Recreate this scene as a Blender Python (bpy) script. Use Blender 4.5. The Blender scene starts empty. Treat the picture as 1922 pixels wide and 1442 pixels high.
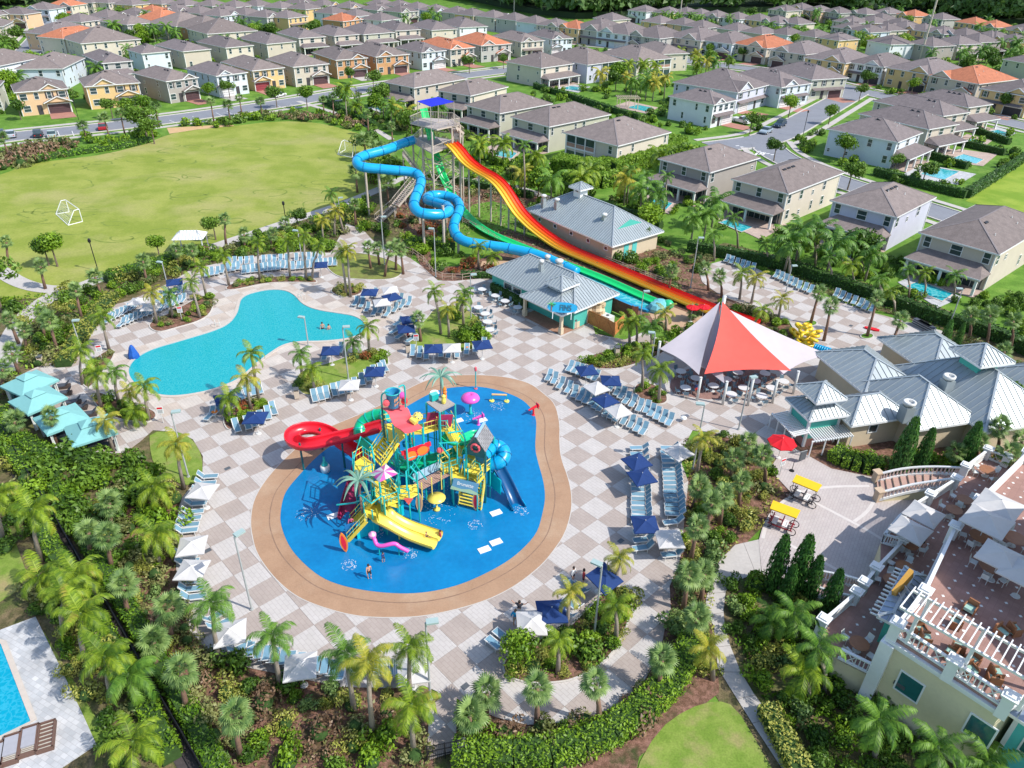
import bpy,math,random
import numpy as np
from mathutils import Vector,Matrix,Euler
R=math.radians
random.seed(7);rng=np.random.default_rng(7)
scene=bpy.context.scene;C=scene.collection
# ---------------------------------------------------------------- camera, world, sun, exposure
W0,H0,FOC,CAMH=1922.0,1442.0,1382.0,43.1
_n=np.array([-0.01882068,0.84959577,0.52709849]);_n /= np.linalg.norm(_n)
_U=-_n;_F=np.array([0,0,1.]) - _U[2]*_U;_F /= np.linalg.norm(_F);_R=np.cross(_F,_U)
_B=np.array([_R,_F,_U])
cd=bpy.data.cameras.new('camera');cam=bpy.data.objects.new('camera',cd);C.objects.link(cam)
cx_,cy_,cz_=_B @ np.array([1.,0,0]),_B @ np.array([0,-1.,0]),_B @ np.array([0,0,-1.])
cam.matrix_world=Matrix(((cx_[0],cy_[0],cz_[0],0),(cx_[1],cy_[1],cz_[1],0),(cx_[2],cy_[2],cz_[2],CAMH),(0,0,0,1)))
cd.sensor_width=36;cd.lens=36*FOC/W0;cd.clip_end=6000;cd.clip_start=.5
scene.camera=cam
SUN_AZ,SUN_EL=112.0,47.0
world=bpy.data.worlds.new('World');scene.world=world;world.use_nodes=True
nt=world.node_tree;bg=nt.nodes['Background']
sky=nt.nodes.new('ShaderNodeTexSky');sky.sky_type='NISHITA';sky.sun_disc=False
sky.sun_elevation=R(SUN_EL);sky.sun_rotation=R(SUN_AZ);sky.air_density=1.0;sky.dust_density=1.0
nt.links.new(sky.outputs[0],bg.inputs[0]);bg.inputs[1].default_value=0.15
sl=bpy.data.lights.new('sun','SUN');sl.energy=3.35;sl.angle=R(.5);sl.color=(1,.955,.89)
sun=bpy.data.objects.new('sun',sl);C.objects.link(sun)
sd=Vector((math.sin(R(SUN_AZ))*math.cos(R(SUN_EL)),math.cos(R(SUN_AZ))*math.cos(R(SUN_EL)),math.sin(R(SUN_EL))))
sun.rotation_euler=sd.to_track_quat('Z','Y').to_euler();sun.location=(0,0,60)
scene.view_settings.view_transform='Standard';scene.view_settings.look='None'
scene.view_settings.gamma=1;scene.view_settings.use_curve_mapping=False
scene.view_settings.exposure=0.66
scene.cycles.max_bounces=6;scene.cycles.transparent_max_bounces=6
scene.cycles.use_denoising=True
# ---------------------------------------------------------------- photo pixel <-> place
def G(x,y,h=0.):
    "the point of height h that the surveyed pixel looks at"
    d=_B @ np.array([(x-961)/FOC,(y-721)/FOC,1.]);s=(h-CAMH)/d[2]
    return Vector((d[0]*s,d[1]*s,h))
def PX(p):
    v=_B.T @ (np.array([p[0],p[1],p[2]]) - np.array([0,0,CAMH]))
    return v[0]/v[2]*FOC+961,v[1]/v[2]*FOC+721
def G2(pts,h=0.):return [tuple(G(x,y,h)[:2]) for x,y in pts]
def plane_hit(x,y,a,b):
    "hit of the ray through pixel with the vertical plane through a and b"
    d=_B @ np.array([(x-961)/FOC,(y-721)/FOC,1.])
    n=np.array([b[1]-a[1],-(b[0]-a[0])]);s=(n[0]*a[0]+n[1]*a[1])/(n[0]*d[0]+n[1]*d[1])
    return Vector((d[0]*s,d[1]*s,CAMH+d[2]*s))
# ---------------------------------------------------------------- materials
MATS={}
def mat(name,col,rough=.7,var=.12,scale=1.5,bump=0.,metal=0.,spec=.4,objvar=0.,space='obj',trans=0.,alpha=1.,emit=0,fine=0.):
    if name in MATS:return MATS[name]
    m=bpy.data.materials.new(name);m.use_nodes=True;n=m.node_tree;L=n.links
    b=n.nodes['Principled BSDF'];b.inputs['Roughness'].default_value=rough;b.inputs['Metallic'].default_value=metal
    b.inputs['Specular IOR Level'].default_value=spec
    tc=n.nodes.new('ShaderNodeTexCoord');geo=n.nodes.new('ShaderNodeNewGeometry')
    vec=tc.outputs['Object'] if space=='obj' else geo.outputs['Position']
    nz=n.nodes.new('ShaderNodeTexNoise');nz.inputs['Scale'].default_value=scale;nz.inputs['Detail'].default_value=6;nz.inputs['Roughness'].default_value=.65
    L.new(vec,nz.inputs['Vector'])
    mp=n.nodes.new('ShaderNodeMapRange');mp.inputs[1].default_value=.3;mp.inputs[2].default_value=.7;mp.inputs[3].default_value=1-var;mp.inputs[4].default_value=1+var
    L.new(nz.outputs[0],mp.inputs[0]);fac=mp.outputs[0]
    if fine:
        n2=n.nodes.new('ShaderNodeTexNoise');n2.inputs['Scale'].default_value=scale*9;n2.inputs['Detail'].default_value=3;L.new(vec,n2.inputs['Vector'])
        m2=n.nodes.new('ShaderNodeMapRange');m2.inputs[1].default_value=.3;m2.inputs[2].default_value=.7;m2.inputs[3].default_value=1-fine;m2.inputs[4].default_value=1+fine
        L.new(n2.outputs[0],m2.inputs[0]);mm=n.nodes.new('ShaderNodeMath');mm.operation='MULTIPLY';L.new(fac,mm.inputs[0]);L.new(m2.outputs[0],mm.inputs[1]);fac=mm.outputs[0]
    if objvar:
        oi=n.nodes.new('ShaderNodeObjectInfo');m3=n.nodes.new('ShaderNodeMapRange');m3.inputs[3].default_value=1-objvar;m3.inputs[4].default_value=1+objvar
        L.new(oi.outputs['Random'],m3.inputs[0]);mm=n.nodes.new('ShaderNodeMath');mm.operation='MULTIPLY';L.new(fac,mm.inputs[0]);L.new(m3.outputs[0],mm.inputs[1]);fac=mm.outputs[0]
    rgb=n.nodes.new('ShaderNodeRGB');rgb.outputs[0].default_value=(*col,1)
    sc=n.nodes.new('ShaderNodeVectorMath');sc.operation='SCALE';L.new(rgb.outputs[0],sc.inputs[0]);L.new(fac,sc.inputs['Scale'])
    L.new(sc.outputs[0],b.inputs['Base Color'])
    if bump:
        bp=n.nodes.new('ShaderNodeBump');bp.inputs['Strength'].default_value=bump;bp.inputs['Distance'].default_value=.05
        n3=n.nodes.new('ShaderNodeTexNoise');n3.inputs['Scale'].default_value=scale*6;n3.inputs['Detail'].default_value=4;L.new(vec,n3.inputs['Vector'])
        L.new(n3.outputs[0],bp.inputs['Height']);L.new(bp.outputs[0],b.inputs['Normal'])
    if trans:b.inputs['Transmission Weight'].default_value=trans
    if alpha<1:b.inputs['Alpha'].default_value=alpha
    m['col']=col;MATS[name]=m;return m
def two_tone(name,c1,c2,scale=1.,c3=None,rough=.85,space='geo',lo=.42,hi=.6,fine=.15,fs=12.,bump=.2,spec=.2,scale3=.3):
    "patches of two colours by noise: lawns, mulch, forest floor"
    if name in MATS:return MATS[name]
    m=bpy.data.materials.new(name);m.use_nodes=True;n=m.node_tree;L=n.links
    b=n.nodes['Principled BSDF'];b.inputs['Roughness'].default_value=rough;b.inputs['Specular IOR Level'].default_value=spec
    vec=n.nodes.new('ShaderNodeNewGeometry').outputs['Position'] if space=='geo' else n.nodes.new('ShaderNodeTexCoord').outputs['Object']
    def noise(s,d=5):
        z=n.nodes.new('ShaderNodeTexNoise');z.inputs['Scale'].default_value=s;z.inputs['Detail'].default_value=d;z.inputs['Roughness'].default_value=.6;L.new(vec,z.inputs['Vector']);return z.outputs[0]
    cr=n.nodes.new('ShaderNodeValToRGB');e=cr.color_ramp.elements;e[0].position=lo;e[0].color=(*c1,1);e[1].position=hi;e[1].color=(*c2,1)
    L.new(noise(scale),cr.inputs[0]);col=cr.outputs[0]
    if c3:
        mx=n.nodes.new('ShaderNodeMix');mx.data_type='RGBA';r3=n.nodes.new('ShaderNodeMapRange');r3.inputs[1].default_value=.5;r3.inputs[2].default_value=.7
        L.new(noise(scale3),r3.inputs[0]);L.new(r3.outputs[0],mx.inputs[0]);L.new(col,mx.inputs[6]);mx.inputs[7].default_value=(*c3,1);col=mx.outputs[2]
    f=noise(fs,3);mp=n.nodes.new('ShaderNodeMapRange');mp.inputs[1].default_value=.3;mp.inputs[2].default_value=.7;mp.inputs[3].default_value=1-fine;mp.inputs[4].default_value=1+fine
    L.new(f,mp.inputs[0]);sc=n.nodes.new('ShaderNodeVectorMath');sc.operation='SCALE';L.new(col,sc.inputs[0]);L.new(mp.outputs[0],sc.inputs['Scale']);L.new(sc.outputs[0],b.inputs['Base Color'])
    if bump:
        bp=n.nodes.new('ShaderNodeBump');bp.inputs['Strength'].default_value=bump;bp.inputs['Distance'].default_value=.05;L.new(f,bp.inputs['Height']);L.new(bp.outputs[0],b.inputs['Normal'])
    MATS[name]=m;return m
def brick_mat(name,c1,c2,mortar,bw,bh,rot=0.,msize=.012,rough=.85,space='geo',off=.5,noise=.1,spec=.2,squash=1.):
    if name in MATS:return MATS[name]
    m=bpy.data.materials.new(name);m.use_nodes=True;n=m.node_tree;L=n.links
    b=n.nodes['Principled BSDF'];b.inputs['Roughness'].default_value=rough;b.inputs['Specular IOR Level'].default_value=spec
    vec=n.nodes.new('ShaderNodeNewGeometry').outputs['Position'] if space=='geo' else n.nodes.new('ShaderNodeTexCoord').outputs['Object']
    mp=n.nodes.new('ShaderNodeMapping');mp.inputs['Rotation'].default_value=(0,0,rot);L.new(vec,mp.inputs[0])
    br=n.nodes.new('ShaderNodeTexBrick');br.inputs['Color1'].default_value=(*c1,1);br.inputs['Color2'].default_value=(*c2,1);br.inputs['Mortar'].default_value=(*mortar,1)
    br.inputs['Scale'].default_value=1;br.inputs['Brick Width'].default_value=bw;br.inputs['Row Height'].default_value=bh;br.inputs['Mortar Size'].default_value=msize;br.inputs['Mortar Smooth'].default_value=.3;br.offset=off
    L.new(mp.outputs[0],br.inputs['Vector'])
    nz=n.nodes.new('ShaderNodeTexNoise');nz.inputs['Scale'].default_value=.7;nz.inputs['Detail'].default_value=8;L.new(vec,nz.inputs['Vector'])
    r=n.nodes.new('ShaderNodeMapRange');r.inputs[1].default_value=.3;r.inputs[2].default_value=.7;r.inputs[3].default_value=1-noise;r.inputs[4].default_value=1+noise;L.new(nz.outputs[0],r.inputs[0])
    sc=n.nodes.new('ShaderNodeVectorMath');sc.operation='SCALE';L.new(br.outputs[0],sc.inputs[0]);L.new(r.outputs[0],sc.inputs['Scale']);L.new(sc.outputs[0],b.inputs['Base Color'])
    bp=n.nodes.new('ShaderNodeBump');bp.inputs['Strength'].default_value=.3;bp.inputs['Distance'].default_value=.02;bp.invert=True;L.new(br.outputs['Fac'],bp.inputs['Height']);L.new(bp.outputs[0],b.inputs['Normal'])
    MATS[name]=m;return m
def leafmat(name,c1,c2,objvar=.25,trans=.25,yellow=None):
    "leaf: colour from noise across the plant, some light through the blade"
    if name in MATS:return MATS[name]
    m=bpy.data.materials.new(name);m.use_nodes=True;n=m.node_tree;L=n.links
    b=n.nodes['Principled BSDF'];b.inputs['Roughness'].default_value=.5;b.inputs['Specular IOR Level'].default_value=.35
    g=n.nodes.new('ShaderNodeNewGeometry')
    nz=n.nodes.new('ShaderNodeTexNoise');nz.inputs['Scale'].default_value=.9;nz.inputs['Detail'].default_value=4;L.new(g.outputs['Position'],nz.inputs['Vector'])
    oi=n.nodes.new('ShaderNodeObjectInfo')
    a=n.nodes.new('ShaderNodeMath');a.operation='ADD';L.new(nz.outputs[0],a.inputs[0])
    s=n.nodes.new('ShaderNodeMapRange');s.inputs[3].default_value=-objvar;s.inputs[4].default_value=objvar;L.new(oi.outputs['Random'],s.inputs[0]);L.new(s.outputs[0],a.inputs[1])
    a2=n.nodes.new('ShaderNodeMath');a2.operation='ADD';ri=n.nodes.new('ShaderNodeMapRange');ri.inputs[3].default_value=-.18;ri.inputs[4].default_value=.18
    L.new(g.outputs['Random Per Island'],ri.inputs[0]);L.new(a.outputs[0],a2.inputs[0]);L.new(ri.outputs[0],a2.inputs[1])
    cr=n.nodes.new('ShaderNodeValToRGB');e=cr.color_ramp.elements;e[0].position=.25;e[0].color=(*c1,1);e[1].position=.75;e[1].color=(*c2,1)
    if yellow:q=cr.color_ramp.elements.new(.95);q.color=(*yellow,1)
    L.new(a2.outputs[0],cr.inputs[0]);L.new(cr.outputs[0],b.inputs['Base Color'])
    if trans:
        t=n.nodes.new('ShaderNodeBsdfTranslucent');mx=n.nodes.new('ShaderNodeMixShader');mx.inputs[0].default_value=trans
        L.new(cr.outputs[0],t.inputs[0]);L.new(b.outputs[0],mx.inputs[1]);L.new(t.outputs[0],mx.inputs[2]);L.new(mx.outputs[0],n.nodes['Material Output'].inputs['Surface'])
    MATS[name]=m;return m
def water_mat(name,deep,light,scale=1.2,speck=0.):
    if name in MATS:return MATS[name]
    m=bpy.data.materials.new(name);m.use_nodes=True;n=m.node_tree;L=n.links
    b=n.nodes['Principled BSDF'];b.inputs['Roughness'].default_value=.07;b.inputs['Specular IOR Level'].default_value=.5
    g=n.nodes.new('ShaderNodeNewGeometry')
    v=n.nodes.new('ShaderNodeTexVoronoi');v.feature='DISTANCE_TO_EDGE';v.inputs['Scale'].default_value=scale*1.6
    wz=n.nodes.new('ShaderNodeTexNoise');wz.inputs['Scale'].default_value=scale;wz.inputs['Detail'].default_value=3;L.new(g.outputs['Position'],wz.inputs['Vector'])
    ad=n.nodes.new('ShaderNodeVectorMath');ad.operation='MULTIPLY_ADD';L.new(wz.outputs['Color'],ad.inputs[0]);ad.inputs[1].default_value=(.9,.9,.9);L.new(g.outputs['Position'],ad.inputs[2]);L.new(ad.outputs[0],v.inputs['Vector'])
    cr=n.nodes.new('ShaderNodeValToRGB');e=cr.color_ramp.elements;e[0].position=0.;e[0].color=(*light,1);e[1].position=.16;e[1].color=(*deep,1)
    L.new(v.outputs[0],cr.inputs[0]);L.new(cr.outputs[0],b.inputs['Base Color'])
    bp=n.nodes.new('ShaderNodeBump');bp.inputs['Strength'].default_value=.35;bp.inputs['Distance'].default_value=.08
    n3=n.nodes.new('ShaderNodeTexNoise');n3.inputs['Scale'].default_value=2.2*scale;n3.inputs['Detail'].default_value=3;L.new(g.outputs['Position'],n3.inputs['Vector'])
    L.new(n3.outputs[0],bp.inputs['Height']);L.new(bp.outputs[0],b.inputs['Normal'])
    MATS[name]=m;return m
# ---------------------------------------------------------------- mesh building
class MB:
    def __init__(s):s.v=[];s.f=[];s.m=[];s.mats=[]
    def mi(s,m):
        if m is None:return 0
        if m not in s.mats:s.mats.append(m)
        return s.mats.index(m)
    def add(s,vs,fs,m=None):
        o=len(s.v);k=s.mi(m);s.v+=[tuple(a) for a in vs];s.f+=[tuple(i+o for i in f) for f in fs];s.m+=[k]*len(fs);return s
    def box(s,x,y,z0,z1,sx,sy,rz=0,m=None):
        c,q=math.cos(rz),math.sin(rz);P=[]
        for z in (z0,z1):
            for a,b in ((-1,-1),(1,-1),(1,1),(-1,1)):
                u,w=a*sx/2,b*sy/2;P.append((x+u*c-w*q,y+u*q+w*c,z))
        return s.add(P,[(3,2,1,0),(4,5,6,7),(0,1,5,4),(1,2,6,5),(2,3,7,6),(3,0,4,7)],m)
    def beam(s,a,b,w,h=None,m=None,up=Vector((0,0,1))):
        h=h or w;a=Vector(a);b=Vector(b);d=(b-a).normalized()
        r=d.cross(up)
        if r.length<1e-4:r=Vector((1,0,0))
        r=r.normalized()*w/2;u=r.cross(d).normalized()*h/2
        P=[a-r-u,a+r-u,a+r+u,a-r+u,b-r-u,b+r-u,b+r+u,b-r+u]
        return s.add(P,[(0,1,2,3),(7,6,5,4),(4,5,1,0),(5,6,2,1),(6,7,3,2),(7,4,0,3)],m)
    def prism(s,poly,z0,z1,m=None,side=None):
        n=len(poly);ar=sum(poly[i][0]*poly[(i+1) % n][1]-poly[(i+1) % n][0]*poly[i][1] for i in range(n))
        if ar<0:poly=poly[::-1]
        s.add([(x,y,z1) for x,y in poly],[tuple(range(n))],m)
        s.add([(x,y,z0) for x,y in poly]+[(x,y,z1) for x,y in poly],[(i,(i+1) % n,n+(i+1) % n,n+i) for i in range(n)],side or m)
        return s
    def poly3(s,pts,m=None):return s.add(pts,[tuple(range(len(pts)))],m)
    def slab3(s,pts,t,m=None):
        "planar 3D polygon thickened downward"
        n=len(pts);lo=[(p[0],p[1],p[2]-t) for p in pts]
        return s.add([tuple(p) for p in pts]+lo,[tuple(range(n)),tuple(range(2*n-1,n-1,-1))]+[(i,n+i,n+(i+1) % n,(i+1) % n) for i in range(n)],m)
    def tube(s,pts,r,n=6,m=None,cap=True,arc=None,flat=1.):
        "sweep; arc=(a0,a1) gives an open channel with thickness"
        pts=[Vector(p) for p in pts];N=len(pts);rr=r if isinstance(r,(list,tuple)) else [r]*N
        o=len(s.v);k=s.mi(m);up=Vector((0,0,1));prev=None;rings=[]
        for i,p in enumerate(pts):
            t=(pts[min(i+1,N-1)]-pts[max(i-1,0)]).normalized()
            if abs(t.z)>.95 and prev is None:side=t.cross(Vector((0,1,0))).normalized()
            elif abs(t.z)>.95:side=(prev-t*prev.dot(t)).normalized()
            else:
                side=t.cross(up).normalized()
                if prev is not None and side.dot(prev)<0 and abs(t.z)>.6:side=-side
            prev=side;u=side.cross(t).normalized();ring=[]
            if arc:
                a0,a1=arc;q=n
                for layer,f in ((0,1.),(1,.9)):
                    for j in range(q+1):
                        a=a0+(a1-a0)*j/q;ring.append(p+side*math.cos(a)*rr[i]*f+u*math.sin(a)*rr[i]*f*flat)
            else:
                for j in range(n):
                    a=2*math.pi*j/n;ring.append(p+side*math.cos(a)*rr[i]+u*math.sin(a)*rr[i]*flat)
            rings.append(ring);s.v+=[tuple(a) for a in ring]
        M=len(rings[0])
        if arc:
            q=n+1;loop=list(range(q))+list(range(2*q-1,q-1,-1))
        else:loop=list(range(n))
        K=len(loop)
        for i in range(N-1):
            for j in range(K):
                a,b=loop[j],loop[(j+1) % K];s.f.append((o+i*M+a,o+i*M+b,o+(i+1)*M+b,o+(i+1)*M+a));s.m.append(k)
        if cap and not arc:
            s.f.append(tuple(o+j for j in reversed(loop)));s.f.append(tuple(o+(N-1)*M+j for j in loop));s.m+=[k,k]
        return s
    def lathe(s,prof,x=0,y=0,n=12,m=None):
        o=len(s.v);k=s.mi(m)
        for r,z in prof:
            for j in range(n):a=2*math.pi*j/n;s.v.append((x+r*math.cos(a),y+r*math.sin(a),z))
        for i in range(len(prof)-1):
            for j in range(n):s.f.append((o+i*n+j,o+i*n+(j+1) % n,o+(i+1)*n+(j+1) % n,o+(i+1)*n+j));s.m.append(k)
        s.f.append(tuple(o+j for j in reversed(range(n))));s.f.append(tuple(o+(len(prof)-1)*n+j for j in range(n)));s.m+=[k,k]
        return s
    def mesh(s,name,m=None,smooth=False):
        me=bpy.data.meshes.new(name);me.from_pydata(s.v,[],s.f)
        for q in (s.mats or [m]):
            if q is not None:me.materials.append(q)
        if len(s.mats)>1:me.polygons.foreach_set('material_index',s.m)
        if smooth:me.polygons.foreach_set('use_smooth',[True]*len(s.f))
        me.validate();me.update();return me
def link(name,me,parent=None,loc=None,rot=None,sc=None):
    o=bpy.data.objects.new(name,me)
    if parent is not None:o.parent=parent
    if loc is not None:o.location=loc
    if rot is not None:o.rotation_euler=rot
    if sc is not None:o.scale=sc if hasattr(sc,'__len__') else (sc,sc,sc)
    C.objects.link(o);return o
TOPS=[]
def tag(o,label,cat,group=None,kind=None):
    o['label']=label;o['category']=cat
    if group:o['group']=group
    if kind:o['kind']=kind
    TOPS.append(o);return o
def thing(name,label,cat,loc=(0,0,0),rz=0.,group=None,sc=None):
    o=bpy.data.objects.new(name,None);o.empty_display_size=.3;o.location=loc;o.rotation_euler=(0,0,rz)
    if sc:o.scale=(sc,sc,sc)
    C.objects.link(o);return tag(o,label,cat,group)
def struct(name,me,kind='structure',z=None):
    o=link(name,me);o['kind']=kind;return o
def sheet(name,px,z,m,kind='structure',raw=False,th=.0):
    pts=px if raw else G2(px);b=MB()
    if th:b.prism(pts,z-th,z,m)
    else:
        n=len(pts);ar=sum(pts[i][0]*pts[(i+1) % n][1]-pts[(i+1) % n][0]*pts[i][1] for i in range(n))
        if ar<0:pts=pts[::-1]
        b.poly3([(x,y,z) for x,y in pts],m)
    return struct(name,b.mesh(name),kind)
def copy_tree(o,parent=None):
    c=o.copy();C.objects.link(c)
    if parent is not None:c.parent=parent
    for ch in list(o.children):copy_tree(ch,c)
    if parent is None:TOPS.append(c)
    return c
def inpoly(x,y,P):
    c=False;j=len(P)-1
    for i in range(len(P)):
        if (P[i][1]>y) != (P[j][1]>y) and x<(P[j][0]-P[i][0])*(y-P[i][1])/(P[j][1]-P[i][1])+P[i][0]:c=not c
        j=i
    return c
def inpoly_np(X,Y,P):
    c=np.zeros(len(X),bool);j=len(P)-1
    for i in range(len(P)):
        xi,yi=P[i];xj,yj=P[j]
        if yi != yj:
            t=((yi>Y) != (yj>Y)) & (X<(xj-xi)*(Y-yi)/(yj-yi)+xi);c ^= t
        j=i
    return c
def smooth_loop(P,it=2,closed=True):
    for _ in range(it):
        Q=[];n=len(P)
        for i in range(n if closed else n-1):
            a,b=P[i],P[(i+1) % n];Q.append(tuple(.75*a[k]+.25*b[k] for k in range(len(a))));Q.append(tuple(.25*a[k]+.75*b[k] for k in range(len(a))))
        if not closed:Q=[P[0]]+Q+[P[-1]]
        P=Q
    return P
def offset(P,d,closed=True):
    n=len(P);ar=sum(P[i][0]*P[(i+1) % n][1]-P[(i+1) % n][0]*P[i][1] for i in range(n)) if closed else 1
    s=1 if ar>0 else -1;Q=[]
    for i in range(n):
        a=P[i-1] if (closed or i>0) else P[i];b=P[(i+1) % n] if (closed or i<n-1) else P[i]
        t=Vector((b[0]-a[0],b[1]-a[1]))
        if t.length<1e-6:Q.append(P[i]);continue
        t.normalize();Q.append((P[i][0]+t.y*d*s,P[i][1]-t.x*d*s))
    return Q
def clip_half(P,a,b,c):
    "keep a x + b y <= c"
    out=[];n=len(P)
    for i in range(n):
        p,q=P[i],P[(i+1) % n];dp=a*p[0]+b*p[1]-c;dq=a*q[0]+b*q[1]-c
        if dp<=0:out.append(p)
        if (dp<0<dq) or (dq<0<dp):t=dp/(dp-dq);out.append(tuple(p[k]+t*(q[k]-p[k]) for k in range(len(p))))
    return out
def clip_convex(P,cv):
    for i in range(len(cv)):
        (x0,y0),(x1,y1)=cv[i],cv[(i+1) % len(cv)];a,b=y1-y0,-(x1-x0);P=clip_half(P,a,b,a*x0+b*y0)
        if len(P)<3:return []
    return P
def area(P):return abs(sum(P[i][0]*P[(i+1) % len(P)][1]-P[(i+1) % len(P)][0]*P[i][1] for i in range(len(P))))/2
def npmesh(name,V,F,m,smooth=False):
    "V (n,3), F (k,4) or (k,3) numpy"
    me=bpy.data.meshes.new(name);n,k=F.shape
    me.vertices.add(len(V));me.vertices.foreach_set('co',V.astype(np.float32).ravel())
    me.loops.add(n*k);me.loops.foreach_set('vertex_index',F.astype(np.int32).ravel())
    me.polygons.add(n);me.polygons.foreach_set('loop_start',np.arange(0,n*k,k,dtype=np.int32));me.polygons.foreach_set('loop_total',np.full(n,k,np.int32))
    me.materials.append(m);me.update(calc_edges=True);return me
def leaves(P,N,size,m,name='leaves',flat=.5,long=1.6,jitter=.7):
    "kite-shaped leaf faces at points P with outward normals N"
    n=len(P);D=N+rng.normal(0,jitter,(n,3));D /= np.linalg.norm(D,axis=1)[:,None]+1e-9
    A=rng.normal(0,1,(n,3));A-=(A*D).sum(1)[:,None]*D;A /= np.linalg.norm(A,axis=1)[:,None]+1e-9;B=np.cross(D,A)
    s=size*(.6+.8*rng.random(n))[:,None]
    V=np.stack([P-A*s*long*.5,P+B*s*.5*.8+D*s*.12,P+A*s*long*.5,P-B*s*.5*.8+D*s*.12],1).reshape(-1,3)
    F=np.arange(4*n).reshape(n,4);return npmesh(name,V,F,m)
def join_np(parts,name,m):
    V=np.concatenate([p[0] for p in parts]);o=0;F=[]
    for p in parts:F.append(p[1]+o);o+=len(p[0])
    return npmesh(name,V,np.concatenate(F),m)
ORD=['first','second','third','fourth','fifth','sixth','seventh','eighth','ninth','tenth','eleventh','twelfth','thirteenth','fourteenth','fifteenth','sixteenth','seventeenth','eighteenth','nineteenth']
TENS={2:'twent',3:'thirt',4:'fort',5:'fift',6:'sixt',7:'sevent',8:'eight',9:'ninet'}
def ordn(i):
    if i<19:return ORD[i]
    i+=1;t,u=divmod(i,10)
    return TENS.get(t,'hundred')+('ieth' if u==0 else 'y-'+ORD[u-1]) if t<10 else 'far'
# ================================================================ setting: ground, roads, deck, pools
LAWN=two_tone('lawn grass',(.075,.17,.016),(.12,.235,.03),.25,c3=(.155,.26,.04),fs=6,fine=.22)
FIELD=two_tone('playing field turf',(.2,.25,.035),(.27,.3,.06),.16,c3=(.34,.315,.12),fs=3,fine=.12,scale3=.05)
MOWN=two_tone('mown turf',(.14,.22,.03),(.2,.27,.05),.8,c3=(.3,.25,.11),fs=8,scale3=.35)
MULCH=two_tone('bark mulch',(.13,.07,.045),(.24,.13,.095),2.5,c3=(.05,.06,.02),fs=14,fine=.35,scale3=.7)
SOIL=two_tone('leafy bed soil',(.09,.08,.035),(.17,.13,.07),1.2,c3=(.07,.11,.02),fs=10,fine=.35,scale3=.4)
ASPH=mat('asphalt',(.2,.21,.235),.9,.08,.3,space='geo',fine=.06)
CONC=mat('concrete',(.44,.41,.38),.85,.08,.6,space='geo',fine=.05)
KERB=mat('kerb concrete',(.5,.47,.43),.8,.08,1,space='geo')
BRICKRED=brick_mat('brick drive pavers',(.42,.2,.15),(.36,.17,.13),(.3,.2,.16),.4,.2,.7)
WHITE=mat('white paint',(.72,.72,.7),.5,.05,2)
terrain=MB().poly3([(-1500,-30,-.06),(2200,-30,-.06),(2200,3200,-.06),(-1500,3200,-.06)],LAWN);struct('ground',terrain.mesh('ground'))
fieldpx=smooth_loop([(-160,400),(-60,345),(0,328),(60,306),(130,298),(200,289),(270,271),(318,251),(370,243),(440,236),(520,227),(590,229),(640,240),(690,256),(730,270),(740,330),(700,380),(640,410),(600,430),(500,470),(400,490),(300,520),(200,560),(100,575),(0,580),(-160,640)],1)
sheet('playing_field',fieldpx,-.045,FIELD)
# dark hoof-ring marks in the turf (fairy rings): thin darker turf arcs lying on the field
RINGM=mat('dark turf ring',(.15,.2,.028),.9,.25,1,space='geo')
b=MB()
for _ in range(64):
    x=random.uniform(60,640);y=random.uniform(270,450);c=G(x,y)
    if not inpoly(x,y,fieldpx):continue
    r=random.uniform(1.,3.2);a0=random.uniform(0,6.3);sp=random.uniform(1.5,5.5);w=random.uniform(.2,.4);K=22;el=random.uniform(.6,1.)
    L1=[];L2=[]
    for k in range(K+1):
        a=a0+sp*k/K;rr=r*(1+.12*math.sin(3*a+x));ww=w*(.3+abs(math.sin(2.3*a+y)))
        L1.append((c.x+rr*math.cos(a)*1.3,c.y+rr*el*math.sin(a),-.04));L2.append((c.x+(rr+ww)*math.cos(a)*1.3,c.y+(rr+ww)*el*math.sin(a),-.04))
    for k in range(K):b.add([L1[k],L1[k+1],L2[k+1],L2[k]],[(0,1,2,3)],RINGM)
o=struct('turf_rings',b.mesh('turf_rings'),'stuff')
sheet('sand_bed',[(318,251),(313,240),(433,233),(440,236),(370,243)],-.035,mat('bare orange soil',(.5,.33,.17),.9,.1,1,space='geo'))
sheet('planting_bed',[(225,810),(300,785),(380,830),(400,900),(340,960),(250,930),(200,860)],-.024,SOIL)
sheet('side_field',[(1812,377),(1850,352),(1922,304),(2010,262),(2060,430),(1922,408)],-.045,two_tone('side field turf',(.16,.26,.02),(.25,.33,.04),.15))
# roads: sheet with kerbs and walks
ROADS=[([(-260,300),(-100,276),(0,259),(130,246),(300,227),(430,209),(560,190),(700,165),(840,146),(960,131),(1080,117)],9.,2.2),
 ([(1340,276),(1420,266),(1460,254),(1510,226),(1560,198),(1612,169)],8.5,2.),
 ([(1200,90),(1290,117),(1420,130),(1540,152),(1610,170),(1700,190),(1800,210),(1960,245),(2100,280)],8.5,2.2),
 ([(1432,262),(1452,290),(1540,330),(1640,362),(1760,398),(1880,440),(2000,480)],7.5,1.6),
 ([(20,140),(50,100),(75,72),(85,55),(95,40),(120,22),(150,8)],9,2.2),
 ([(560,12),(700,26),(850,44),(1000,66),(1110,85),(1200,90)],7.,2.2)]
ROADC=[smooth_loop(G2(px),2,False) for px,w,v in ROADS]
def near_road(x,y,skip=-1,pad=0.):
    for k,P in enumerate(ROADC):
        if k==skip:continue
        for i in range(len(P)-1):
            a,b=Vector(P[i]),Vector(P[i+1]);d=b-a;t=max(0,min(1,(Vector((x,y))-a).dot(d)/max(d.length_squared,1e-6)))
            if (a+d*t-Vector((x,y))).length<ROADS[k][1]/2+pad:return True
    return False
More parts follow.
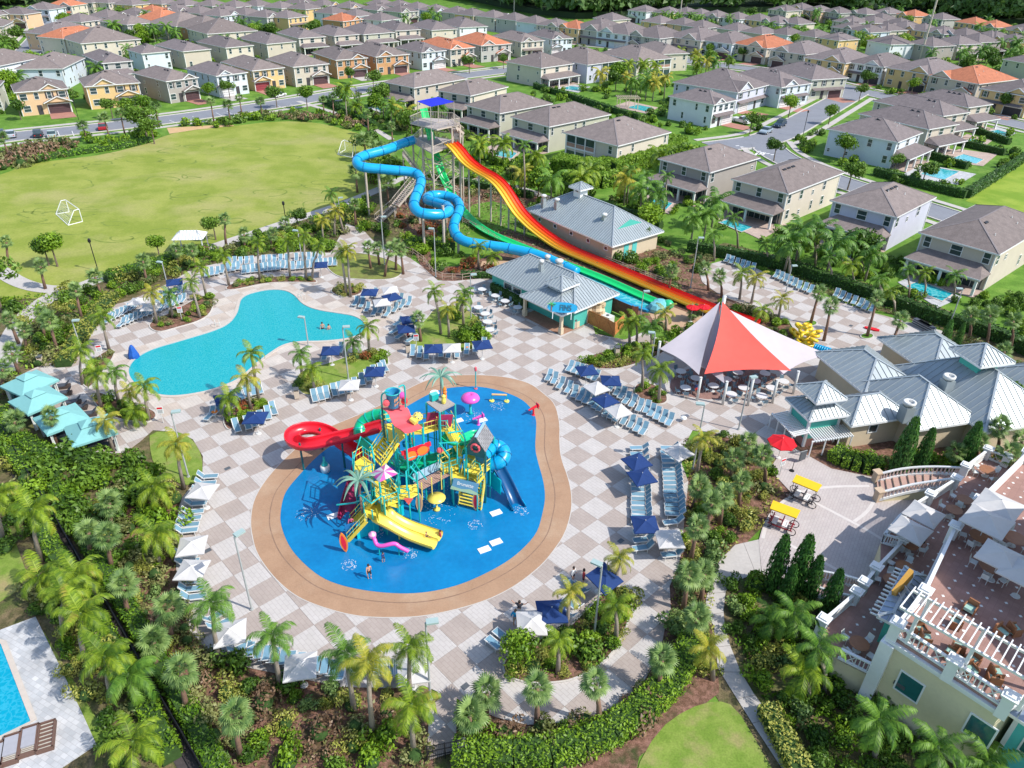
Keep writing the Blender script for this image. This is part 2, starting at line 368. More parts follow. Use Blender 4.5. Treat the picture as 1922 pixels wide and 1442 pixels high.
for ri,(px,w,verge) in enumerate(ROADS):
    P=ROADC[ri];z=.005*ri;walk=1.5
    Lf=offset(P,-w/2,False);Rt=offset(P,w/2,False);b=MB()
    for i in range(len(P)-1):b.add([(*Lf[i],z),(*Rt[i],z),(*Rt[i+1],z),(*Lf[i+1],z)],[(0,1,2,3)],ASPH)
    struct('street',b.mesh('street'));kb=MB();wk=MB()
    for s in (-1,1):
        a=offset(P,s*w/2,False);c=offset(P,s*(w/2+.35),False);d=offset(P,s*(w/2+verge),False);e=offset(P,s*(w/2+verge+walk),False)
        for i in range(len(P)-1):
            if not near_road((a[i][0]+a[i+1][0])/2,(a[i][1]+a[i+1][1])/2,ri,.6):kb.prism([a[i],a[i+1],c[i+1],c[i]],-.04,.13,KERB)
            if not near_road((d[i][0]+e[i+1][0])/2,(d[i][1]+e[i+1][1])/2,ri,.9):wk.prism([d[i],d[i+1],e[i+1],e[i]],-.04,.06+.002*ri,CONC)
    struct('kerb',kb.mesh('kerb'));struct('sidewalk',wk.mesh('sidewalk'))
# parking bay lines on the left street
b=MB()
for x0,y0,x1,y1 in [(318,226,332,232),(342,222,355,229),(361,219,374,226),(405,212,417,218),(425,209,437,215),(108,246,112,256),(135,246,139,256),(522,199,534,204),(545,196,557,201)]:
    p,q=G(x0,y0),G(x1,y1);b.beam((p.x,p.y,.03),(q.x,q.y,.03),.14,.008,WHITE)
for k in range(9):
    p=G(1384+8.2*k,274+2.1*k);b.box(p.x,p.y,.026,.034,.9,.45,.3,WHITE)
for k in range(3):
    p=G(1420+7*k,289-k*.2);b.box(p.x,p.y,.026,.034,.5,2.4,-.5,WHITE)
for k in range(10):
    p=G(1640+8*k,186+1.7*k);b.box(p.x,p.y,.026,.034,.9,.45,.2,WHITE)
struct('road_markings',b.mesh('road_markings'))
def strip(name,px,w,m,z):
    P=smooth_loop(G2(px),2,False);a=offset(P,-w/2,False);c=offset(P,w/2,False);b=MB()
    for i in range(len(P)-1):b.add([(*a[i],z),(*c[i],z),(*c[i+1],z),(*a[i+1],z)],[(0,1,2,3)],m)
    struct(name,b.mesh(name))
strip('path',[(-60,480),(0,507),(30,528),(70,541),(110,544),(150,538),(190,522),(235,507),(290,494),(380,470),(470,440),(560,410),(640,385),(720,352)],2.4,CONC,.0)
strip('path',[(118,545),(85,563),(50,590),(25,625),(13,660),(5,700)],2.6,CONC,.004)
strip('path',[(560,190),(640,215),(700,240),(735,262)],1.6,CONC,.002)
strip('path',[(720,352),(760,330),(850,335),(930,340),(1000,360),(1100,400)],2.,CONC,.002)
# ---- planting beds around the resort
bedL=[(-120,560),(0,560),(110,560),(200,520),(300,495),(420,462),(520,430),(620,395),(730,340),(800,400),(760,520),(350,640),(90,760),(280,900),(360,1120),(520,1270),(820,1300),(860,1442),(860,1600),(-500,1600),(-400,900)]
sheet('planting_bed',bedL,-.035,SOIL)
sheet('planting_bed',[(330,940),(520,1250),(810,1270),(815,1500),(420,1500),(300,1290),(240,1100),(220,940)],-.02,MULCH)
sheet('planting_bed',[(845,1320),(1000,1350),(1200,1270),(1250,1090),(1290,900),(1340,800),(1480,870),(1490,930),(1340,1080),(1350,1300),(1200,1420),(1180,1520),(845,1520)],-.022,MULCH)
sheet('planting_bed',[(1280,1220),(1345,1150),(1345,1060),(1430,1010),(1640,1060),(1760,1200),(1990,1350),(1990,1560),(1500,1560),(1340,1300)],-.027,SOIL)
sheet('planting_bed',[(740,380),(900,330),(1100,400),(1300,490),(1320,530),(1480,600),(1490,640),(1300,640),(1100,560),(900,540),(800,520),(760,440)],-.03,MULCH)
sheet('lawn',smooth_loop([(800,445),(850,425),(900,370),(1000,400),(1040,440),(1100,470),(1160,505),(1080,500),(990,470),(940,470),(870,500),(815,500)],1),-.018,LAWN)
sheet('planting_bed',[(1310,510),(1353,480),(1420,495),(1560,555),(1780,622),(1850,680),(1990,780),(2010,680),(1922,640),(1760,575),(1500,490),(1360,455),(1290,480)],-.033,SOIL)
sheet('planting_bed',[(1470,830),(1520,820),(1700,830),(1922,780),(1990,860),(1900,960),(1800,905),(1680,905),(1560,880)],.045,MULCH)
sheet('lawn',smooth_loop([(1190,1450),(1235,1370),(1290,1330),(1345,1314),(1380,1325),(1425,1400),(1470,1480),(1200,1500)],1),-.012,MOWN)
sheet('lawn',smooth_loop([(281,812),(333,810),(362,825),(380,857),(380,893),(366,908),(345,912),(308,893),(288,872),(281,840)],1),.055,MOWN,th=.05)
sheet('lawn',[(-40,1040),(30,1020),(48,1070),(30,1110),(0,1130),(-60,1150)],-.012,MOWN)
sheet('lawn',[(62,1160),(85,1190),(200,1380),(195,1400),(180,1398)],-.012,MOWN)
# ---- pool deck of big square paving slabs
GO=(2.7923,77.6959);GE1=(1.44298,-1.50888);GE2=(-1.56232,-1.48746);GROT=math.atan2(GE1[1],GE1[0])
deckpx=[(75,687),(95,672),(140,640),(165,615),(190,578),(240,566),(290,545),(330,525),(352,510),(385,500),(430,490),(500,478),(560,473),(620,475),(640,440),(650,420),(680,430),(700,452),(735,470),(770,485),(792,500),(822,527),(852,528),(917,522),(960,500),(1130,560),(1110,600),(1117,627),(1173,638),(1207,624),(1240,637),(1290,655),(1420,660),(1480,655),(1496,628),(1480,603),(1400,575),(1345,550),(1318,530),(1312,510),(1330,497),(1355,490),(1414,502),(1494,538),(1641,588),(1770,622),(1790,660),(1830,690),(1900,800),(1700,860),(1600,870),(1540,850),(1480,862),(1440,860),(1400,835),(1340,812),(1300,808),(1283,840),(1275,859),(1292,905),(1285,969),(1280,1033),(1273,1064),(1257,1100),(1259,1144),(1249,1174),(1239,1227),(1209,1278),(1158,1328),(1075,1355),(991,1361),(934,1348),(880,1325),(857,1311),(856,1411),(801,1428),(806,1328),(826,1311),(820,1298),(801,1290),(720,1292),(640,1290),(551,1271),(468,1254),(390,1222),(352,1180),(346,1127),(331,1070),(330,1010),(334,960),(342,935),(362,910),(380,893),(381,857),(362,825),(333,811),(287,808),(262,830),(235,850),(200,852),(133,842),(110,825),(83,800),(40,775),(25,740),(30,708)]
DECK=G2(deckpx)
sheet('pool_deck',DECK,0.,mat('deck screed',(.36,.32,.3),.9,.06,1,space='geo'),raw=True)
SLW=brick_mat('pale paving slab',(.485,.455,.43),(.465,.435,.405),(.38,.34,.325),.61,.3,-GROT,.016,noise=.05)
SLT=brick_mat('tan paving slab',(.375,.32,.283),(.355,.3,.265),(.3,.245,.22),.61,.3,-GROT,.016,noise=.06)
SLB=brick_mat('beige poolside slab',(.47,.4,.34),(.44,.37,.315),(.37,.31,.26),.61,.3,-GROT,.012,noise=.1)
SLP=brick_mat('pale beige poolside slab',(.52,.465,.41),(.49,.44,.39),(.4,.35,.3),.61,.3,-GROT,.012,noise=.1)
ringpx=[(515,882),(489,915),(474,946),(470,982),(473,1005),(480,1035),(497,1063),(522,1093),(555,1120),(596,1138),(655,1155),(700,1160),(760,1160),(797,1157),(843,1148),(885,1137),(927,1122),(968,1100),(1001,1075),(1022,1056),(1040,1033),(1059,1006),(1071,969),(1074,937),(1068,901),(1052,859),(1050,826),(1051,796),(1042,758),(1021,740),(997,721),(963,711),(930,706),(880,704),(827,707),(790,718),(745,742),(713,763),(640,793),(600,810),(560,838),(535,862)]
bluepx=[(556,899),(538,921),(531,938),(527,960),(526,980),(533,1005),(546,1032),(571,1060),(605,1087),(646,1102),(700,1112),(760,1116),(810,1112),(860,1100),(901,1083),(943,1061),(975,1038),(1008,1003),(1018,967),(1024,935),(1020,903),(1010,870),(1004,843),(1006,813),(1007,787),(996,765),(976,748),(943,735),(901,726),(860,727),(830,731),(802,742),(770,760),(720,790),(660,815),(620,838),(590,862)]
poolpx=[(453,562),(466,553),(500,545),(533,545),(553,555),(566,572),(593,583),(640,590),(665,594),(684,606),(685,620),(668,632),(640,638),(600,641),(566,641),(533,646),(506,663),(483,680),(466,696),(446,713),(416,726),(383,736),(333,744),(300,742),(273,733),(250,717),(241,700),(246,683),(263,668),(290,655),(333,643),(366,633),(400,623),(430,610),(446,590),(450,573)]
RING=G2(ringpx);BLUE=G2(bluepx);POOL=G2(poolpx)
cells=[]
POOLNEAR=offset(POOL,2.6)
for i in range(-45,45):
    for j in range(-20,50):
        cs=[(GO[0]+(i+a)*GE1[0]+(j+c)*GE2[0],GO[1]+(i+a)*GE1[1]+(j+c)*GE2[1]) for a,c in ((.003,.003),(.997,.003),(.997,.997),(.003,.997))]
        ctr=(sum(p[0] for p in cs)/4,sum(p[1] for p in cs)/4)
        if ctr[1]<25 or ctr[1]>150:continue
        if all(inpoly(*p,RING) for p in cs) or all(inpoly(*p,POOL) for p in cs):continue
        ar=sum(cs[k][0]*cs[(k+1) % 4][1]-cs[(k+1) % 4][0]*cs[k][1] for k in range(4))
        cv=cs if ar>0 else cs[::-1]
        q=clip_convex(DECK,cv)
        if len(q)<3 or area(q)<.03:continue
        u,v=PX((ctr[0],ctr[1],0));hid=u<-40 or u>1960 or v>1480 or (u>1480 and v>690)
        m=SLW if (i+j) % 2==0 else SLT
        if inpoly(*ctr,POOLNEAR) and ctr[0]<-2:m=SLB if (i+j) % 2 else SLP
        cells.append((ctr[1]+(1000 if hid else 0),q,m))
cells.sort(key=lambda c:c[0])
deck_obj=bpy.data.objects['pool_deck']
rest=MB()
for k,(d,q,m) in enumerate(cells):
    if k<300:link('paving_slab',MB().prism(q,.002,.03,m).mesh('paving_slab'),deck_obj)
    else:rest.prism(q,.002,.03,m)
o=link('paving_slabs',rest.mesh('paving_slabs'),deck_obj);o['kind']='stuff'
# splash pad: brown apron, blue floor
RINGS=smooth_loop(RING,2);BLUES=smooth_loop(BLUE,2)
BROWN=two_tone('brown textured apron',(.38,.24,.15),(.32,.195,.12),.5,c3=(.43,.3,.2),fs=9,fine=.08,scale3=.25,rough=.7,lo=.35,hi=.68)
BLUEM=two_tone('blue rubber floor',(.003,.15,.36),(.004,.2,.44),.3,fs=2.5,fine=.07,rough=.22,bump=.05,spec=.5,lo=.3,hi=.7)
sheet('splash_pad_apron',RINGS,.05,BROWN,raw=True,th=.048)
b=MB()
for k,f in enumerate((.25,)):
    A=offset(RINGS,.04);Bq=offset(RINGS,-.03)
    for i in range(len(A)):j=(i+1) % len(A);b.add([(*A[i],.0545),(*A[j],.0545),(*Bq[j],.0545),(*Bq[i],.0545)],[(0,1,2,3)],KERB)
# wavy seam part way in
M=[]
for i in range(len(BLUES)):
    p=BLUES[i];M.append(p)
M=offset(M,.85);DK=mat('apron seam stain',(.24,.15,.1),.8,.2,2,space='geo');A=M;Bq=offset(M,.09)
for i in range(len(A)):j=(i+1) % len(A);b.add([(*A[i],.0545),(*A[j],.0545),(*Bq[j],.0545),(*Bq[i],.0545)],[(0,1,2,3)],DK)
struct('apron_seams',b.mesh('apron_seams'))
sheet('splash_pad_floor',BLUES,.062,BLUEM,raw=True)
# white drain covers on the splash floor
b=MB()
# main pool
POOLS=smooth_loop(POOL,2)
POOLW=water_mat('pool water',(.0,.31,.35),(.04,.39,.41),2.6)
POOLW2=water_mat('small pool water',(.01,.34,.40),(.15,.5,.52),.8)
POOLB=water_mat('deep blue pool water',(.0,.29,.43),(.03,.36,.5),1.6)
COPE=mat('pool coping',(.5,.44,.38),.7,.08,2,space='geo')
TILE=mat('grey waterline tile',(.25,.3,.32),.4,.1,4,space='geo')
b=MB();oP=offset(POOLS,.42);i1=offset(POOLS,.04);n=len(POOLS)
for i in range(n):
    j=(i+1) % n
    b.add([(*oP[i],.031),(*oP[j],.031),(*oP[j],.11),(*oP[i],.11)],[(0,1,2,3)],COPE)
    b.add([(*oP[i],.11),(*oP[j],.11),(*i1[j],.11),(*i1[i],.11)],[(0,1,2,3)],COPE)
    b.add([(*i1[i],.11),(*i1[j],.11),(*POOLS[j],.03),(*POOLS[i],.03)],[(0,1,2,3)],TILE)
struct('pool_coping',b.mesh('pool_coping'))
sheet('pool_water',offset(POOLS,.05),.04,POOLW,raw=True)
# planting islands on the deck
GC=leafmat('ground cover leaf',(.05,.09,.012),(.13,.2,.03))
ISL=[]
def island(px,m=MULCH,h=.1,kerb=KERB,it=2):
    P=smooth_loop(G2(px),it);ISL.append(P);b=MB();b.prism(P,.0,h,m,kerb)
    o=offset(P,-.12);n=len(P)
    for i in range(n):
        j=(i+1) % n;b.add([(*P[i],h),(*P[j],h),(*P[j],h+.03),(*P[i],h+.03)],[(0,1,2,3)],kerb);b.add([(*P[i],h+.03),(*P[j],h+.03),(*o[j],h+.03),(*o[i],h+.03)],[(0,1,2,3)],kerb)
    struct('planting_island',b.mesh('planting_island'));return P
I={}
I['1']=island([(280,618),(298,626),(330,617),(370,606),(395,592),(403,570),(398,556),(378,556),(340,577),(300,598),(280,608)])
I['2']=island([(420,545),(440,546),(500,532),(560,531),(598,533),(592,524),(550,519),(480,521),(432,534)])
I['3']=island([(618,547),(632,557),(660,559),(682,551),(680,541),(655,535),(630,538)])
I['4']=island([(150,716),(163,732),(176,724),(200,692),(219,664),(210,654),(190,665),(168,682),(152,700)])
I['5']=island([(170,745),(185,770),(215,787),(250,793),(278,795),(297,784),(290,770),(250,760),(215,750),(188,735)])
I['6']=island([(418,795),(428,811),(445,803),(470,792),(505,778),(511,762),(500,749),(470,750),(440,765),(420,782)])
I['7']=island([(555,715),(558,736),(580,746),(620,741),(660,722),(700,702),(728,690),(732,675),(722,662),(700,657),(660,667),(620,682),(580,692),(560,702)],MOWN)
I['8']=island([(765,642),(775,659),(830,666),(880,661),(915,646),(917,622),(902,600),(880,583),(850,573),(815,578),(800,600),(775,622)],MOWN)
I['9']=island([(620,512),(640,523),(690,527),(740,526),(760,511),(750,495),(710,482),(665,474),(630,480),(610,497)],two_tone('worn lawn',(.16,.16,.05),(.2,.24,.05),.6))
I['10']=island([(1093,677),(1105,691),(1140,696),(1175,691),(1205,681),(1240,668),(1258,652),(1235,640),(1190,650),(1150,657),(1110,667)])
I['11']=island([(1187,730),(1195,746),(1215,758),(1240,762),(1255,755),(1250,737),(1228,722),(1200,718)])
I['12']=island([(941,1255),(950,1271),(985,1285),(1040,1285),(1080,1278),(1130,1251),(1160,1216),(1180,1172),(1187,1140),(1180,1113),(1163,1100),(1140,1105),(1115,1130),(1085,1160),(1060,1185),(1020,1197),(980,1215),(950,1232)])
for cx,cy in ((1521,608),(1627,632),(1662,680)):
    island([(cx+14*math.cos(a)*1.,cy+6*math.sin(a)) for a in [k*math.pi/4 for k in range(8)]],LAWN)
# courtyard, concrete walk, private pool terrace, canal walk
COURT=brick_mat('courtyard pavers',(.47,.425,.4),(.44,.39,.37),(.36,.31,.3),.5,.25,-1.02,.014,noise=.05)
court=[(1444,881),(1462,855),(1500,850),(1540,850),(1600,872),(1680,880),(1800,890),(1790,960),(1700,1080),(1640,1130),(1600,1110),(1560,1095),(1500,1082),(1460,1088),(1430,1078),(1424,1015),(1434,980),(1460,950),(1487,928)]
sheet('courtyard',court,.038,COURT)
b=MB();cen=G(1620,990)
def arcband(b,px,w,z,m):
    P=smooth_loop(G2(px),2,False);q=offset(P,w,False)
    for i in range(len(P)-1):b.add([(*P[i],z),(*P[i+1],z),(*q[i+1],z),(*q[i],z)],[(0,1,2,3)],m)
PALE=mat('pale band pavers',(.56,.52,.49),.8,.05,2,space='geo')
arcband(b,[(1428,1010),(1436,975),(1462,942),(1500,922),(1550,912),(1630,911)],.3,.044,PALE)
arcband(b,[(1522,938),(1580,968),(1640,1000),(1700,1040)],.3,.044,PALE);arcband(b,[(1600,978),(1625,960),(1640,935)],.3,.044,PALE)
arcband(b,[(1470,1015),(1540,1050),(1620,1095)],.3,.044,PALE)
struct('courtyard_bands',b.mesh('courtyard_bands'))
walk=[(1424,1013),(1380,1023),(1353,1050),(1335,1080),(1325,1127),(1327,1147),(1340,1177),(1347,1254),(1380,1307),(1414,1361),(1467,1442),(1500,1500),(1550,1500),(1514,1442),(1467,1374),(1414,1301),(1390,1261),(1370,1211),(1360,1174),(1358,1147),(1362,1110),(1377,1094),(1397,1085),(1429,1077)]
wo=sheet('garden_walk',walk,.02,CONC)
b=MB();JN=mat('dark walk joint',(.2,.18,.16),.9)  # thin dark strips laid across the walk as its joints
for (x0,y0,x1,y1) in [(1335,1080,1390,1090),(1326,1115,1363,1112),(1330,1155,1359,1150),(1344,1215,1372,1212),(1350,1262,1392,1262),(1385,1312,1418,1305),(1412,1358,1450,1348),(1440,1400,1482,1398),(1395,1018,1420,1080)]:
    p,q=G(x0,y0),G(x1,y1);b.beam((p.x,p.y,.022),(q.x,q.y,.022),.03,.008,JN)
struct('walk_joints',b.mesh('walk_joints'))
TRAV=brick_mat('grey travertine pavers',(.5,.5,.5),(.38,.39,.4),(.34,.33,.33),.45,.3,.45,.012,noise=.15)
sheet('private_terrace',[(-90,1222),(0,1183),(67,1158),(112,1250),(160,1351),(181,1398),(100,1452),(-20,1560),(-120,1480)],.03,TRAV,th=.06)
b=MB();P4=G2([(-60,1180),(2,1210),(58,1355),(-10,1388),(-100,1420)]);o4=offset(P4,.35)
for i in range(5):j=(i+1) % 5;b.prism([P4[i],P4[j],o4[j],o4[i]],.03,.09,COPE)
struct('private_pool_coping',b.mesh('private_pool_coping'));sheet('private_pool_water',P4,.045,POOLB,raw=True)
strip('canal_walk',[(-40,770),(0,830),(45,900),(92,975),(150,1078),(205,1168),(270,1288),(335,1400),(375,1470),(400,1520)],1.25,mat('dark wet gravel',(.06,.05,.05),.9,.3,3,space='geo',fine=.3),-.005)
# ---- water runout and sand around slide ends
SAND=mat('tan rubber sand',(.45,.3,.19),.85,.06,1,space='geo',fine=.05)
sheet('slide_landing',[(1200,560),(1260,575),(1300,590),(1345,600),(1390,622),(1300,632),(1255,618),(1225,600)],-.01,SAND)
sheet('slide_landing',[(905,490),(960,490),(1000,500),(960,520),(900,505)],-.01,SAND)
strip('slide_strip',[(940,435),(1010,462),(1090,495),(1180,530),(1290,570)],3.5,MULCH,-.012)
# ---- far forest, read as one mass
def forest():
    parts_v=[];edge=[(-400,60),(-100,30),(0,22),(60,12),(100,-2),(300,-12),(600,-14),(860,-8),(925,6),(1000,22),(1080,31),(1170,28),(1240,20),(1420,19),(1530,13),(1600,22),(1750,28),(1850,40),(1922,44),(2150,60)]
    ex=[G(x,y+6) for x,y in edge];X=[];
    n=0
    while n<3400:
        k=random.random()*(len(ex)-1);i=int(k);t=k-i;p=ex[i].lerp(ex[i+1],t);dist=random.random()**1.8*330
        d=Vector((p.x,p.y)).normalized();X.append((p.x+d.x*dist,p.y+d.y*dist,random.uniform(9,17),random.uniform(3.5,6.5)));n+=1
    X=np.array(X);q=56;N=rng.normal(0,1,(len(X)*q,3));N[:,2]=np.abs(N[:,2])-.25;N /= np.linalg.norm(N,axis=1)[:,None]
    ctr=np.repeat(np.stack([X[:,0],X[:,1],X[:,2]-X[:,3]*.6],1),q,0);rad=np.repeat(X[:,3],q)
    P=ctr+N*rad[:,None]*(np.array([1,1,1.05]))*(.75+.3*rng.random((len(N),1)))
    me=leaves(P,N,2.6,leafmat('far forest leaf',(.05,.11,.03),(.15,.24,.07),.0,.2),'forest');o=link('forest',me);o['kind']='stuff';tag(o,'dark dense forest edge running behind all the houses','forest',kind='stuff')
    b=MB();
    for i in range(len(ex)-1):
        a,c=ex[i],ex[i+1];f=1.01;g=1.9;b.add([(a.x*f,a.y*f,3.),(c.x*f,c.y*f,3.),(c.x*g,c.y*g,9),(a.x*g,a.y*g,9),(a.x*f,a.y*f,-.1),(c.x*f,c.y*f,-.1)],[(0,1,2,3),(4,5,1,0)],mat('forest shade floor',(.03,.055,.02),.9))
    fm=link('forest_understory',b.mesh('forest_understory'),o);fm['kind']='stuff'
forest()
# ================================================================ houses
ROOFG=mat('grey shingle',(.165,.138,.135),.9,.2,1.1,.3,fine=.22,objvar=.12)
ROOFB=mat('brown grey shingle',(.185,.152,.14),.9,.2,1.1,.3,fine=.22,objvar=.12)
ROOFR=mat('terracotta tile',(.42,.15,.075),.85,.2,.9,.4,fine=.25,objvar=.1)
WALLS={'cream':(.56,.5,.41),'tan':(.5,.44,.36),'yellow':(.62,.43,.2),'white':(.66,.68,.7),'grey':(.4,.39,.36),'green':(.43,.43,.34),'orange':(.5,.27,.13),'lavender':(.5,.51,.6),'blue white':(.56,.62,.68),'taupe':(.34,.31,.28),'peach':(.62,.42,.25)}
WM={k:mat(k+' stucco',v,.9,.05,.5,fine=.03) for k,v in WALLS.items()}
TRIM=mat('white trim',(.68,.68,.66),.6,.04,2)
GLASSD=mat('dark window glass',(.035,.06,.065),.12,.3,.8,spec=.8)
SHUT=mat('dark shutter',(.05,.045,.05),.6)
GARD={'brown':mat('brown garage door',(.085,.045,.05),.5),'white':mat('white garage door',(.6,.6,.6),.5),'green':mat('dark green garage door',(.06,.09,.08),.5),'red':mat('dark red garage door',(.25,.04,.05),.5),'black':mat('charcoal garage door',(.03,.03,.035),.5)}
PATIO=brick_mat('patio pavers',(.46,.36,.3),(.42,.32,.27),(.32,.26,.22),.4,.25,.3)
VENTM=mat('black roof vent',(.012,.012,.014),.5)
def mk_window(w,h,mull=True):
    b=MB();t=.09
    for x0,x1,z0,z1 in ((-w/2-t,w/2+t,h,h+t),(-w/2-t,w/2+t,-t,0),(-w/2-t,-w/2,0,h),(w/2,w/2+t,0,h),(-w/2,w/2,h/2-.03,h/2+.03)):
        b.box((x0+x1)/2,-.02,z0,z1,x1-x0,.08,0,TRIM)
    p=MB();p.box(0,.0,0,h,w,.03,0,GLASSD);return b.mesh('window'),p.mesh('pane')
WIN={'tall':mk_window(.9,1.5),'wide':mk_window(1.5,1.4),'small':mk_window(.55,.7),'slim':mk_window(.6,1.5)}
def window(parent,kind,x,y,z,face,pane=True):
    f,p=WIN[kind];rot={'y':0,'x':-math.pi/2}[face]
    o=link('window',f,parent,(x,y-.01,z) if face=='y' else (x-.01,y,z),(0,0,rot))
    link('pane',p,o)
    return o
VENT=MB().box(0,0,0,.16,1.0,.38,0,VENTM).mesh('roof_vent')
def hip(b,x0,y0,x1,y1,z,pitch,m,t=.0):
    w,d=x1-x0,y1-y0
    if w>=d:r0,r1,h=(x0+d/2,(y0+y1)/2),(x1-d/2,(y0+y1)/2),d/2*pitch
    else:r0,r1,h=((x0+x1)/2,y0+w/2),((x0+x1)/2,y1-w/2),w/2*pitch
    A=[(x0,y0,z),(x1,y0,z),(x1,y1,z),(x0,y1,z),(*r0,z+h),(*r1,z+h)]
    if w>=d:F=[(0,1,5,4),(2,3,4,5),(3,0,4),(1,2,5)]
    else:F=[(0,1,4),(1,2,5,4),(2,3,5),(3,0,4,5)]
    b.add(A,F,m);return h
def roof_ridges(b,x0,y0,x1,y1,z,pitch,m):
    w,d=x1-x0,y1-y0
    if w>=d:r0,r1,h=Vector((x0+d/2,(y0+y1)/2,z+d/2*pitch)),Vector((x1-d/2,(y0+y1)/2,z+d/2*pitch)),0;E=[((x0,y0),r0),((x0,y1),r0),((x1,y0),r1),((x1,y1),r1)]
    else:r0,r1=Vector(((x0+x1)/2,y0+w/2,z+w/2*pitch)),Vector(((x0+x1)/2,y1-w/2,z+w/2*pitch));E=[((x0,y0),r0),((x1,y0),r0),((x0,y1),r1),((x1,y1),r1)]
    for (x,y),r in E:b.beam((x,y,z+.02),r,.22,.05,m)
    b.beam(r0,r1,.22,.05,m)
RIDGE=mat('ridge cap shingle',(.2,.175,.175),.9,.15,2)
RIDGER=mat('terracotta ridge',(.5,.22,.14),.9,.15,2)
def gable(b,cx,half,z,h,face,out,wm,rm,dep=3.):
    "small gabled projection roof sticking out of a face toward the viewer, ridge running in"
    if face=='y':f=lambda a,q,zz:(cx+a,q,zz)
    else:f=lambda a,q,zz:(q,cx-a,zz)
    o=-out
    b.add([f(-half,o,z),f(half,o,z),f(0,o,z+h)],[(0,1,2)],wm)
    b.add([f(-half-.3,o-.3,z-.1),f(0,o-.3,z+h+.1),f(0,dep,z+h+.1),f(-half-.3,dep,z-.1)],[(0,1,2,3)],rm)
    b.add([f(half+.3,o-.3,z-.1),f(0,o-.3,z+h+.1),f(0,dep,z+h+.1),f(half+.3,dep,z-.1)],[(3,2,1,0)],rm)
    for s in (-1,1):b.beam(f(s*(half+.3),o-.32,z-.12),f(0,o-.32,z+h+.08),.12,.2,TRIM)
PIPE=None
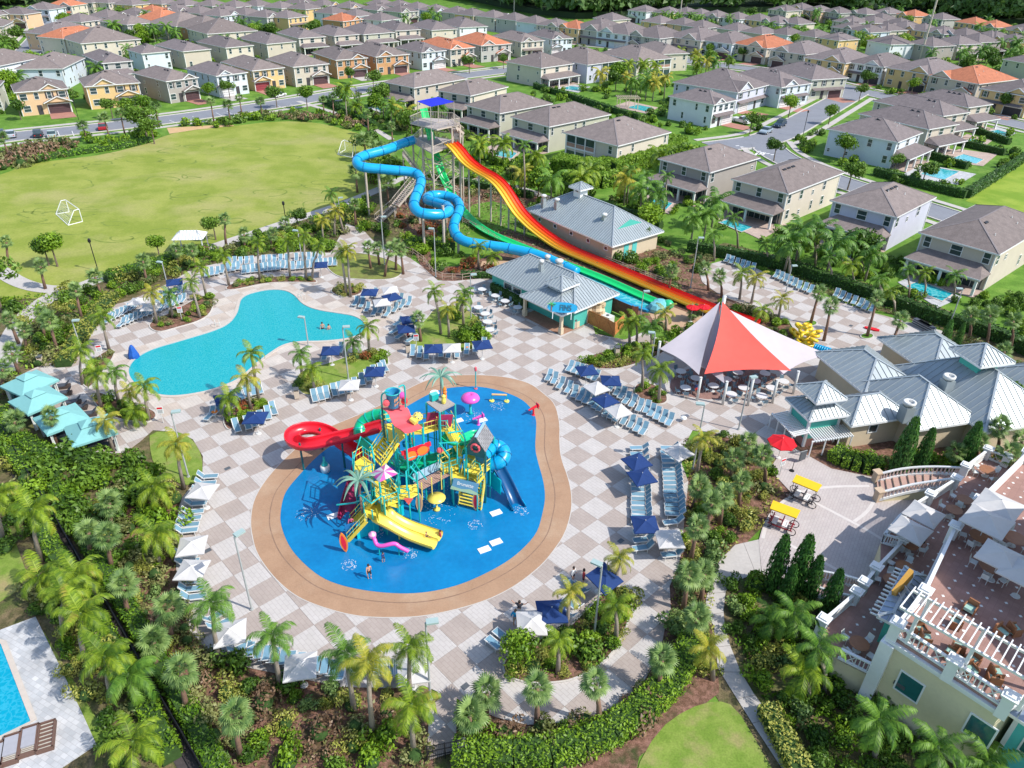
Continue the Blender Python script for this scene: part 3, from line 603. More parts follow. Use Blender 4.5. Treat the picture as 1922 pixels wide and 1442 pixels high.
def house(L,N,Rr,wall='cream',roof='g',fx='side',fy='side',label='house',z=5.8,far=False,gd='brown',seed=None,porchd=3.4,min_=9.,max_=21.,drive=7.):
    global PIPE
    rnd=random.Random(str((L,N,Rr)) if seed is None else seed)
    l,n,r=G(*L,z),G(*N,z),G(*Rr,z);v=r-n;u=l-n
    a1=math.atan2(v.y,v.x);a2=math.atan2(u.y,u.x)-math.pi/2;wR,wL=max(min_,min(max_,v.length)),max(min_,min(max_,u.length))
    a=math.atan2(math.sin(a1)*wR+math.sin(a2)*wL,math.cos(a1)*wR+math.cos(a2)*wL)
    rm={'g':ROOFG,'b':ROOFB,'r':ROOFR}[roof];wm=WM[wall]
    H=thing('house',label,'house',(n.x,n.y,0),a,'two storey houses of the neighbourhood')
    o=.45;x0,y0,x1,y1=o,o,wR-o,wL-o;ze=z
    lan=[]
    b=MB();b.prism([(x0,y0),(x1,y0),(x1,y1),(x0,y1)],-.1,ze,wm);
    for (x,y) in ((x0,y0),(x1,y0),(x0,y1)):b.box(x,y,-.1,ze-.22,.16,.16,0,TRIM)
    link('wall',b.mesh('wall'),H)
    b=MB();h=hip(b,0,0,wR,wL,ze,.42,rm);roof_ridges(b,0,0,wR,wL,ze,.42,RIDGER if roof=='r' else RIDGE)
    style=[(fx,'x',wL),(fy,'y',wR)]
    for st,face,W in style:
        if st=='front' and rnd.random()<.75:
            c=W*rnd.uniform(.25,.35) if rnd.random()<.5 else W*rnd.uniform(.65,.75);hw=W*.2
            gable(b,c,hw,ze-.05,hw*.55,face,-.3,wm,rm,dep=hw*1.7)
    rf=link('roof',b.mesh('roof'),H)
    b=MB()
    for (xa,ya,xb,yb) in ((0,0,wR,0),(wR,0,wR,wL),(wR,wL,0,wL),(0,wL,0,0)):b.beam((xa,ya,ze-.1),(xb,yb,ze-.1),.1,.2,TRIM)
    b.add([(0,0,ze-.2),(wR,0,ze-.2),(wR,wL,ze-.2),(0,wL,ze-.2)],[(3,2,1,0)],TRIM)
    link('fascia',b.mesh('fascia'),H)
    if wR>=wL:
        for k in range(rnd.choice((1,2,3))):link('roof_vent',VENT,rf,(wL/2+k*1.5+.5,wL/2-.9,ze+h-.42),(.38,0,0))
    else:
        for k in range(rnd.choice((1,2,3))):link('roof_vent',VENT,rf,(wR/2-.9,wR/2+k*1.5+.5,ze+h-.42),(0,-.38,math.pi/2))
    if not far:
        if PIPE is None:PIPE=MB().lathe([(.07,-.3),(.07,.3)],0,0,5,TRIM).mesh('roof_pipe')
        for k in range(3):
            px_,py_=wR*rnd.uniform(.2,.8),wL*rnd.uniform(.2,.4);link('roof_pipe',PIPE,rf,(px_,py_,ze+min(px_,py_,wR-px_,wL-py_)*.42))
    def P(face,t,zz):return (t,y0,zz) if face=='y' else (x0,t,zz)
    for st,face,W in style:
        k=max(2,int(W/3.4))
        if st=='side':
            for q in range(k):
                t=o+1.3+(W-2.6-2*o)*q/(k-1)+rnd.uniform(-.4,.4)
                if rnd.random()<.75:window(H,rnd.choice(('tall','small','slim','tall')),*P(face,t,3.7),face,not far)
                if rnd.random()<.55 and not far:window(H,rnd.choice(('tall','small','slim')),*P(face,t+.3,.95),face,not far)
        elif st in ('rear','balcony'):
            for q in (.13,.5,.87):
                if st=='rear':window(H,rnd.choice(('tall','wide')) if q==.5 else 'tall',*P(face,W*q,3.9),face,not far)
            if st=='rear':
                e0,e1=o+.1,W-o-.1;dp=porchd;zl,zt=2.75,3.75;b=MB()
                f=(lambda t,q,zz:(t,y0-q,zz)) if face=='y' else (lambda t,q,zz:(x0-q,t,zz))
                A=[f(e0,0,zt),f(e1,0,zt),f(e1,dp,zl),f(e0,dp,zl),f(e0+1.4,0,zt),f(e1-1.4,0,zt)]
                b.slab3([f(e0-.3,dp+.3,zl),f(e1+.3,dp+.3,zl),f(e1-1.2,0,zt),f(e0+1.2,0,zt)],.16,rm)
                b.slab3([f(e0-.3,0,zl),f(e0-.3,dp+.3,zl),f(e0+1.2,0,zt)],.16,rm);b.slab3([f(e1+.3,dp+.3,zl),f(e1+.3,0,zl),f(e1-1.2,0,zt)],.16,rm)
                pr=link('porch_roof',b.mesh('porch_roof'),H)
                b=MB();b.beam(f(e0-.3,dp+.33,zl-.12),f(e1+.3,dp+.33,zl-.12),.08,.2,TRIM);b.beam(f(e0,dp-.1,zl-.35),f(e1,dp-.1,zl-.35),.3,.35,wm);link('porch_beam',b.mesh('porch_beam'),H)
                cm=MB().box(0,0,0,zl-.4,.34,.34,0,TRIM).mesh('column');nc=4 if W>12 else 3
                for q in range(nc):link('column',cm,H,f(e0+.2+(e1-e0-.4)*q/(nc-1),dp-.1,0))
                b=MB()
                for q in range(int((e1-e0)/1.1)):b.beam(f(e0+.7+q*1.1,.03,0),f(e0+.7+q*1.1,.03,2.3),.07,.06,TRIM)
                b.beam(f(e0+.4,.02,1.15),f(e1-.6,.02,1.15),.04,2.3,GLASSD);link('sliding_door',b.mesh('sliding_door'),H)
                b=MB();b.prism([f(e0-.2,0,0)[:2],f(e1+.2,0,0)[:2],f(e1+.2,dp+.3,0)[:2],f(e0-.2,dp+.3,0)[:2]],-.05,.07,PATIO);link('porch_floor',b.mesh('porch_floor'),H)
            else:
                f=(lambda t,q,zz:(t,y0-q,zz)) if face=='y' else (lambda t,q,zz:(x0-q,t,zz))
                b=MB();a0,a1_=W*.42,W-o-.3;DK=mat('shaded balcony wall',(.09,.06,.05),.9)
                b.beam(f(a0,-.0+.03,4.35),f(a1_,.03,4.35),.06,2.2,GLASSD);b.beam(f(a0,.05,1.2),f(a1_,.05,1.2),.06,2.2,GLASSD)
                for q in range(4):b.beam(f(a0+(a1_-a0)*q/3,.12,0),f(a0+(a1_-a0)*q/3,.12,5.5),.22,.22,TRIM)
                b.beam(f(a0,.15,3.),f(a1_,.15,3.),.2,.3,TRIM);b.beam(f(a0,.16,4.),f(a1_,.16,4.),.05,.06,TRIM);b.beam(f(a0,.15,3.45),f(a1_,.15,3.45),.03,.9,mat('balcony rail bars',(.35,.2,.15),.6));link('balcony',b.mesh('balcony'),H)
                window(H,'tall',*P(face,W*.15,3.7),face);window(H,'tall',*P(face,W*.12,.9),face);window(H,'tall',*P(face,W*.3,.9),face)
        elif st=='front':
            gl=rnd.random()<.5;gw=min(4.9,W*.42);gc=(W*.26 if gl else W*.72)
            f=(lambda t,q,zz:(t,y0-q,zz)) if face=='y' else (lambda t,q,zz:(x0-q,t,zz))
            b=MB();b.beam(f(gc-gw/2,.04,1.1),f(gc+gw/2,.04,1.1),.06,2.2,GARD[gd])
            for q in range(1,4):b.beam(f(gc-gw/2,.075,q*.55),f(gc+gw/2,.075,q*.55),.02,.05,GARD['black'])
            link('garage_door',b.mesh('garage_door'),H)
            b=MB();b.beam(f(gc-gw/2-.12,.07,0),f(gc-gw/2-.12,.07,2.35),.2,.14,TRIM);b.beam(f(gc+gw/2+.12,.07,0),f(gc+gw/2+.12,.07,2.35),.2,.14,TRIM);b.beam(f(gc-gw/2-.2,.07,2.35),f(gc+gw/2+.2,.07,2.35),.14,.25,TRIM);link('door_surround',b.mesh('door_surround'),H)
            b=MB();
            if rnd.random()<.6:gable(b,gc if face=='y' else gc,gw*.62,2.9,gw*.26,face,-y0+1.1,wm,rm,dep=y0+.3);link('garage_gable',b.mesh('garage_gable'),H)
            else:b.slab3([f(W*.05+o,1.1,2.75),f(W*.95-o,1.1,2.75),f(W*.95-o,-.05,3.25),f(W*.05+o,-.05,3.25)],.14,rm);link('skirt_roof',b.mesh('skirt_roof'),H)
            ec=W*.62 if gl else W*.38;b=MB();b.beam(f(ec-.55,.04,1.15),f(ec+.55,.04,1.15),.05,2.3,SHUT);link('door',b.mesh('door'),H)
            wc=W*.85 if gl else W*.15;window(H,'wide',*P(face,wc,.9),face,not far)
            for q in (.14,.38,.62,.86):
                kk=rnd.choice(('tall','wide','tall'));window(H,kk,*P(face,W*q,3.75),face,not far)
                if rnd.random()<.4 and not far:
                    b=MB();ww=.5 if kk=='tall' else .8
                    for s in (-1,1):b.beam(f(W*q+s*(ww+.28),.03,3.75),f(W*q+s*(ww+.28),.03,5.25),.32,.05,SHUT) if face=='y' else b.beam(f(W*q+s*(ww+.28),.03,3.75),f(W*q+s*(ww+.28),.03,5.25),.05,.32,SHUT)
                    link('shutter',b.mesh('shutter'),H)
            if drive:
                mw=H.matrix_world if False else (Matrix.Translation((n.x,n.y,0)) @ Matrix.Rotation(a,4,'Z'))
                q4=[mw @ Vector(f(gc-gw/2-.2,-.05,0)),mw @ Vector(f(gc+gw/2+.2,-.05,0)),mw @ Vector(f(gc+gw/2+.4,drive,0)),mw @ Vector(f(gc-gw/2-.4,drive,0))]
                sheet('driveway',[(p.x,p.y) for p in q4],.012,BRICKRED if rnd.random()<.8 else CONC,raw=True)
    b=MB();b.beam((x0-.02,y0+.6,0),(x0-.02,y0+.6,.1),.1,.1,TRIM)
    return H
HS=[]
def row(desc,items):
    n=len(items);rf={'g':'grey','b':'brown grey','r':'terracotta'}
    for k,it in enumerate(items):
        L,N,Rr,wall,roof,fx,fy=it[:7];kw=it[7] if len(it)>7 else {}
        pos='leftmost' if k==0 else 'rightmost' if k==n-1 else ordn(k)+' from left'
        if n==1:pos='only one'
        HS.append(house(L,N,Rr,wall,roof,fx,fy,'%s house, %s roof, %s in %s' % (wall,rf[roof],pos,desc),**kw))
row('row nearest the waterslides',[
 ((727,153),(777,165),(878,145),'tan','b','rear','side'),((818,170),(883,180),(956,163),'cream','b','rear','side'),((880,196),(938,213),(1031,193),'green','b','rear','side'),
 ((965,218),(1031,238),(1140,213),'green','b','rear','side'),((1061,248),(1160,274),(1256,247),'cream','b','balcony','side')])
row('row behind the resort loungers',[
 ((1238,297),(1333,324),(1423,295),'taupe','b','rear','side'),((1372,336),(1480,364),(1585,324),'cream','b','rear','side'),((1557,376),(1684,408),(1759,370),'lavender','b','rear','side'),((1722,437),(1876,478),(1980,420),'tan','b','rear','side')])
row('row of four with pools at right',[
 ((1717,179),(1818,202),(1851,193),'tan','g','side','rear'),((1650,188),(1771,218),(1803,207),'tan','g','side','rear'),((1620,212),(1744,243),(1787,230),'tan','g','side','rear'),((1552,242),(1686,267),(1735,249),'blue white','g','side','rear')][::-1])
row('group left of the right-hand street',[
 ((1253,152),(1385,174),(1445,158),'lavender','g','side','front',{'gd':'white'}),((1256,180),(1340,197),(1381,187),'white','g','side','front',{'gd':'white'}),((1370,140),(1467,164),(1506,153),'blue white','g','side','front',{'gd':'white'}),((1464,128),(1524,150),(1567,141),'green','g','side','front')])
row('row behind the garden pergola',[
 ((955,115),(1016,128),(1071,118),'cream','b','side','rear'),((1023,105),(1103,122),(1161,112),'lavender','b','side','balcony'),((1120,92),(1196,115),(1249,107),'cream','b','side','balcony'),((1203,80),(1240,102),(1272,96),'cream','b','side','side')])
A_=['front','side']
row('row facing us across the right street',[
 ((1092,50),(1130,60),(1166,50),'grey','g','front','side',{'gd':'black'}),((1137,57),(1180,66),(1222,52),'blue white','g','front','side',{'gd':'white'}),((1194,63),(1238,73),(1271,64),'grey','g','front','side'),((1272,66),(1316,77),(1350,66),'tan','g','front','side'),
 ((1323,74),(1375,83),(1418,73),'blue white','g','front','side'),((1392,80),(1440,91),(1479,82),'cream','r','front','side'),((1459,92),(1512,103),(1560,90),'tan','g','front','side'),((1527,106),(1588,119),(1622,104),'yellow','g','front','side'),
 ((1602,115),(1659,126),(1705,110),'white','g','front','side',{'gd':'black'}),((1684,125),(1751,141),(1795,127),'yellow','g','front','side',{'gd':'black'}),((1768,140),(1838,158),(1879,143),'tan','r','front','side'),((1856,164),(1935,182),(1975,166),'yellow','g','front','side',{'gd':'black'})])
row('row facing the soccer field',[
 ((-52,168),(-4,164),(27,151),'green','g','front','side'),((30,177),(128,166),(139,151),'peach','b','front','side'),((163,166),(263,155),(268,140),'yellow','b','front','side',{'gd':'green'}),
 ((266,135),(311,153),(361,143),'taupe','b','side','front'),((351,128),(405,143),(463,135),'blue white','g','side','front',{'gd':'white'}),((415,115),(473,133),(533,126),'yellow','b','side','front',{'gd':'red'}),((509,110),(550,126),(612,118),'tan','b','side','front'),
 ((586,98),(630,113),(690,108),'orange','b','side','front'),((657,90),(705,107),(762,100),'orange','b','side','front'),((750,88),(791,99),(831,93),'blue white','g','side','front',{'gd':'white'}),((778,78),(845,93),(889,88),'tan','r','side','front'),
 ((853,70),(903,86),(951,80),'grey','r','side','front'),((915,63),(978,79),(1018,75),'cream','b','side','front',{'gd':'brown'}),((1000,63),(1036,74),(1067,70),'blue white','g','side','front',{'gd':'white'})])
row('second row behind the soccer field',[
 ((-60,116),(-2,124),(60,106),'white','b','side','side'),((38,126),(117,129),(139,107),'blue white','b','side','side'),((168,100),(191,119),(237,113),'grey','g','side','rear'),((238,93),(265,101),(320,96),'blue white','g','side','side'),
 ((298,83),(343,97),(391,91),'tan','g','side','side'),((371,76),(423,90),(471,84),'cream','g','side','side'),((450,70),(500,83),(551,77),'tan','g','side','side'),((520,60),(560,72),(610,68),'cream','g','side','rear'),
 ((590,57),(627,68),(668,63),'tan','g','side','rear'),((648,55),(682,65),(732,59),'green','g','side','rear'),((712,48),(742,58),(784,54),'cream','g','side','rear'),((770,45),(810,57),(853,53),'cream','g','side','side'),((828,40),(862,52),(908,48),'white','g','side','side')])
row('third row at upper left',[
 ((77,58),(100,66),(168,52),'peach','g','side','side'),((97,66),(118,73),(200,56),'cream','r','side','side'),((133,70),(151,82),(262,71),'cream','b','side','side'),((200,38),(238,47),(281,41),'grey','b','side','side'),((279,35),(300,44),(352,32),'grey','r','side','side'),((300,38),(330,50),(390,40),'grey','b','side','side'),((345,45),(375,56),(430,47),'orange','b','side','side'),((362,52),(388,64),(477,56),'cream','b','side','side')])
fk={'far':True,'drive':0,'max_':13.5,'min_':8.}
def far_row(desc,pts,fx,fy,hw=22,cols=None,roofs=None,dx=(-24,4,24),dy=(-4,5,-3)):
    items=[]
    for k,(x,y) in enumerate(pts):
        s=hw/24;w=(cols or ['cream','tan','grey','yellow','blue white','green','peach'])[(k*3) % (len(cols) if cols else 7)]
        items.append(((x+dx[0]*s,y+dy[0]*s),(x+dx[1]*s,y+dy[1]*s),(x+dx[2]*s,y+dy[2]*s),w,(roofs or {}).get(k,'g'),fx,fy,fk))
    row(desc,items)
def lin(a,b,n):return [(a[0]+(b[0]-a[0])*k/(n-1),a[1]+(b[1]-a[1])*k/(n-1)) for k in range(n)]
def shift(P,f):return [(x,y+f(x)) for x,y in P]
far_row('far row under the left tree line',[(-20,27),(32,25),(78,16),(120,9),(160,3)],'front','side',20,['cream','blue white','tan','peach','cream'],{3:'r'},dx=(-22,16,24),dy=(-2,3,-3))
far_row('fourth row at upper left',[(148,37),(200,29),(252,25),(285,20),(330,18),(372,21),(410,26)],'side','front',24,None,{3:'r'})
far_row('far brick fronted row at upper left',[(420,20),(458,24),(497,29),(537,30),(640,36)],'side','front',22,['cream','grey','orange','tan','yellow'],{4:'r'})
far_row('far row along the top left edge',[(200,2),(245,6),(300,4),(345,7),(395,8),(440,10),(480,8),(525,12),(570,14)],'side','side',20)
far_row('far row along the top centre',[(560,4),(605,8),(655,12),(705,16),(750,20)],'side','front',18)
far_row('far long row ending at the forest',[(620,21),(665,26),(712,34)],'side','side',26,['white','cream','white'])
far_row('far street row in front of forest',[(712,6),(748,9),(782,13),(817,18),(857,22),(885,26),(925,30),(965,35),(1004,41)],'side','front',20,['yellow','grey','tan','cream','blue white'])
far_row('terracotta and grey pair by the forest',[(1042,46),(1080,50)],'front','side',24,['tan','yellow'],{1:'r'},dx=(-24,6,26),dy=(-3,5,-5))
far_row('far right row before the trees',[(1210,19),(1255,22),(1288,23),(1315,26),(1345,29),(1385,33),(1425,36),(1460,40),(1495,42)],'front','side',19,['white','grey','cream','yellow','cream'],dx=(-22,4,24),dy=(-2,5,-3))
far_row('far right roof row behind palms',[(1150,34),(1240,40),(1285,44),(1320,49),(1385,54),(1430,60),(1478,62),(1530,66),(1575,72)],'side','side',22,None,dx=(-22,0,24),dy=(-2,5,-3))
far_row('far right clustered row',[(1475,18),(1505,14),(1540,19),(1575,22),(1625,24)],'front','side',20,dx=(-22,2,22),dy=(-2,4,-3))
far_row('edge row below right forest',[(1668,22),(1716,27),(1768,33),(1830,42),(1868,48),(1920,56)],'front','side',20,['grey','peach','grey','yellow','yellow','lavender'],{1:'r',3:'r',4:'r'},dx=(-20,2,20),dy=(-2,5,-3))
far_row('long roof row at upper right',[(1600,52),(1632,57),(1665,54),(1700,50),(1735,55),(1770,60),(1812,64),(1860,70),(1905,76)],'front','side',22,['tan','cream','yellow','blue white','yellow'],dx=(-22,2,22),dy=(-3,5,-4))
far_row('far right middle row',[(1600,40),(1640,40),(1690,44),(1655,34)],'front','side',20,dx=(-20,2,20),dy=(-2,5,-3))
row('dark sided row at upper right',[((1700,76),(1752,88),(1778,83),'taupe','g','side','side',fk),((1762,74),(1800,84),(1828,79),'cream','g','side','rear',fk),((1800,70),(1838,80),(1862,75),'taupe','g','side','rear',fk),((1838,66),(1868,75),(1895,70),'grey','g','side','side',fk),((1642,72),(1672,84),(1700,78),'white','g','side','side',fk),((1900,110),(1945,122),(1990,110),'green','g','side','side',fk)])
row('top left corner by the road',[((-50,50),(5,50),(18,40),'cream','b','side','side')])
# house pools: paved terrace, coping, water
def house_pool(deck,water,i):
    z=.03;P=G2(deck);sheet('pool_terrace',P,z,PATIO if i % 3 else TRAV,raw=True,th=.08)
    Q=G2(water);o=offset(Q,.25);b=MB();n=len(Q)
    for k in range(n):j=(k+1) % n;b.prism([Q[k],Q[j],o[j],o[k]],z,z+.06,COPE)
    struct('pool_coping',b.mesh('pool_coping'));sheet('pool_water',Q,z+.012,POOLW2,raw=True)
for i,(d,w) in enumerate([
 ([(1690,330),(1732,308),(1832,327),(1798,347)],[(1728,327),(1750,314),(1800,323),(1772,338)]),([(1758,301),(1800,280),(1872,290),(1845,312)],[(1786,298),(1808,290),(1845,300),(1832,308)]),
 ([(1795,262),(1815,252),(1862,264),(1845,277)],[(1800,263),(1820,260),(1848,268),(1835,274)]),([(1850,245),(1870,238),(1908,250),(1890,258)],[(1858,247),(1872,244),(1898,252),(1887,256)]),
 ([(1335,406),(1362,395),(1478,422),(1428,450)],[(1350,418),(1368,412),(1412,427),(1392,436)]),([(1508,452),(1532,440),(1668,465),(1590,496)],[(1548,470),(1568,460),(1612,474),(1590,486)]),
 ([(1685,530),(1715,518),(1805,558),(1760,578)],[(1700,538),(1726,528),(1788,552),(1768,566)]),([(1178,372),(1202,360),(1275,380),(1255,402)],[(1210,386),(1226,373),(1262,382),(1250,394)]),
 ([(900,282),(930,270),(978,285),(962,304)],[(924,291),(943,281),(970,288),(960,298)]),([(1035,165),(1060,157),(1108,163),(1085,174)],[(1052,167),(1070,162),(1100,166),(1084,171)]),
 ([(1150,200),(1180,190),(1235,202),(1215,214)],[(1178,202),(1195,197),(1226,203),(1212,210)]),([(1030,307),(1060,298),(1088,314),(1062,324)],[(1045,312),(1060,307),(1074,314),(1062,319)]),
 ([(690,203),(715,196),(740,202),(715,212)],[(702,204),(716,200),(728,203),(714,208)]),([(1640,570),(1660,560),(1700,590),(1690,600)],[(1650,570),(1660,565),(1680,580),(1672,585)])][:13]):house_pool(d,w,i)
# ================================================================ resort buildings
MROOF=mat('galvalume roof panel',(.335,.38,.39),.42,.07,.8,metal=.35,spec=.6,fine=.04,objvar=.05)
MROOFB=mat('blue grey roof panel',(.3,.36,.46),.4,.07,.8,metal=.3,objvar=.05)
SEAM=mat('roof seam',(.4,.44,.45),.35,.05,2,metal=.3)
TEAL=mat('teal siding',(.07,.42,.34),.7,.05,1);AQUA=mat('aqua siding',(.1,.5,.46),.7,.05,1)
BEIGE=mat('beige stucco',(.56,.47,.33),.9,.05,.6,fine=.03);SALMON=mat('sand stucco',(.5,.38,.27),.9,.06,.6,fine=.03)
TRW=mat('white painted trim',(.72,.73,.72),.5,.04,2);STEEL=mat('white powder coated steel',(.6,.6,.57),.4,.06,2)
WOODF=mat('orange stained fence wood',(.5,.2,.06),.7,.15,3,fine=.15);WOODB=mat('brown table wood',(.3,.13,.06),.5,.15,3)
YGLASS=mat('teal tinted glass',(.02,.12,.12),.1,.2,.6,spec=.8)
def panel_roof(parent,pts,m=MROOF,w=.46,t=.05,name='roof_panel'):
    "planar roof face cut into standing seam strips, each its own object; first edge is the eave"
    p0,p1=Vector(pts[0]),Vector(pts[1]);e=(p1-p0);e.z=0;e.normalize()
    nrm=(p1-p0).cross(Vector(pts[-1])-p0).normalized()
    if nrm.z<0:nrm=-nrm
    s=nrm.cross(e).normalized()
    if s.z<0:s=-s
    Q=[((Vector(p)-p0).dot(e),(Vector(p)-p0).dot(s)) for p in pts]
    ar=sum(Q[i][0]*Q[(i+1) % len(Q)][1]-Q[(i+1) % len(Q)][0]*Q[i][1] for i in range(len(Q)))
    a0,a1=min(q[0] for q in Q),max(q[0] for q in Q);k=0;x=a0
    while x<a1-1e-3:
        c=clip_half(clip_half(Q,-1,0,-x),1,0,min(x+w-.03,a1))
        if len(c)>=3 and area(c)>.01:
            b=MB();W=[p0+e*q[0]+s*q[1]+nrm*.02 for q in c];b.slab3([tuple(v) for v in W],t,m)
            ys=sorted(q[1] for q in c if abs(q[0]-x)<.02) or sorted(q[1] for q in c)
            if len(ys)>=2 and ys[-1]-ys[0]>.1:
                A=p0+e*(x+.015)+s*ys[0]+nrm*.05;Bv=p0+e*(x+.015)+s*ys[-1]+nrm*.05;b.beam(A,Bv,.045,.07,SEAM,nrm)
            link(name,b.mesh(name),parent)
        x+=w
def metal_hip(parent,F,x0,y0,x1,y1,z,pitch,m=MROOF,w=.46,cut=None):
    "F maps local (x,y,z) to 3D; roof faces as separate panels"
    W,D=x1-x0,y1-y0;t=min(W,D)/2*(1-(cut or 0));h=t*pitch
    if cut:
        r=[(x0+t,y0+t),(x1-t,y0+t),(x1-t,y1-t),(x0+t,y1-t)]
        A=[(x0,y0),(x1,y0),(x1,y1),(x0,y1)]
        for i in range(4):j=(i+1) % 4;panel_roof(parent,[F(*A[i],z),F(*A[j],z),F(*r[j],z+h),F(*r[i],z+h)],m,w)
        E=[(A[i],r[i]) for i in range(4)]
    elif W>=D:
        r0,r1=(x0+D/2,y0+D/2),(x1-D/2,y0+D/2)
        panel_roof(parent,[F(x0,y0,z),F(x1,y0,z),F(*r1,z+h),F(*r0,z+h)],m,w);panel_roof(parent,[F(x1,y1,z),F(x0,y1,z),F(*r0,z+h),F(*r1,z+h)],m,w)
        panel_roof(parent,[F(x0,y1,z),F(x0,y0,z),F(*r0,z+h)],m,w);panel_roof(parent,[F(x1,y0,z),F(x1,y1,z),F(*r1,z+h)],m,w)
        E=[((x0,y0),r0),((x0,y1),r0),((x1,y0),r1),((x1,y1),r1),(r0,r1)]
    else:
        r0,r1=(x0+W/2,y0+W/2),(x0+W/2,y1-W/2)
        panel_roof(parent,[F(x0,y0,z),F(x1,y0,z),F(*r0,z+h)],m,w);panel_roof(parent,[F(x1,y1,z),F(x0,y1,z),F(*r1,z+h)],m,w)
        panel_roof(parent,[F(x0,y1,z),F(x0,y0,z),F(*r0,z+h),F(*r1,z+h)],m,w);panel_roof(parent,[F(x1,y0,z),F(x1,y1,z),F(*r1,z+h),F(*r0,z+h)],m,w)
        E=[((x0,y0),r0),((x1,y0),r0),((x0,y1),r1),((x1,y1),r1),(r0,r1)]
    b=MB();c=[(x0,y0),(x1,y0),(x1,y1),(x0,y1)]
    for (p,q) in E:
        zp=z if p in c else z+h;b.beam(F(*p,zp+.06),F(*q,z+h+.06),.2,.05,SEAM)
    for i in range(4):j=(i+1) % 4;b.beam(F(*c[i],z-.1),F(*c[j],z-.1),.08,.22,TRW)
    link('roof_trim',b.mesh('roof_trim'),parent);return h
def frame(o,a):
    "local frame with x along unit a; returns F"
    a=Vector((a[0],a[1])).normalized();bvec=Vector((-a.y,a.x))
    return lambda x,y,z:(o[0]+a.x*x+bvec.x*y,o[1]+a.y*x+bvec.y*y,z)
def fbox(b,F,x0,y0,x1,y1,z0,z1,m):
    P=[F(x0,y0,z0),F(x1,y0,z0),F(x1,y1,z0),F(x0,y1,z0),F(x0,y0,z1),F(x1,y0,z1),F(x1,y1,z1),F(x0,y1,z1)]
    return b.add(P,[(3,2,1,0),(4,5,6,7),(0,1,5,4),(1,2,6,5),(2,3,7,6),(3,0,4,7)],m)
def part(parent,name,fn,smooth=False):
    b=MB();fn(b);return link(name,b.mesh(name,smooth=smooth),parent)
def fwin(parent,F,x,y,z,w,h,face='y-',glass=GLASSD,fr=TRW):
    d=.06;t=.1
    def bb(b,a0,a1,z0,z1,dd,m):
        if face=='y-':fbox(b,F,x+a0,y-dd,x+a1,y+.02,z0,z1,m)
        elif face=='y+':fbox(b,F,x+a0,y-.02,x+a1,y+dd,z0,z1,m)
        elif face=='x-':fbox(b,F,x-dd,y+a0,x+.02,y+a1,z0,z1,m)
        else:fbox(b,F,x-.02,y+a0,x+dd,y+a1,z0,z1,m)
    def fn(b):
        bb(b,-w/2-t,w/2+t,z-t,z,d,fr);bb(b,-w/2-t,w/2+t,z+h,z+h+t,d,fr);bb(b,-w/2-t,-w/2,z,z+h,d,fr);bb(b,w/2,w/2+t,z,z+h,d,fr)
    o=part(parent,'window',fn);part(o,'pane',lambda b:bb(b,-w/2,w/2,z,z+h,d*.4,glass));return o
# ---- poolside bar and grill
gO=G(1054.8,593,2.9);gA=Vector((.6808,-.7325));Fg=frame(gO,gA)   # x toward viewer-right along A->B ; y to the right-back
g=thing('grill_building','poolside snack bar with silver metal hip roof and open corner porch','building',(0,0,0))
W0=Vector(G(912.5,508,2.9)[:2])-Vector(gO[:2]);gB=Vector((-gA.y,gA.x));wx0,wy0=W0.dot(gA),W0.dot(gB)
Ew=Vector(G(1163,551,2.9)[:2])-Vector(gO[:2]);wx1,wy1=Ew.dot(gA),Ew.dot(gB)
PW,PD=7.6,7.4
part(g,'wall',lambda b:(fbox(b,Fg,wx0+.6,wy0+.6,wx1-.6,wy1-.6,0,2.85,TEAL),fbox(b,Fg,-PW*.42,PD*.48,-.6,wy1-.6,0,2.8,BEIGE)))
part(g,'stucco_wall',lambda b:(fbox(b,Fg,-3.4,3.2,-.55,PD-.5,0,2.8,BEIGE),fbox(b,Fg,-.55,PD-2.4,-.3,PD-.2,0,2.8,BEIGE)))
metal_hip(g,Fg,wx0,wy0,wx1,wy1,2.9,.62)
metal_hip(g,Fg,-PW,0,0,PD,2.95,.5,cut=.3)
for (x,y) in ((-PW+.5,.5),(-.5,.5),(-.5,3.4),(-PW+.5,3.4)):part(g,'column',lambda b:(fbox(b,Fg,x-.17,y-.17,x+.17,y+.17,.03,2.8,BEIGE),fbox(b,Fg,x-.25,y-.25,x+.25,y+.25,.03,.9,BEIGE)))
part(g,'porch_beam',lambda b:(fbox(b,Fg,-PW+.4,.38,-.4,.62,2.4,2.85,BEIGE),fbox(b,Fg,-.62,.38,-.38,PD-.5,2.4,2.85,BEIGE)))
part(g,'porch_floor',lambda b:fbox(b,Fg,-PW+.2,.2,-.2,PD*.7,.0,.06,brick_mat('terracotta porch floor',(.36,.2,.13),(.32,.17,.11),(.25,.15,.1),.3,.3,.8)))
cu=part(g,'cupola',lambda b:fbox(b,Fg,-PW/2-1.1,PD/2-1.1,-PW/2+1.1,PD/2+1.1,4.1,4.95,TRW))
for fc,yy in (('y-',PD/2-1.1),):
    for q in (-.5,.5):fwin(cu,Fg,-PW/2+q,yy,4.35,.7,.45,'y-')
Fc=lambda x,y,z:Fg(x-PW/2,y+PD/2,z)
metal_hip(cu,Fc,-1.6,-1.6,1.6,1.6,4.95,.6)
for x in (-12.6,-10.8,-4.2):fwin(g,Fg,x,wy0+.6,1.3,1.5,.8,'y-')
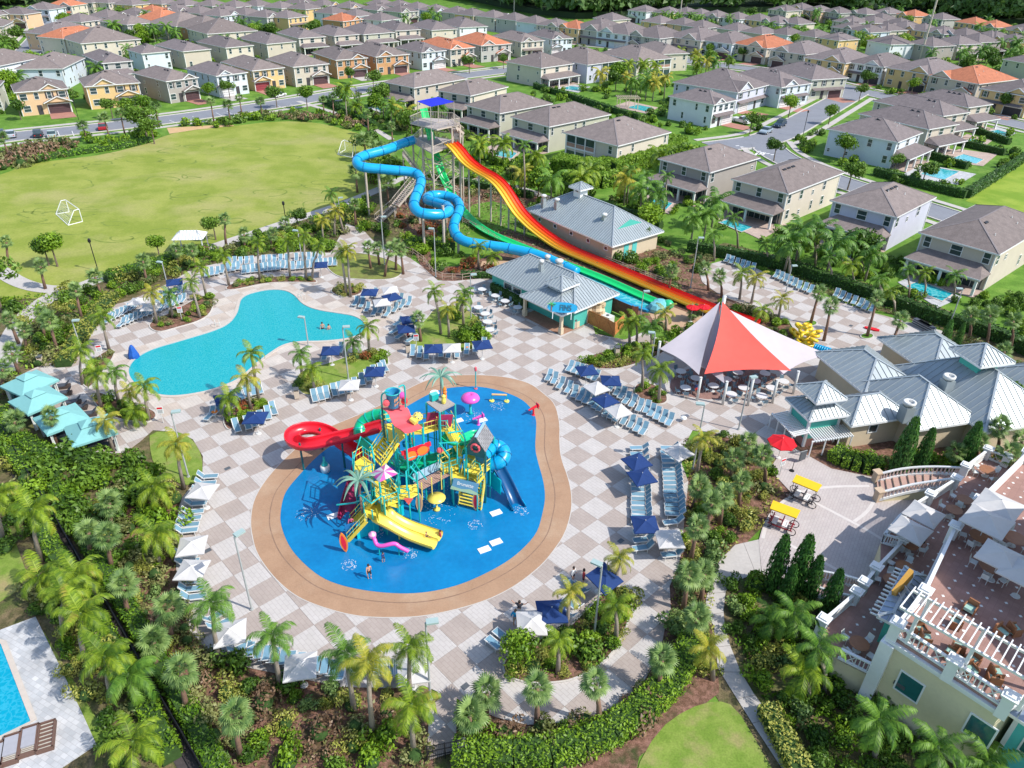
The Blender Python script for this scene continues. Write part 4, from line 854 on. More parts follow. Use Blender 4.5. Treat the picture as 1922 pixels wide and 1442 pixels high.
def chimney(parent,x,y,z,F,s=1.):
    c=part(parent,'vent_stack',lambda b:(fbox(b,F,x-.3*s,y-.3*s,x+.3*s,y+.3*s,z-1.,z+.6,MROOF)))
    p=F(x,y,0);part(c,'vent_cap',lambda b:b.lathe([(.28*s,z+.6),(.28*s,z+.9),(.42*s,z+.95),(.42*s,z+1.2),(.2*s,z+1.3)],p[0],p[1],10,STEEL),True)
for q,y_,s in ((1015.5,506,.9),(1027,497,.9),(1049,505,1.3)):
    p=Vector(G(q,y_,4.8)[:2])-Vector(gO[:2]);chimney(g,p.dot(gA),p.dot(gB),4.9,Fg,s)
# oval sign over the porch corner with the word seen in the photo
def text_mesh(body,size,m,ext=.03):
    cu_=bpy.data.curves.new('lettering','FONT');cu_.body=body;cu_.size=size;cu_.extrude=ext;cu_.align_x='CENTER';cu_.align_y='CENTER'
    o=bpy.data.objects.new('tmp',cu_);C.objects.link(o);dg=bpy.context.evaluated_depsgraph_get();me=bpy.data.meshes.new_from_object(o.evaluated_get(dg));bpy.data.objects.remove(o);me.materials.clear();me.materials.append(m);return me
SIGNB=mat('bright sign blue',(.02,.34,.6),.5,.04,2);SIGNG=mat('sign leaf green',(.1,.5,.1),.5);DGREY=mat('dark grey paint',(.09,.1,.11),.5)
so=thing('bar_sign','blue rounded sign with palm emblem standing on the snack bar roof','sign',G(1055,588,3.35),-.15)
so.rotation_euler=(R(-22),0,R(-4));so.scale=(1.25,1.25,1.25)
b=MB();rp=smooth_loop([(-1.45,-.5),(1.45,-.5),(1.45,.5),(-1.45,.5)],2);b.prism(rp,-.06,.06,SIGNB)
mb_=b.mesh('sign_board');link('sign_board',mb_,so,(0,0,.55),(R(90),0,0))
link('lettering',text_mesh('FINS',.8,mat('dark slate lettering',(.05,.16,.2),.5)),so,(.32,-.09,.52),(R(90),0,0),(.75,1,1))
b=MB();b.box(-1.05,0,-.35,.3,.09,.06,0,WOODB)
for k in range(6):a=k*math.pi/3.;b.beam((-1.05,-.05,.32),(-1.05+.42*math.cos(a),-.05,.32+.28*math.sin(a)),.1,.05,SIGNG)
link('palm_emblem',b.mesh('palm_emblem'),so,(0,-.08,.55))
part(so,'bracket',lambda b:(b.beam((-.9,0,-.6),(-.9,0,.3),.06),b.beam((.9,0,-.6),(.9,0,.3),.06)))
# wooden service yard fence
def board_fence(px,h,label,m=WOODF,brace=True,base=0.):
    t=thing('board_fence',label,'fence')
    for (a,c) in zip(px[:-1],px[1:]):
        A,Bv=G(*a),G(*c);L=(Bv-A).length;d=(Bv-A)/L;n=int(L/.19)
        for k in range(n):
            p=A+d*(k+.5)*L/n;b=MB();b.box(p.x,p.y,base+.05,base+h+random.uniform(-.02,.02),L/n-.012,.03,math.atan2(d.y,d.x),m);link('board',b.mesh('board'),t)
        part(t,'post',lambda b:b.box(A.x,A.y,base,base+h+.12,.14,.14,math.atan2(d.y,d.x),m))
        if brace:
            nn=Vector((d.y,-d.x,0))*.05
            part(t,'cross_brace',lambda b:(b.beam(A+nn+Vector((0,0,.25)),Bv+nn+Vector((0,0,.25)),.04,.12,m),b.beam(A+nn+Vector((0,0,h-.2)),Bv+nn+Vector((0,0,h-.2)),.04,.12,m),b.beam(A+nn+Vector((0,0,.25)),A+(Bv-A)*.5+nn+Vector((0,0,h-.2)),.04,.1,m),b.beam(A+(Bv-A)*.5+nn+Vector((0,0,h-.2)),Bv+nn+Vector((0,0,.25)),.04,.1,m)))
    return t
board_fence([(1100,606),(1124,617),(1152,632),(1170,614)],1.9,'orange stained wooden fence with cross braces beside the snack bar')
board_fence([(1148,584),(1185,600),(1196,600)],1.9,'dark brown wooden fence by the blue run-out channel',mat('dark brown fence wood',(.16,.06,.04),.7,.15,3),False)
# faux rock and aqua feature wall
rk=thing('rock_feature','pale artificial rock column on the snack bar side wall','rock',G(1118,602),.3)
def rockfn(b):
    for k,(x,y,s,h) in enumerate(((0,0,.9,2.8),(.7,.3,.7,2.3),(-.5,.3,.6,1.6))):
        b.lathe([(s*.8*(1+.2*math.sin(q*2+k)),h*q/7) for q in range(8)],x,y,9,mat('faux rock',(.55,.43,.27),.9,.25,2,.5))
part(rk,'rock',rockfn)
t=thing('equipment_cabinet','white top service counter with two black burners behind orange fence','counter',G(1135,602),-.75)
part(t,'cabinet',lambda b:b.box(0,0,0,.9,2.2,1.1,0,STEEL));part(t,'burner',lambda b:b.lathe([(.2,.9),(.2,.98)],-.4,0,10,DGREY));part(t,'burner',lambda b:b.lathe([(.2,.9),(.2,.98)],.4,0,10,DGREY))
# ---- restroom building by the slides
rO=G(1149.5,463,2.9);rL=G(986,393,2.9);rR=G(1233,429.6,2.9);u=(rO-rL).normalized();lenx=(rO-rL).length;leny=max(7.5,(rR-rO).length);Fr=frame(rO,u)
g2=thing('restroom_building','sand coloured service building with grey metal roof beside the slides','building')
part(g2,'wall',lambda b:(fbox(b,Fr,-lenx+.7,.7,-.7,leny-.7,0,2.85,SALMON)))
part(g2,'end_wall',lambda b:(fbox(b,Fr,-.75,.7,-.6,leny-.7,0,2.85,BEIGE)))
hh=metal_hip(g2,Fr,-lenx,0,0,leny,2.9,.62)
for k in range(5):fwin(g2,Fr,-lenx+3+k*(lenx-5)/4,.7,1.6,.6,.5,'y-')
part(g2,'door',lambda b:fbox(b,Fr,-.62,3.2,-.55,4.2,0,2.2,AQUA));part(g2,'door',lambda b:fbox(b,Fr,-.62,5.,-.55,6.,0,2.2,AQUA))
part(g2,'gable_panel',lambda b:b.add([Fr(-2.2,leny*.2,3.3+.75),Fr(-2.2,leny*.8,4.05),Fr(-2.2,leny*.5,5.35)],[(0,1,2)],TEAL))
for q,y_ in ((1020,384),(1044.6,391),(1133,420)):
    p=Vector(G(q,y_,4.2)[:2])-Vector(rO[:2]);uu=Vector((u.x,u.y));vv=Vector((-u.y,u.x));chimney(g2,p.dot(uu),p.dot(vv),4.6,Fr,1.1)
p=Vector(G(1101,372,5.4)[:2])-Vector(rO[:2]);px_,py_=p.dot(uu),leny/2
cu=part(g2,'cupola',lambda b:fbox(b,Fr,px_-.8,py_-.8,px_+.8,py_+.8,hh+2.4,hh+4.,TRW));fwin(cu,Fr,px_,py_-.8,hh+3.35,.7,.4,'y-')
metal_hip(cu,lambda x,y,z:Fr(x+px_,y+py_,z),-1.4,-1.4,1.4,1.4,hh+4.,.6)
# ---- clubhouse with many hips and the teal tower
g3=thing('clubhouse','long clubhouse with interlocking silver standing seam hip roofs','building')
tN=G(1519,790,3.6);tL=G(1474,747,3.6);tR=G(1591,774.6,3.6);ta=(tN-tL).normalized();F3=frame(tN,ta);u3=Vector((ta.x,ta.y));v3=Vector((-ta.y,ta.x))
def loc3(x,y,h):p=Vector(G(x,y,h)[:2])-Vector(tN[:2]);return p.dot(u3),p.dot(v3)
tw=(tN-tL).length;td=max(4.,(tR-tN).length)
tower=part(g3,'tower',lambda b:(fbox(b,F3,-tw+.6,.6,-.6,td-.6,0,3.6,TEAL),fbox(b,F3,-tw+.5,.5,-.5,td-.5,0,.9,mat('red brick base',(.34,.17,.14),.9,.1,3))))
part(g3,'tower_corner',lambda b:[fbox(b,F3,x-.12,y-.12,x+.12,y+.12,0,3.6,TRW) for x,y in ((-.6,.6),(-tw+.6,.6),(-.6,td-.6))])
metal_hip(tower,F3,-tw,0,0,td,3.6,.6,cut=.42)
cx3,cy3=-tw/2,td/2;lan=part(tower,'lantern',lambda b:fbox(b,F3,cx3-1.,cy3-1.,cx3+1.,cy3+1.,4.4,5.3,TRW))
metal_hip(tower,lambda x,y,z:F3(x+cx3,y+cy3,z),-1.7,-1.7,1.7,1.7,5.3,.62)
for k in range(3):fwin(tower,F3,cx3-.6+.6*k,cy3-1,4.85,.4,.35,'y-')
for k in range(3):fwin(tower,F3,cx3+1,cy3-.6+.6*k,4.85,.4,.35,'x+')
def slats(b):
    for k in range(16):x=-tw+.3+k*(tw-.4)/15;P0=F3(x,.55,2.1);P1=F3(x,-1.3,1.95);b.beam(P0,P1,.09,.12,TRW)
    for k in range(16):y=.4+k*(td-.5)/15;P0=F3(-.55,y,2.1);P1=F3(1.3,y,1.95);b.beam(P0,P1,.09,.12,TRW)
    b.beam(F3(-tw,-1.1,1.9),F3(0,-1.1,1.9),.1,.14,TRW);b.beam(F3(1.1,0,1.9),F3(1.1,td,1.9),.1,.14,TRW)
    for k in range(4):b.beam(F3(-tw+k*tw/3.3,-1.1,0),F3(-tw+k*tw/3.3,-1.1,1.9),.1,.1,TRW);b.beam(F3(1.1,k*td/3.1+.1,0),F3(1.1,k*td/3.1+.1,1.9),.1,.1,TRW)
o=part(g3,'trellis',slats);o['kind']='stuff'
# roof blocks: ridges run from the front right eave up and away
def block(p0,p1,pts_h,z,pitch,wall=True):
    a0=loc3(*p0,z);a1=loc3(*p1,z)
    x0,x1=sorted((a0[0],a1[0]));y0,y1=sorted((a0[1],a1[1]));metal_hip(g3,F3,x0,y0,x1,y1,z,pitch,w=.62)
    if wall:part(g3,'wall',lambda b:fbox(b,F3,x0+.6,y0+.6,x1-.6,y1-.6,0,z-.05,BEIGE))
    return x0,y0,x1,y1
bx=[]
def rblock(x0,y0,x1,y1,z,pitch):
    metal_hip(g3,F3,x0,y0,x1,y1,z,pitch,w=.7);part(g3,'wall',lambda b:fbox(b,F3,x0+.6,y0+.6,x1-.6,y1-.6,0,z-.05,BEIGE));bx.append((x0,y0,x1,y1))
rblock(-tw+.4,td-.6,1.2,td+6.4,3.2,.62)
rblock(-tw-1.5,td+5.,3.3,td+12.5,3.25,.66)
rblock(-tw-3.5,td+11.,5.2,td+20.5,3.3,.7)
rblock(-tw-1.,td+19.,3.5,td+26,3.2,.62)
rblock(-tw-8.5,td+4.5,-tw+.5,td+11.5,3.1,.5)
rblock(-tw-10,td+14.,-tw-1.,td+22.,3.1,.5)
fwin(g3,F3,.6,td+2.6,1.6,.9,.8,'x+')
q=loc3(1797,690,6.);cu=part(g3,'cupola',lambda b:fbox(b,F3,-tw/2-1.2,td+14.6,-tw/2+1.2,td+17.,5.6,7.2,TEAL));metal_hip(cu,lambda x,y,z:F3(x-tw/2,y+td+15.8,z),-2.1,-2.1,2.1,2.1,7.2,.6)
for q in ((1707,757,5.2),(1782,708,5.5)):
    xx,yy=loc3(*q);c=part(g3,'roof_fan',lambda b:fbox(b,F3,xx-.5,yy-.5,xx+.5,yy+.5,q[2]-2.,q[2]-.3,MROOF));pp=F3(xx,yy,0);part(c,'fan_ring',lambda b:b.lathe([(.4,q[2]-.3),(.45,q[2]-.1),(.6,q[2]-.1),(.6,q[2]+.2),(.4,q[2]+.2),(.4,q[2])],pp[0],pp[1],12,STEEL),True)
# ---- restaurant terrace building
zl,zu=2.2,6.3
CREAM=mat('cream yellow stucco',(.62,.55,.36),.9,.04,.5,fine=.03)
TERB=brick_mat('red brown terrace tile',(.34,.205,.175),(.3,.18,.15),(.26,.15,.13),.4,.4,.75,.01,noise=.12,off=0)
g4=thing('restaurant_building','two level cream restaurant terrace building with white parapets','building')
low=smooth_loop([(1537,1182),(1600,1132),(1616,1112),(1638,1084),(1652,1058),(1653,1018),(1680,985),(1705,965),(1788,915),(1816,877),(1846,858),(1880,872),(1960,900),(2060,1100),(1800,1330),(1648,1274),(1572,1236)],0)
LOW=G2(low,zl)
up=[(1674,1194),(1726,1130),(1785,1008),(1835,955),(1915,870),(2060,800),(2260,1000),(2150,1180),(1975,1262),(1884,1330)]
UP=G2(up,zu)
part(g4,'lower_wall',lambda b:b.prism(LOW,-.1,zl-.14,CREAM));part(g4,'lower_floor',lambda b:b.prism(offset(LOW,-.05),zl-.14,zl,TERB))
part(g4,'upper_wall',lambda b:b.prism(UP,-.1,zu-.5,CREAM));part(g4,'cornice',lambda b:(b.prism(offset(UP,.25),zu-.45,zu-.25,TRW),b.prism(offset(UP,.12),zu-.7,zu-.47,TRW)))
part(g4,'upper_floor',lambda b:b.prism(offset(UP,-.03),zu-.25,zu,TERB))
def dots(P,z,a,name='floor_inset'):
    b=MB();xs=[p[0] for p in P];ys=[p[1] for p in P];c,s=math.cos(a),math.sin(a);Pi=offset(P,-.5)
    for i in range(-60,60):
        for j in range(-60,60):
            x=(min(xs)+max(xs))/2+i*1.0*c-j*1.0*s+(.5*c if j % 2 else 0);y=(min(ys)+max(ys))/2+i*1.0*s+j*1.0*c+(.5*s if j % 2 else 0)
            if inpoly(x,y,Pi) and not (P is LOW and inpoly(x,y,offset(UP,.3))):b.box(x,y,z,z+.006,.17,.17,a+.785,WHITE)
    o=link(name,b.mesh(name),g4);o['kind']='stuff'
dots(UP,zu+.002,.75);dots(LOW,zl+.002,.75)
PIERS=set()
def parapet(px,z,label_parts,piers=True,h=.95,rail='x',m=TRW):
    P=[G(x,y,z) for x,y in px]
    for i,(A,Bv) in enumerate(zip(P[:-1],P[1:])):
        d=(Bv-A);L=d.length;d=d/L;up_=Vector((0,0,1))
        def fn(b):
            b.beam(A+up_*.1,Bv+up_*.1,.18,.12,m);b.beam(A+up_*h,Bv+up_*h,.22,.1,m)
        part(g4,'rail',fn)
        n=max(2,int(L/(.16 if rail=='bar' else .5)));
        if rail=='solid':part(g4,'parapet_wall',lambda b:b.beam(A+up_*h*.5,Bv+up_*h*.5,.14,h,m))
        else:
            b=MB()
            for k in range(n):
                p,q=A+d*L*k/n,A+d*L*(k+1)/n
                if rail=='bar':b.beam(p+up_*.12,p+up_*h,.05,.05,m)
                else:
                    if k % 4<2:b.beam(p+up_*.15,q+up_*(h-.05),.05,.05,m);b.beam(q+up_*.15,p+up_*(h-.05),.05,.05,m)
                    else:
                        for w_ in (0,.5):b.beam(p+(q-p)*w_+up_*.12,p+(q-p)*w_+up_*h,.05,.05,m)
            o=link('baluster',b.mesh('baluster'),g4);o['kind']='stuff'
    if piers:
        for A in P:
            kk=(round(A.x,1),round(A.y,1))
            if kk in PIERS:continue
            PIERS.add(kk);part(g4,'pier',lambda b:(b.box(A.x,A.y,z-.6,z+1.1,.6,.6,.8,m),b.box(A.x,A.y,z+1.1,z+1.2,.85,.85,.8,m),b.box(A.x,A.y,z+1.2,z+1.3,.55,.55,.8,m)))
parapet([(1540,1182),(1601,1130)],zl,1,rail='solid');parapet([(1616,1112),(1638,1084),(1690,1030)],zl,1,rail='solid')
parapet([(1690,1030),(1654,1020)][::-1],zl,1,piers=False,rail='bar');parapet([(1654,1020),(1681,986),(1706,966),(1740,945)],zl,1,piers=False,rail='bar')
parapet([(1740,945),(1788,915)],zl,1,rail='solid');parapet([(1806,892),(1848,860)],zl,1,rail='solid');parapet([(1848,860),(1884,874)],zl,1,rail='x')
parapet([(1572,1236),(1648,1274)],zl,1,piers=False,rail='x')
parapet([(1676,1192),(1728,1130)],zu,1,rail='x');parapet([(1728,1130),(1785,1008)],zu,1,rail='solid');parapet([(1785,1008),(1830,958)],zu,1,rail='bar');parapet([(1830,958),(1920,868)],zu,1,rail='solid')
parapet([(1676,1192),(1782,1262)],zu,1,rail='x');parapet([(1782,1262),(1884,1330)],zu,1,rail='x')
# corner pilaster and windows in the front wall
c0=Vector((*UP[0],0));c1=Vector((*UP[9],0));fu=(c1-c0).normalized();Ff=frame(c0,fu);flen=(c1-c0).length
part(g4,'corner_pilaster',lambda b:b.box(c0.x,c0.y,0,zu-.5,.8,.8,.75,TRW))
for x,y in ((1706,1290),(1838,1372)):
    d=plane_hit(x,y,c0,c1);t_=(Vector(d[:2])-Vector(c0[:2])).dot(Vector(fu[:2]));fwin(g4,Ff,t_,0,d.z-.75,1.35,1.6,'y-',YGLASS)
part(g4,'plaque',lambda b:fbox(b,Ff,1.1,-.05,1.8,.01,zu-3.4,zu-3.1,DGREY))
# white rafters of the upper pergola
zp=zu+2.5;pa,pb,pc,pd=G(1724,1152,zp),G(1762,1120,zp),G(1990,1230,zp),G(1912,1258,zp)
pg=thing('pergola','white slatted pergola standing on the upper restaurant terrace','pergola')
pa,pb=G(1724,1155,zp),G(1752,1126,zp);dd=(G(1912,1262,zp)-pa);L=dd.length;dd.normalize();wv=(pb-pa);wv=wv-dd*wv.dot(dd)
for k in range(26):
    p=pa+dd*(k*.42-1.0);link('rafter',MB().beam(p-wv*.12,p+wv*1.12,.07,.14,TRW).mesh('rafter'),pg)
for f_ in (0,1):link('beam',MB().beam(pa+wv*f_-dd*1.+Vector((0,0,-.16)),pa+wv*f_+dd*10.5+Vector((0,0,-.16)),.14,.16,TRW).mesh('beam'),pg)
for k in range(4):
    for f_ in (0,1):p=pa+wv*f_+dd*(k*3.1);link('post',MB().box(p.x,p.y,zu,zp-.24,.18,.18,.5,TRW).mesh('post'),pg)
HW=thing('hotel_block','tall cream hotel wing just outside the frame beside upper terrace','building')
part(HW,'wall',lambda b:b.box(44,31,0,15.5,12,13,.15,CREAM));part(HW,'roof',lambda b:b.box(44,31,15.5,15.8,13,14,.15,MROOFB))
# hut with blue-grey roof on lower terrace
g5=thing('terrace_kiosk','teal kiosk with shaded blue grey metal roof on lower terrace','kiosk')
k0=G(1647,1156,zl+2.6);k1=G(1690,1178,zl+2.6);k2=G(1757,1094,zl+2.6);k3=G(1714,1071,zl+2.6);ka=(k1-k0).normalized();Fk=frame(k0,ka);kw=(k1-k0).length;kl=(k3-k0).length
part(g5,'wall',lambda b:fbox(b,Fk,.5,.5,kw-.3,kl-.5,zl,zl+2.55,TEAL));metal_hip(g5,Fk,0,0,kw,kl,zl+2.6,.35,MROOFB,w=.6)
part(g5,'awning_slat',lambda b:[b.beam(Fk(-.5,.3+k*.45,zl+2.3),Fk(.3,.3+k*.45,zl+2.35),.1,.1,TRW) for k in range(int(kl/.45))])['kind']='stuff'
ob=thing('orange_sign_board','orange wooden box sign propped on the kiosk roof','sign',G(1694,1096,zl+3.3),-.9)
part(ob,'board',lambda b:b.beam((0,-.9,-.5),(0,.9,.5),.3,1.1,mat('orange sign wood',(.62,.33,.06),.6,.1,3)));part(ob,'strut',lambda b:b.beam((.1,0,0),(1.1,0,-.6),.06,.06,TRW));part(ob,'strut',lambda b:b.beam((.1,-.6,-.3),(1.0,-.8,-.8),.06,.06,TRW))
# teal wing at the bottom right corner
e0=G(1888,1334,5.2);g6=thing('teal_wing','aqua wall wing with blue grey roof at bottom right corner','building')
e1=G(1990,1402,5.2);ea=(e1-e0).normalized();F6=frame(e0,ea)
part(g6,'wall',lambda b:fbox(b,F6,.6,.6,12,12,0,5.1,AQUA));metal_hip(g6,F6,0,0,13,13,5.2,.5,MROOFB,w=.6);fwin(g6,F6,1.9,.6,2.6,1.,1.3,'y-',YGLASS)
part(g6,'corner_board',lambda b:fbox(b,F6,.5,.5,.75,.75,0,5.1,TRW))
# curved stairs
def stairs(c_in,c_out,z0,z1,n,label,balcol,front=True):
    t=thing('curved_stairs',label,'stairs');A=smooth_loop([(x,y) for x,y in c_in],3,False);Bq=smooth_loop([(x,y) for x,y in c_out],3,False)
    def at(P,f):k=f*(len(P)-1);i=min(int(k),len(P)-2);q=k-i;return tuple(P[i][m_]*(1-q)+P[i+1][m_]*q for m_ in (0,1))
    a=[];c=[]
    for k in range(n+1):
        z=z0+(z1-z0)*k/n;a.append(G(*at(A,k/n),z));c.append(G(*at(Bq,k/n),z))
    ST=mat('pink brick tread',(.42,.27,.22),.85,.1,3,space='geo')
    for k in range(n):link('step',MB().prism([a[k][:2],a[k+1][:2],c[k+1][:2],c[k][:2]],0.,a[k+1].z,ST,CREAM).mesh('step'),t)
    for P_,nm in ((a,'balustrade'),(c,'balustrade')):
        b=MB()
        for k in range(n):b.beam(P_[k]+Vector((0,0,.9)),P_[k+1]+Vector((0,0,.9)),.2,.12,TRW);b.beam(P_[k]+Vector((0,0,.12)),P_[k+1]+Vector((0,0,.12)),.3,.25,TRW)
        o=link('handrail',b.mesh('handrail'),t)
        for k in range(n*2):
            i=k//2;p=P_[i].lerp(P_[i+1],.5*(k % 2));link('baluster',MB().lathe([(.07,0),(.1,.2),(.05,.5),(.07,.75)],0,0,6,balcol).mesh('baluster') if k==0 else bpy.data.objects[o.name].get('_m') or MB().lathe([(.07,0),(.1,.2),(.05,.5),(.07,.75)],0,0,6,balcol).mesh('baluster'),t,(p.x,p.y,p.z+.2))
    for p in (a[0],c[0]):part(t,'newel_post',lambda b:(b.box(p.x,p.y,0,z0+1.15,.55,.55,.3,SALMON),b.box(p.x,p.y,z0+1.15,z0+1.28,.75,.75,.3,SALMON)))
PINKB=mat('pale pink baluster',(.55,.42,.37),.7,.05)
stairs([(1642,905),(1690,893),(1745,890),(1800,893)],[(1645,940),(1700,925),(1745,918),(1785,913)],.0,zl,14,'curved white balustrade staircase rising from courtyard to terrace',PINKB)
stairs([(1505,1080),(1545,1090),(1580,1096),(1612,1106)],[(1490,1100),(1530,1118),(1560,1128),(1598,1136)],.0,zl,12,'lower curved brick staircase behind the cypress trees',PINKB)
# ---- big shade sail over the dining patio
SAILG=mat('pale grey shade cloth',(.5,.45,.47),.9,.04,.8);SAILR=mat('coral red shade cloth',(.75,.1,.075),.9,.05,.8)
mast=G(1340,664);mz=7.6;m=thing('sail_mast','tall white mast holding the grey and red shade sails','mast',mast)
part(m,'pole',lambda b:b.tube([(0,0,0),(.0,0,mz)],.22,10,STEEL),True)
mp=G(1352,566,7.1)
def sail(label,corners,mt,cat='shade sail',nn=9):
    "triangular or four cornered sail with curved-in edges and real sag"
    A,Bv,Cv=[Vector(c) for c in corners];b=MB();idx={};vs=[]
    for i in range(nn+1):
        for j in range(nn+1-i):
            k=nn-i-j;l1,l2,l3=i/nn,j/nn,k/nn;g0=(A+Bv+Cv)/3
            p=A*l1+Bv*l2+Cv*l3
            e=0
            for (p1,p2,l) in ((l2,l3,l1),(l1,l3,l2),(l1,l2,l3)):e+=p1*p2*(1-l)**2*4*.11
            w=max(0,1-27*l1*l2*l3);p=p+(g0-p)*e*w
            p.z-=(27*l1*l2*l3)*.25
            idx[(i,j)]=len(vs);vs.append(tuple(p))
    fs=[]
    for i in range(nn):
        for j in range(nn-i):
            fs.append((idx[(i,j)],idx[(i+1,j)],idx[(i,j+1)]))
            if j<nn-i-1:fs.append((idx[(i+1,j)],idx[(i+1,j+1)],idx[(i,j+1)]))
    n0=len(vs);vs2=vs+[(x,y,z-.012) for x,y,z in vs];fs2=fs+[tuple(q+n0 for q in reversed(f)) for f in fs]
    b.add(vs2,fs2,mt);return tag(link('shade_sail',b.mesh('shade_sail',smooth=True)),label,cat,'shade sails over the dining patio')
sail('pale grey shade sail spreading left from the tall mast',[mp,G(1238,655,3.3),G(1312,704,3.2)],SAILG)
sail('coral red shade sail in the middle of the dining canopy',[mp+Vector((.2,-.2,.1)),G(1322,702,3.4),G(1485,696,3.4)],SAILR)
sail('pale grey shade sail reaching right from the tall mast',[mp+Vector((.2,.2,-.6)),G(1556,666,2.9),G(1468,704,2.8)],SAILG)
sail('narrow grey sail strip between red sail and left sail',[mp+Vector((-.1,-.2,-.3)),G(1250,652,3.),G(1360,720,2.6)],SAILG)
for i,(x,y,tx,ty) in enumerate([(1308,752,1316,705),(1356,760,1362,724),(1403,762,1418,695),(1449,757,1456,722),(1488,740,1498,700),(1554,700,1564,665),(1232,690,1240,655)]):
    p=G(x,y);hgt=min(3.6,max(2.3,3.4 if ty<700 and x<1480 else 2.9));o=thing('sail_post','thick white post of the dining sail, %s' % ['left of the dining patio front','second along the front','tall one in the middle of the front','short one right of the tall post','beside the teal tower','far right under the sail tip','behind the left sail by palms'][i],'post',p,0,'posts round the dining sails')
    part(o,'post',lambda b:b.tube([(0,0,0),(0,0,hgt)],.15,8,STEEL),True);part(o,'cap',lambda b:b.lathe([(.17,hgt),(.17,hgt+.05)],0,0,8,STEEL))
sheet('dining_patio',smooth_loop([(1255,735),(1290,745),(1340,752),(1400,740),(1460,712),(1455,700),(1380,690),(1300,690),(1262,705)],1),.036,brick_mat('red brown patio tile',(.3,.18,.15),(.26,.15,.13),(.2,.13,.12),.3,.3,.4))
# ---- cabanas, gazebo
CABT=mat('seafoam canvas',(.19,.43,.42),.85,.05,1.5);CABC=mat('pale curtain cloth',(.55,.62,.58),.9,.06,3);DKF=mat('charcoal cushion',(.06,.07,.09),.85,.1,3);RATT=mat('dark rattan',(.06,.045,.04),.7,.2,8)
def cabana(cx,cy,rz,label):
    t=thing('cabana',label,'cabana',G(cx,cy,0),rz,'seafoam canvas cabanas in a row');s=1.95;z=2.2
    def top(b):
        b.add([(-s,-s,z),(s,-s,z),(s,s,z),(-s,s,z),(-.55,-.55,z+.75),(.55,-.55,z+.75),(.55,.55,z+.75),(-.55,.55,z+.75)],[(0,1,5,4),(1,2,6,5),(2,3,7,6),(3,0,4,7)],CABT)
        b.add([(-.75,-.75,z+.78),(.75,-.75,z+.78),(.75,.75,z+.78),(-.75,.75,z+.78),(0,0,z+1.2)],[(0,1,4),(1,2,4),(2,3,4),(3,0,4)],CABT)
        for a in range(4):
            c,d=math.cos(a*math.pi/2),math.sin(a*math.pi/2);q=lambda x,y:(x*c-y*d,x*d+y*c)
            b.add([(*q(-s,-s),z),(*q(s,-s),z),(*q(s,-s),z-.22),(*q(-s,-s),z-.22)],[(0,1,2,3)],CABT)
    part(t,'canopy',top)
    for x in (-1,1):
        for y in (-1,1):
            part(t,'post',lambda b:b.box(x*1.65,y*1.65,0,z,.09,.09,0,STEEL));part(t,'curtain',lambda b:b.tube([(x*1.55,y*1.55,2.2),(x*1.5,y*1.55,1.2),(x*1.58,y*1.55,.05)],[.16,.09,.17],6,CABC))
    part(t,'back_panel',lambda b:b.box(-1.64,0,.05,2.1,.03,3.1,0,CABT))
    part(t,'sofa',lambda b:(b.box(-1.1,0,.1,.42,.8,2.4,0,DKF),b.box(-1.45,0,.42,.85,.15,2.4,0,DKF)))
    return t
cabana(68,752,-.5,'topmost seafoam cabana nearest the hedge');cabana(84,784,-.6,'second seafoam cabana from the top of the row');cabana(128,820,-.75,'third seafoam cabana with pale curtains');cabana(182,842,-.9,'lowest seafoam cabana half behind a palm')
gz=thing('gazebo','small white roofed picnic shelter at the edge of the playing field','shelter',G(362,470),.12)
def gzr(b):b.add([(-2.3,-1.7,2.3),(2.3,-1.7,2.3),(2.3,1.7,2.3),(-2.3,1.7,2.3),(-1.2,0,3.2),(1.2,0,3.2)],[(0,1,5,4),(2,3,4,5),(3,0,4),(1,2,5)],TRW)
part(gz,'roof',gzr)
o=part(gz,'roof_rib',lambda b:[b.beam((-2.2+k*.5,-1.7,2.34),(max(-1.2,min(1.2,-2.2+k*.5)),0,3.24),.06,.05,SEAM) for k in range(10)]);o['kind']='stuff'
for x in (-2,2):
    for y in (-1.4,1.4):part(gz,'post',lambda b:b.box(x,y,0,2.3,.14,.14,0,TRW))
part(gz,'floor',lambda b:b.box(0,0,-.04,.04,4.4,3.4,0,BRICKRED));part(gz,'picnic_table',lambda b:(b.box(0,0,.68,.74,1.8,.7,0,WOODB),b.box(0,0,0,.68,.3,.3,0,WOODB)))
pg2=thing('garden_pergola','pale wooden pergola over a patio behind the grey houses','pergola',G(1177,203),.1)
for x in (-2.6,0,2.6):
    for y in (-1.8,1.8):part(pg2,'post',lambda b:b.box(x,y,0,2.9,.2,.2,0,BEIGE))
for k in range(12):part(pg2,'rafter',lambda b:b.box(-3+k*.55,0,2.95,3.1,.1,4.6,0,BEIGE))
for y in (-1.8,1.8):part(pg2,'beam',lambda b:b.box(0,y,2.75,2.94,6.4,.15,0,BEIGE))
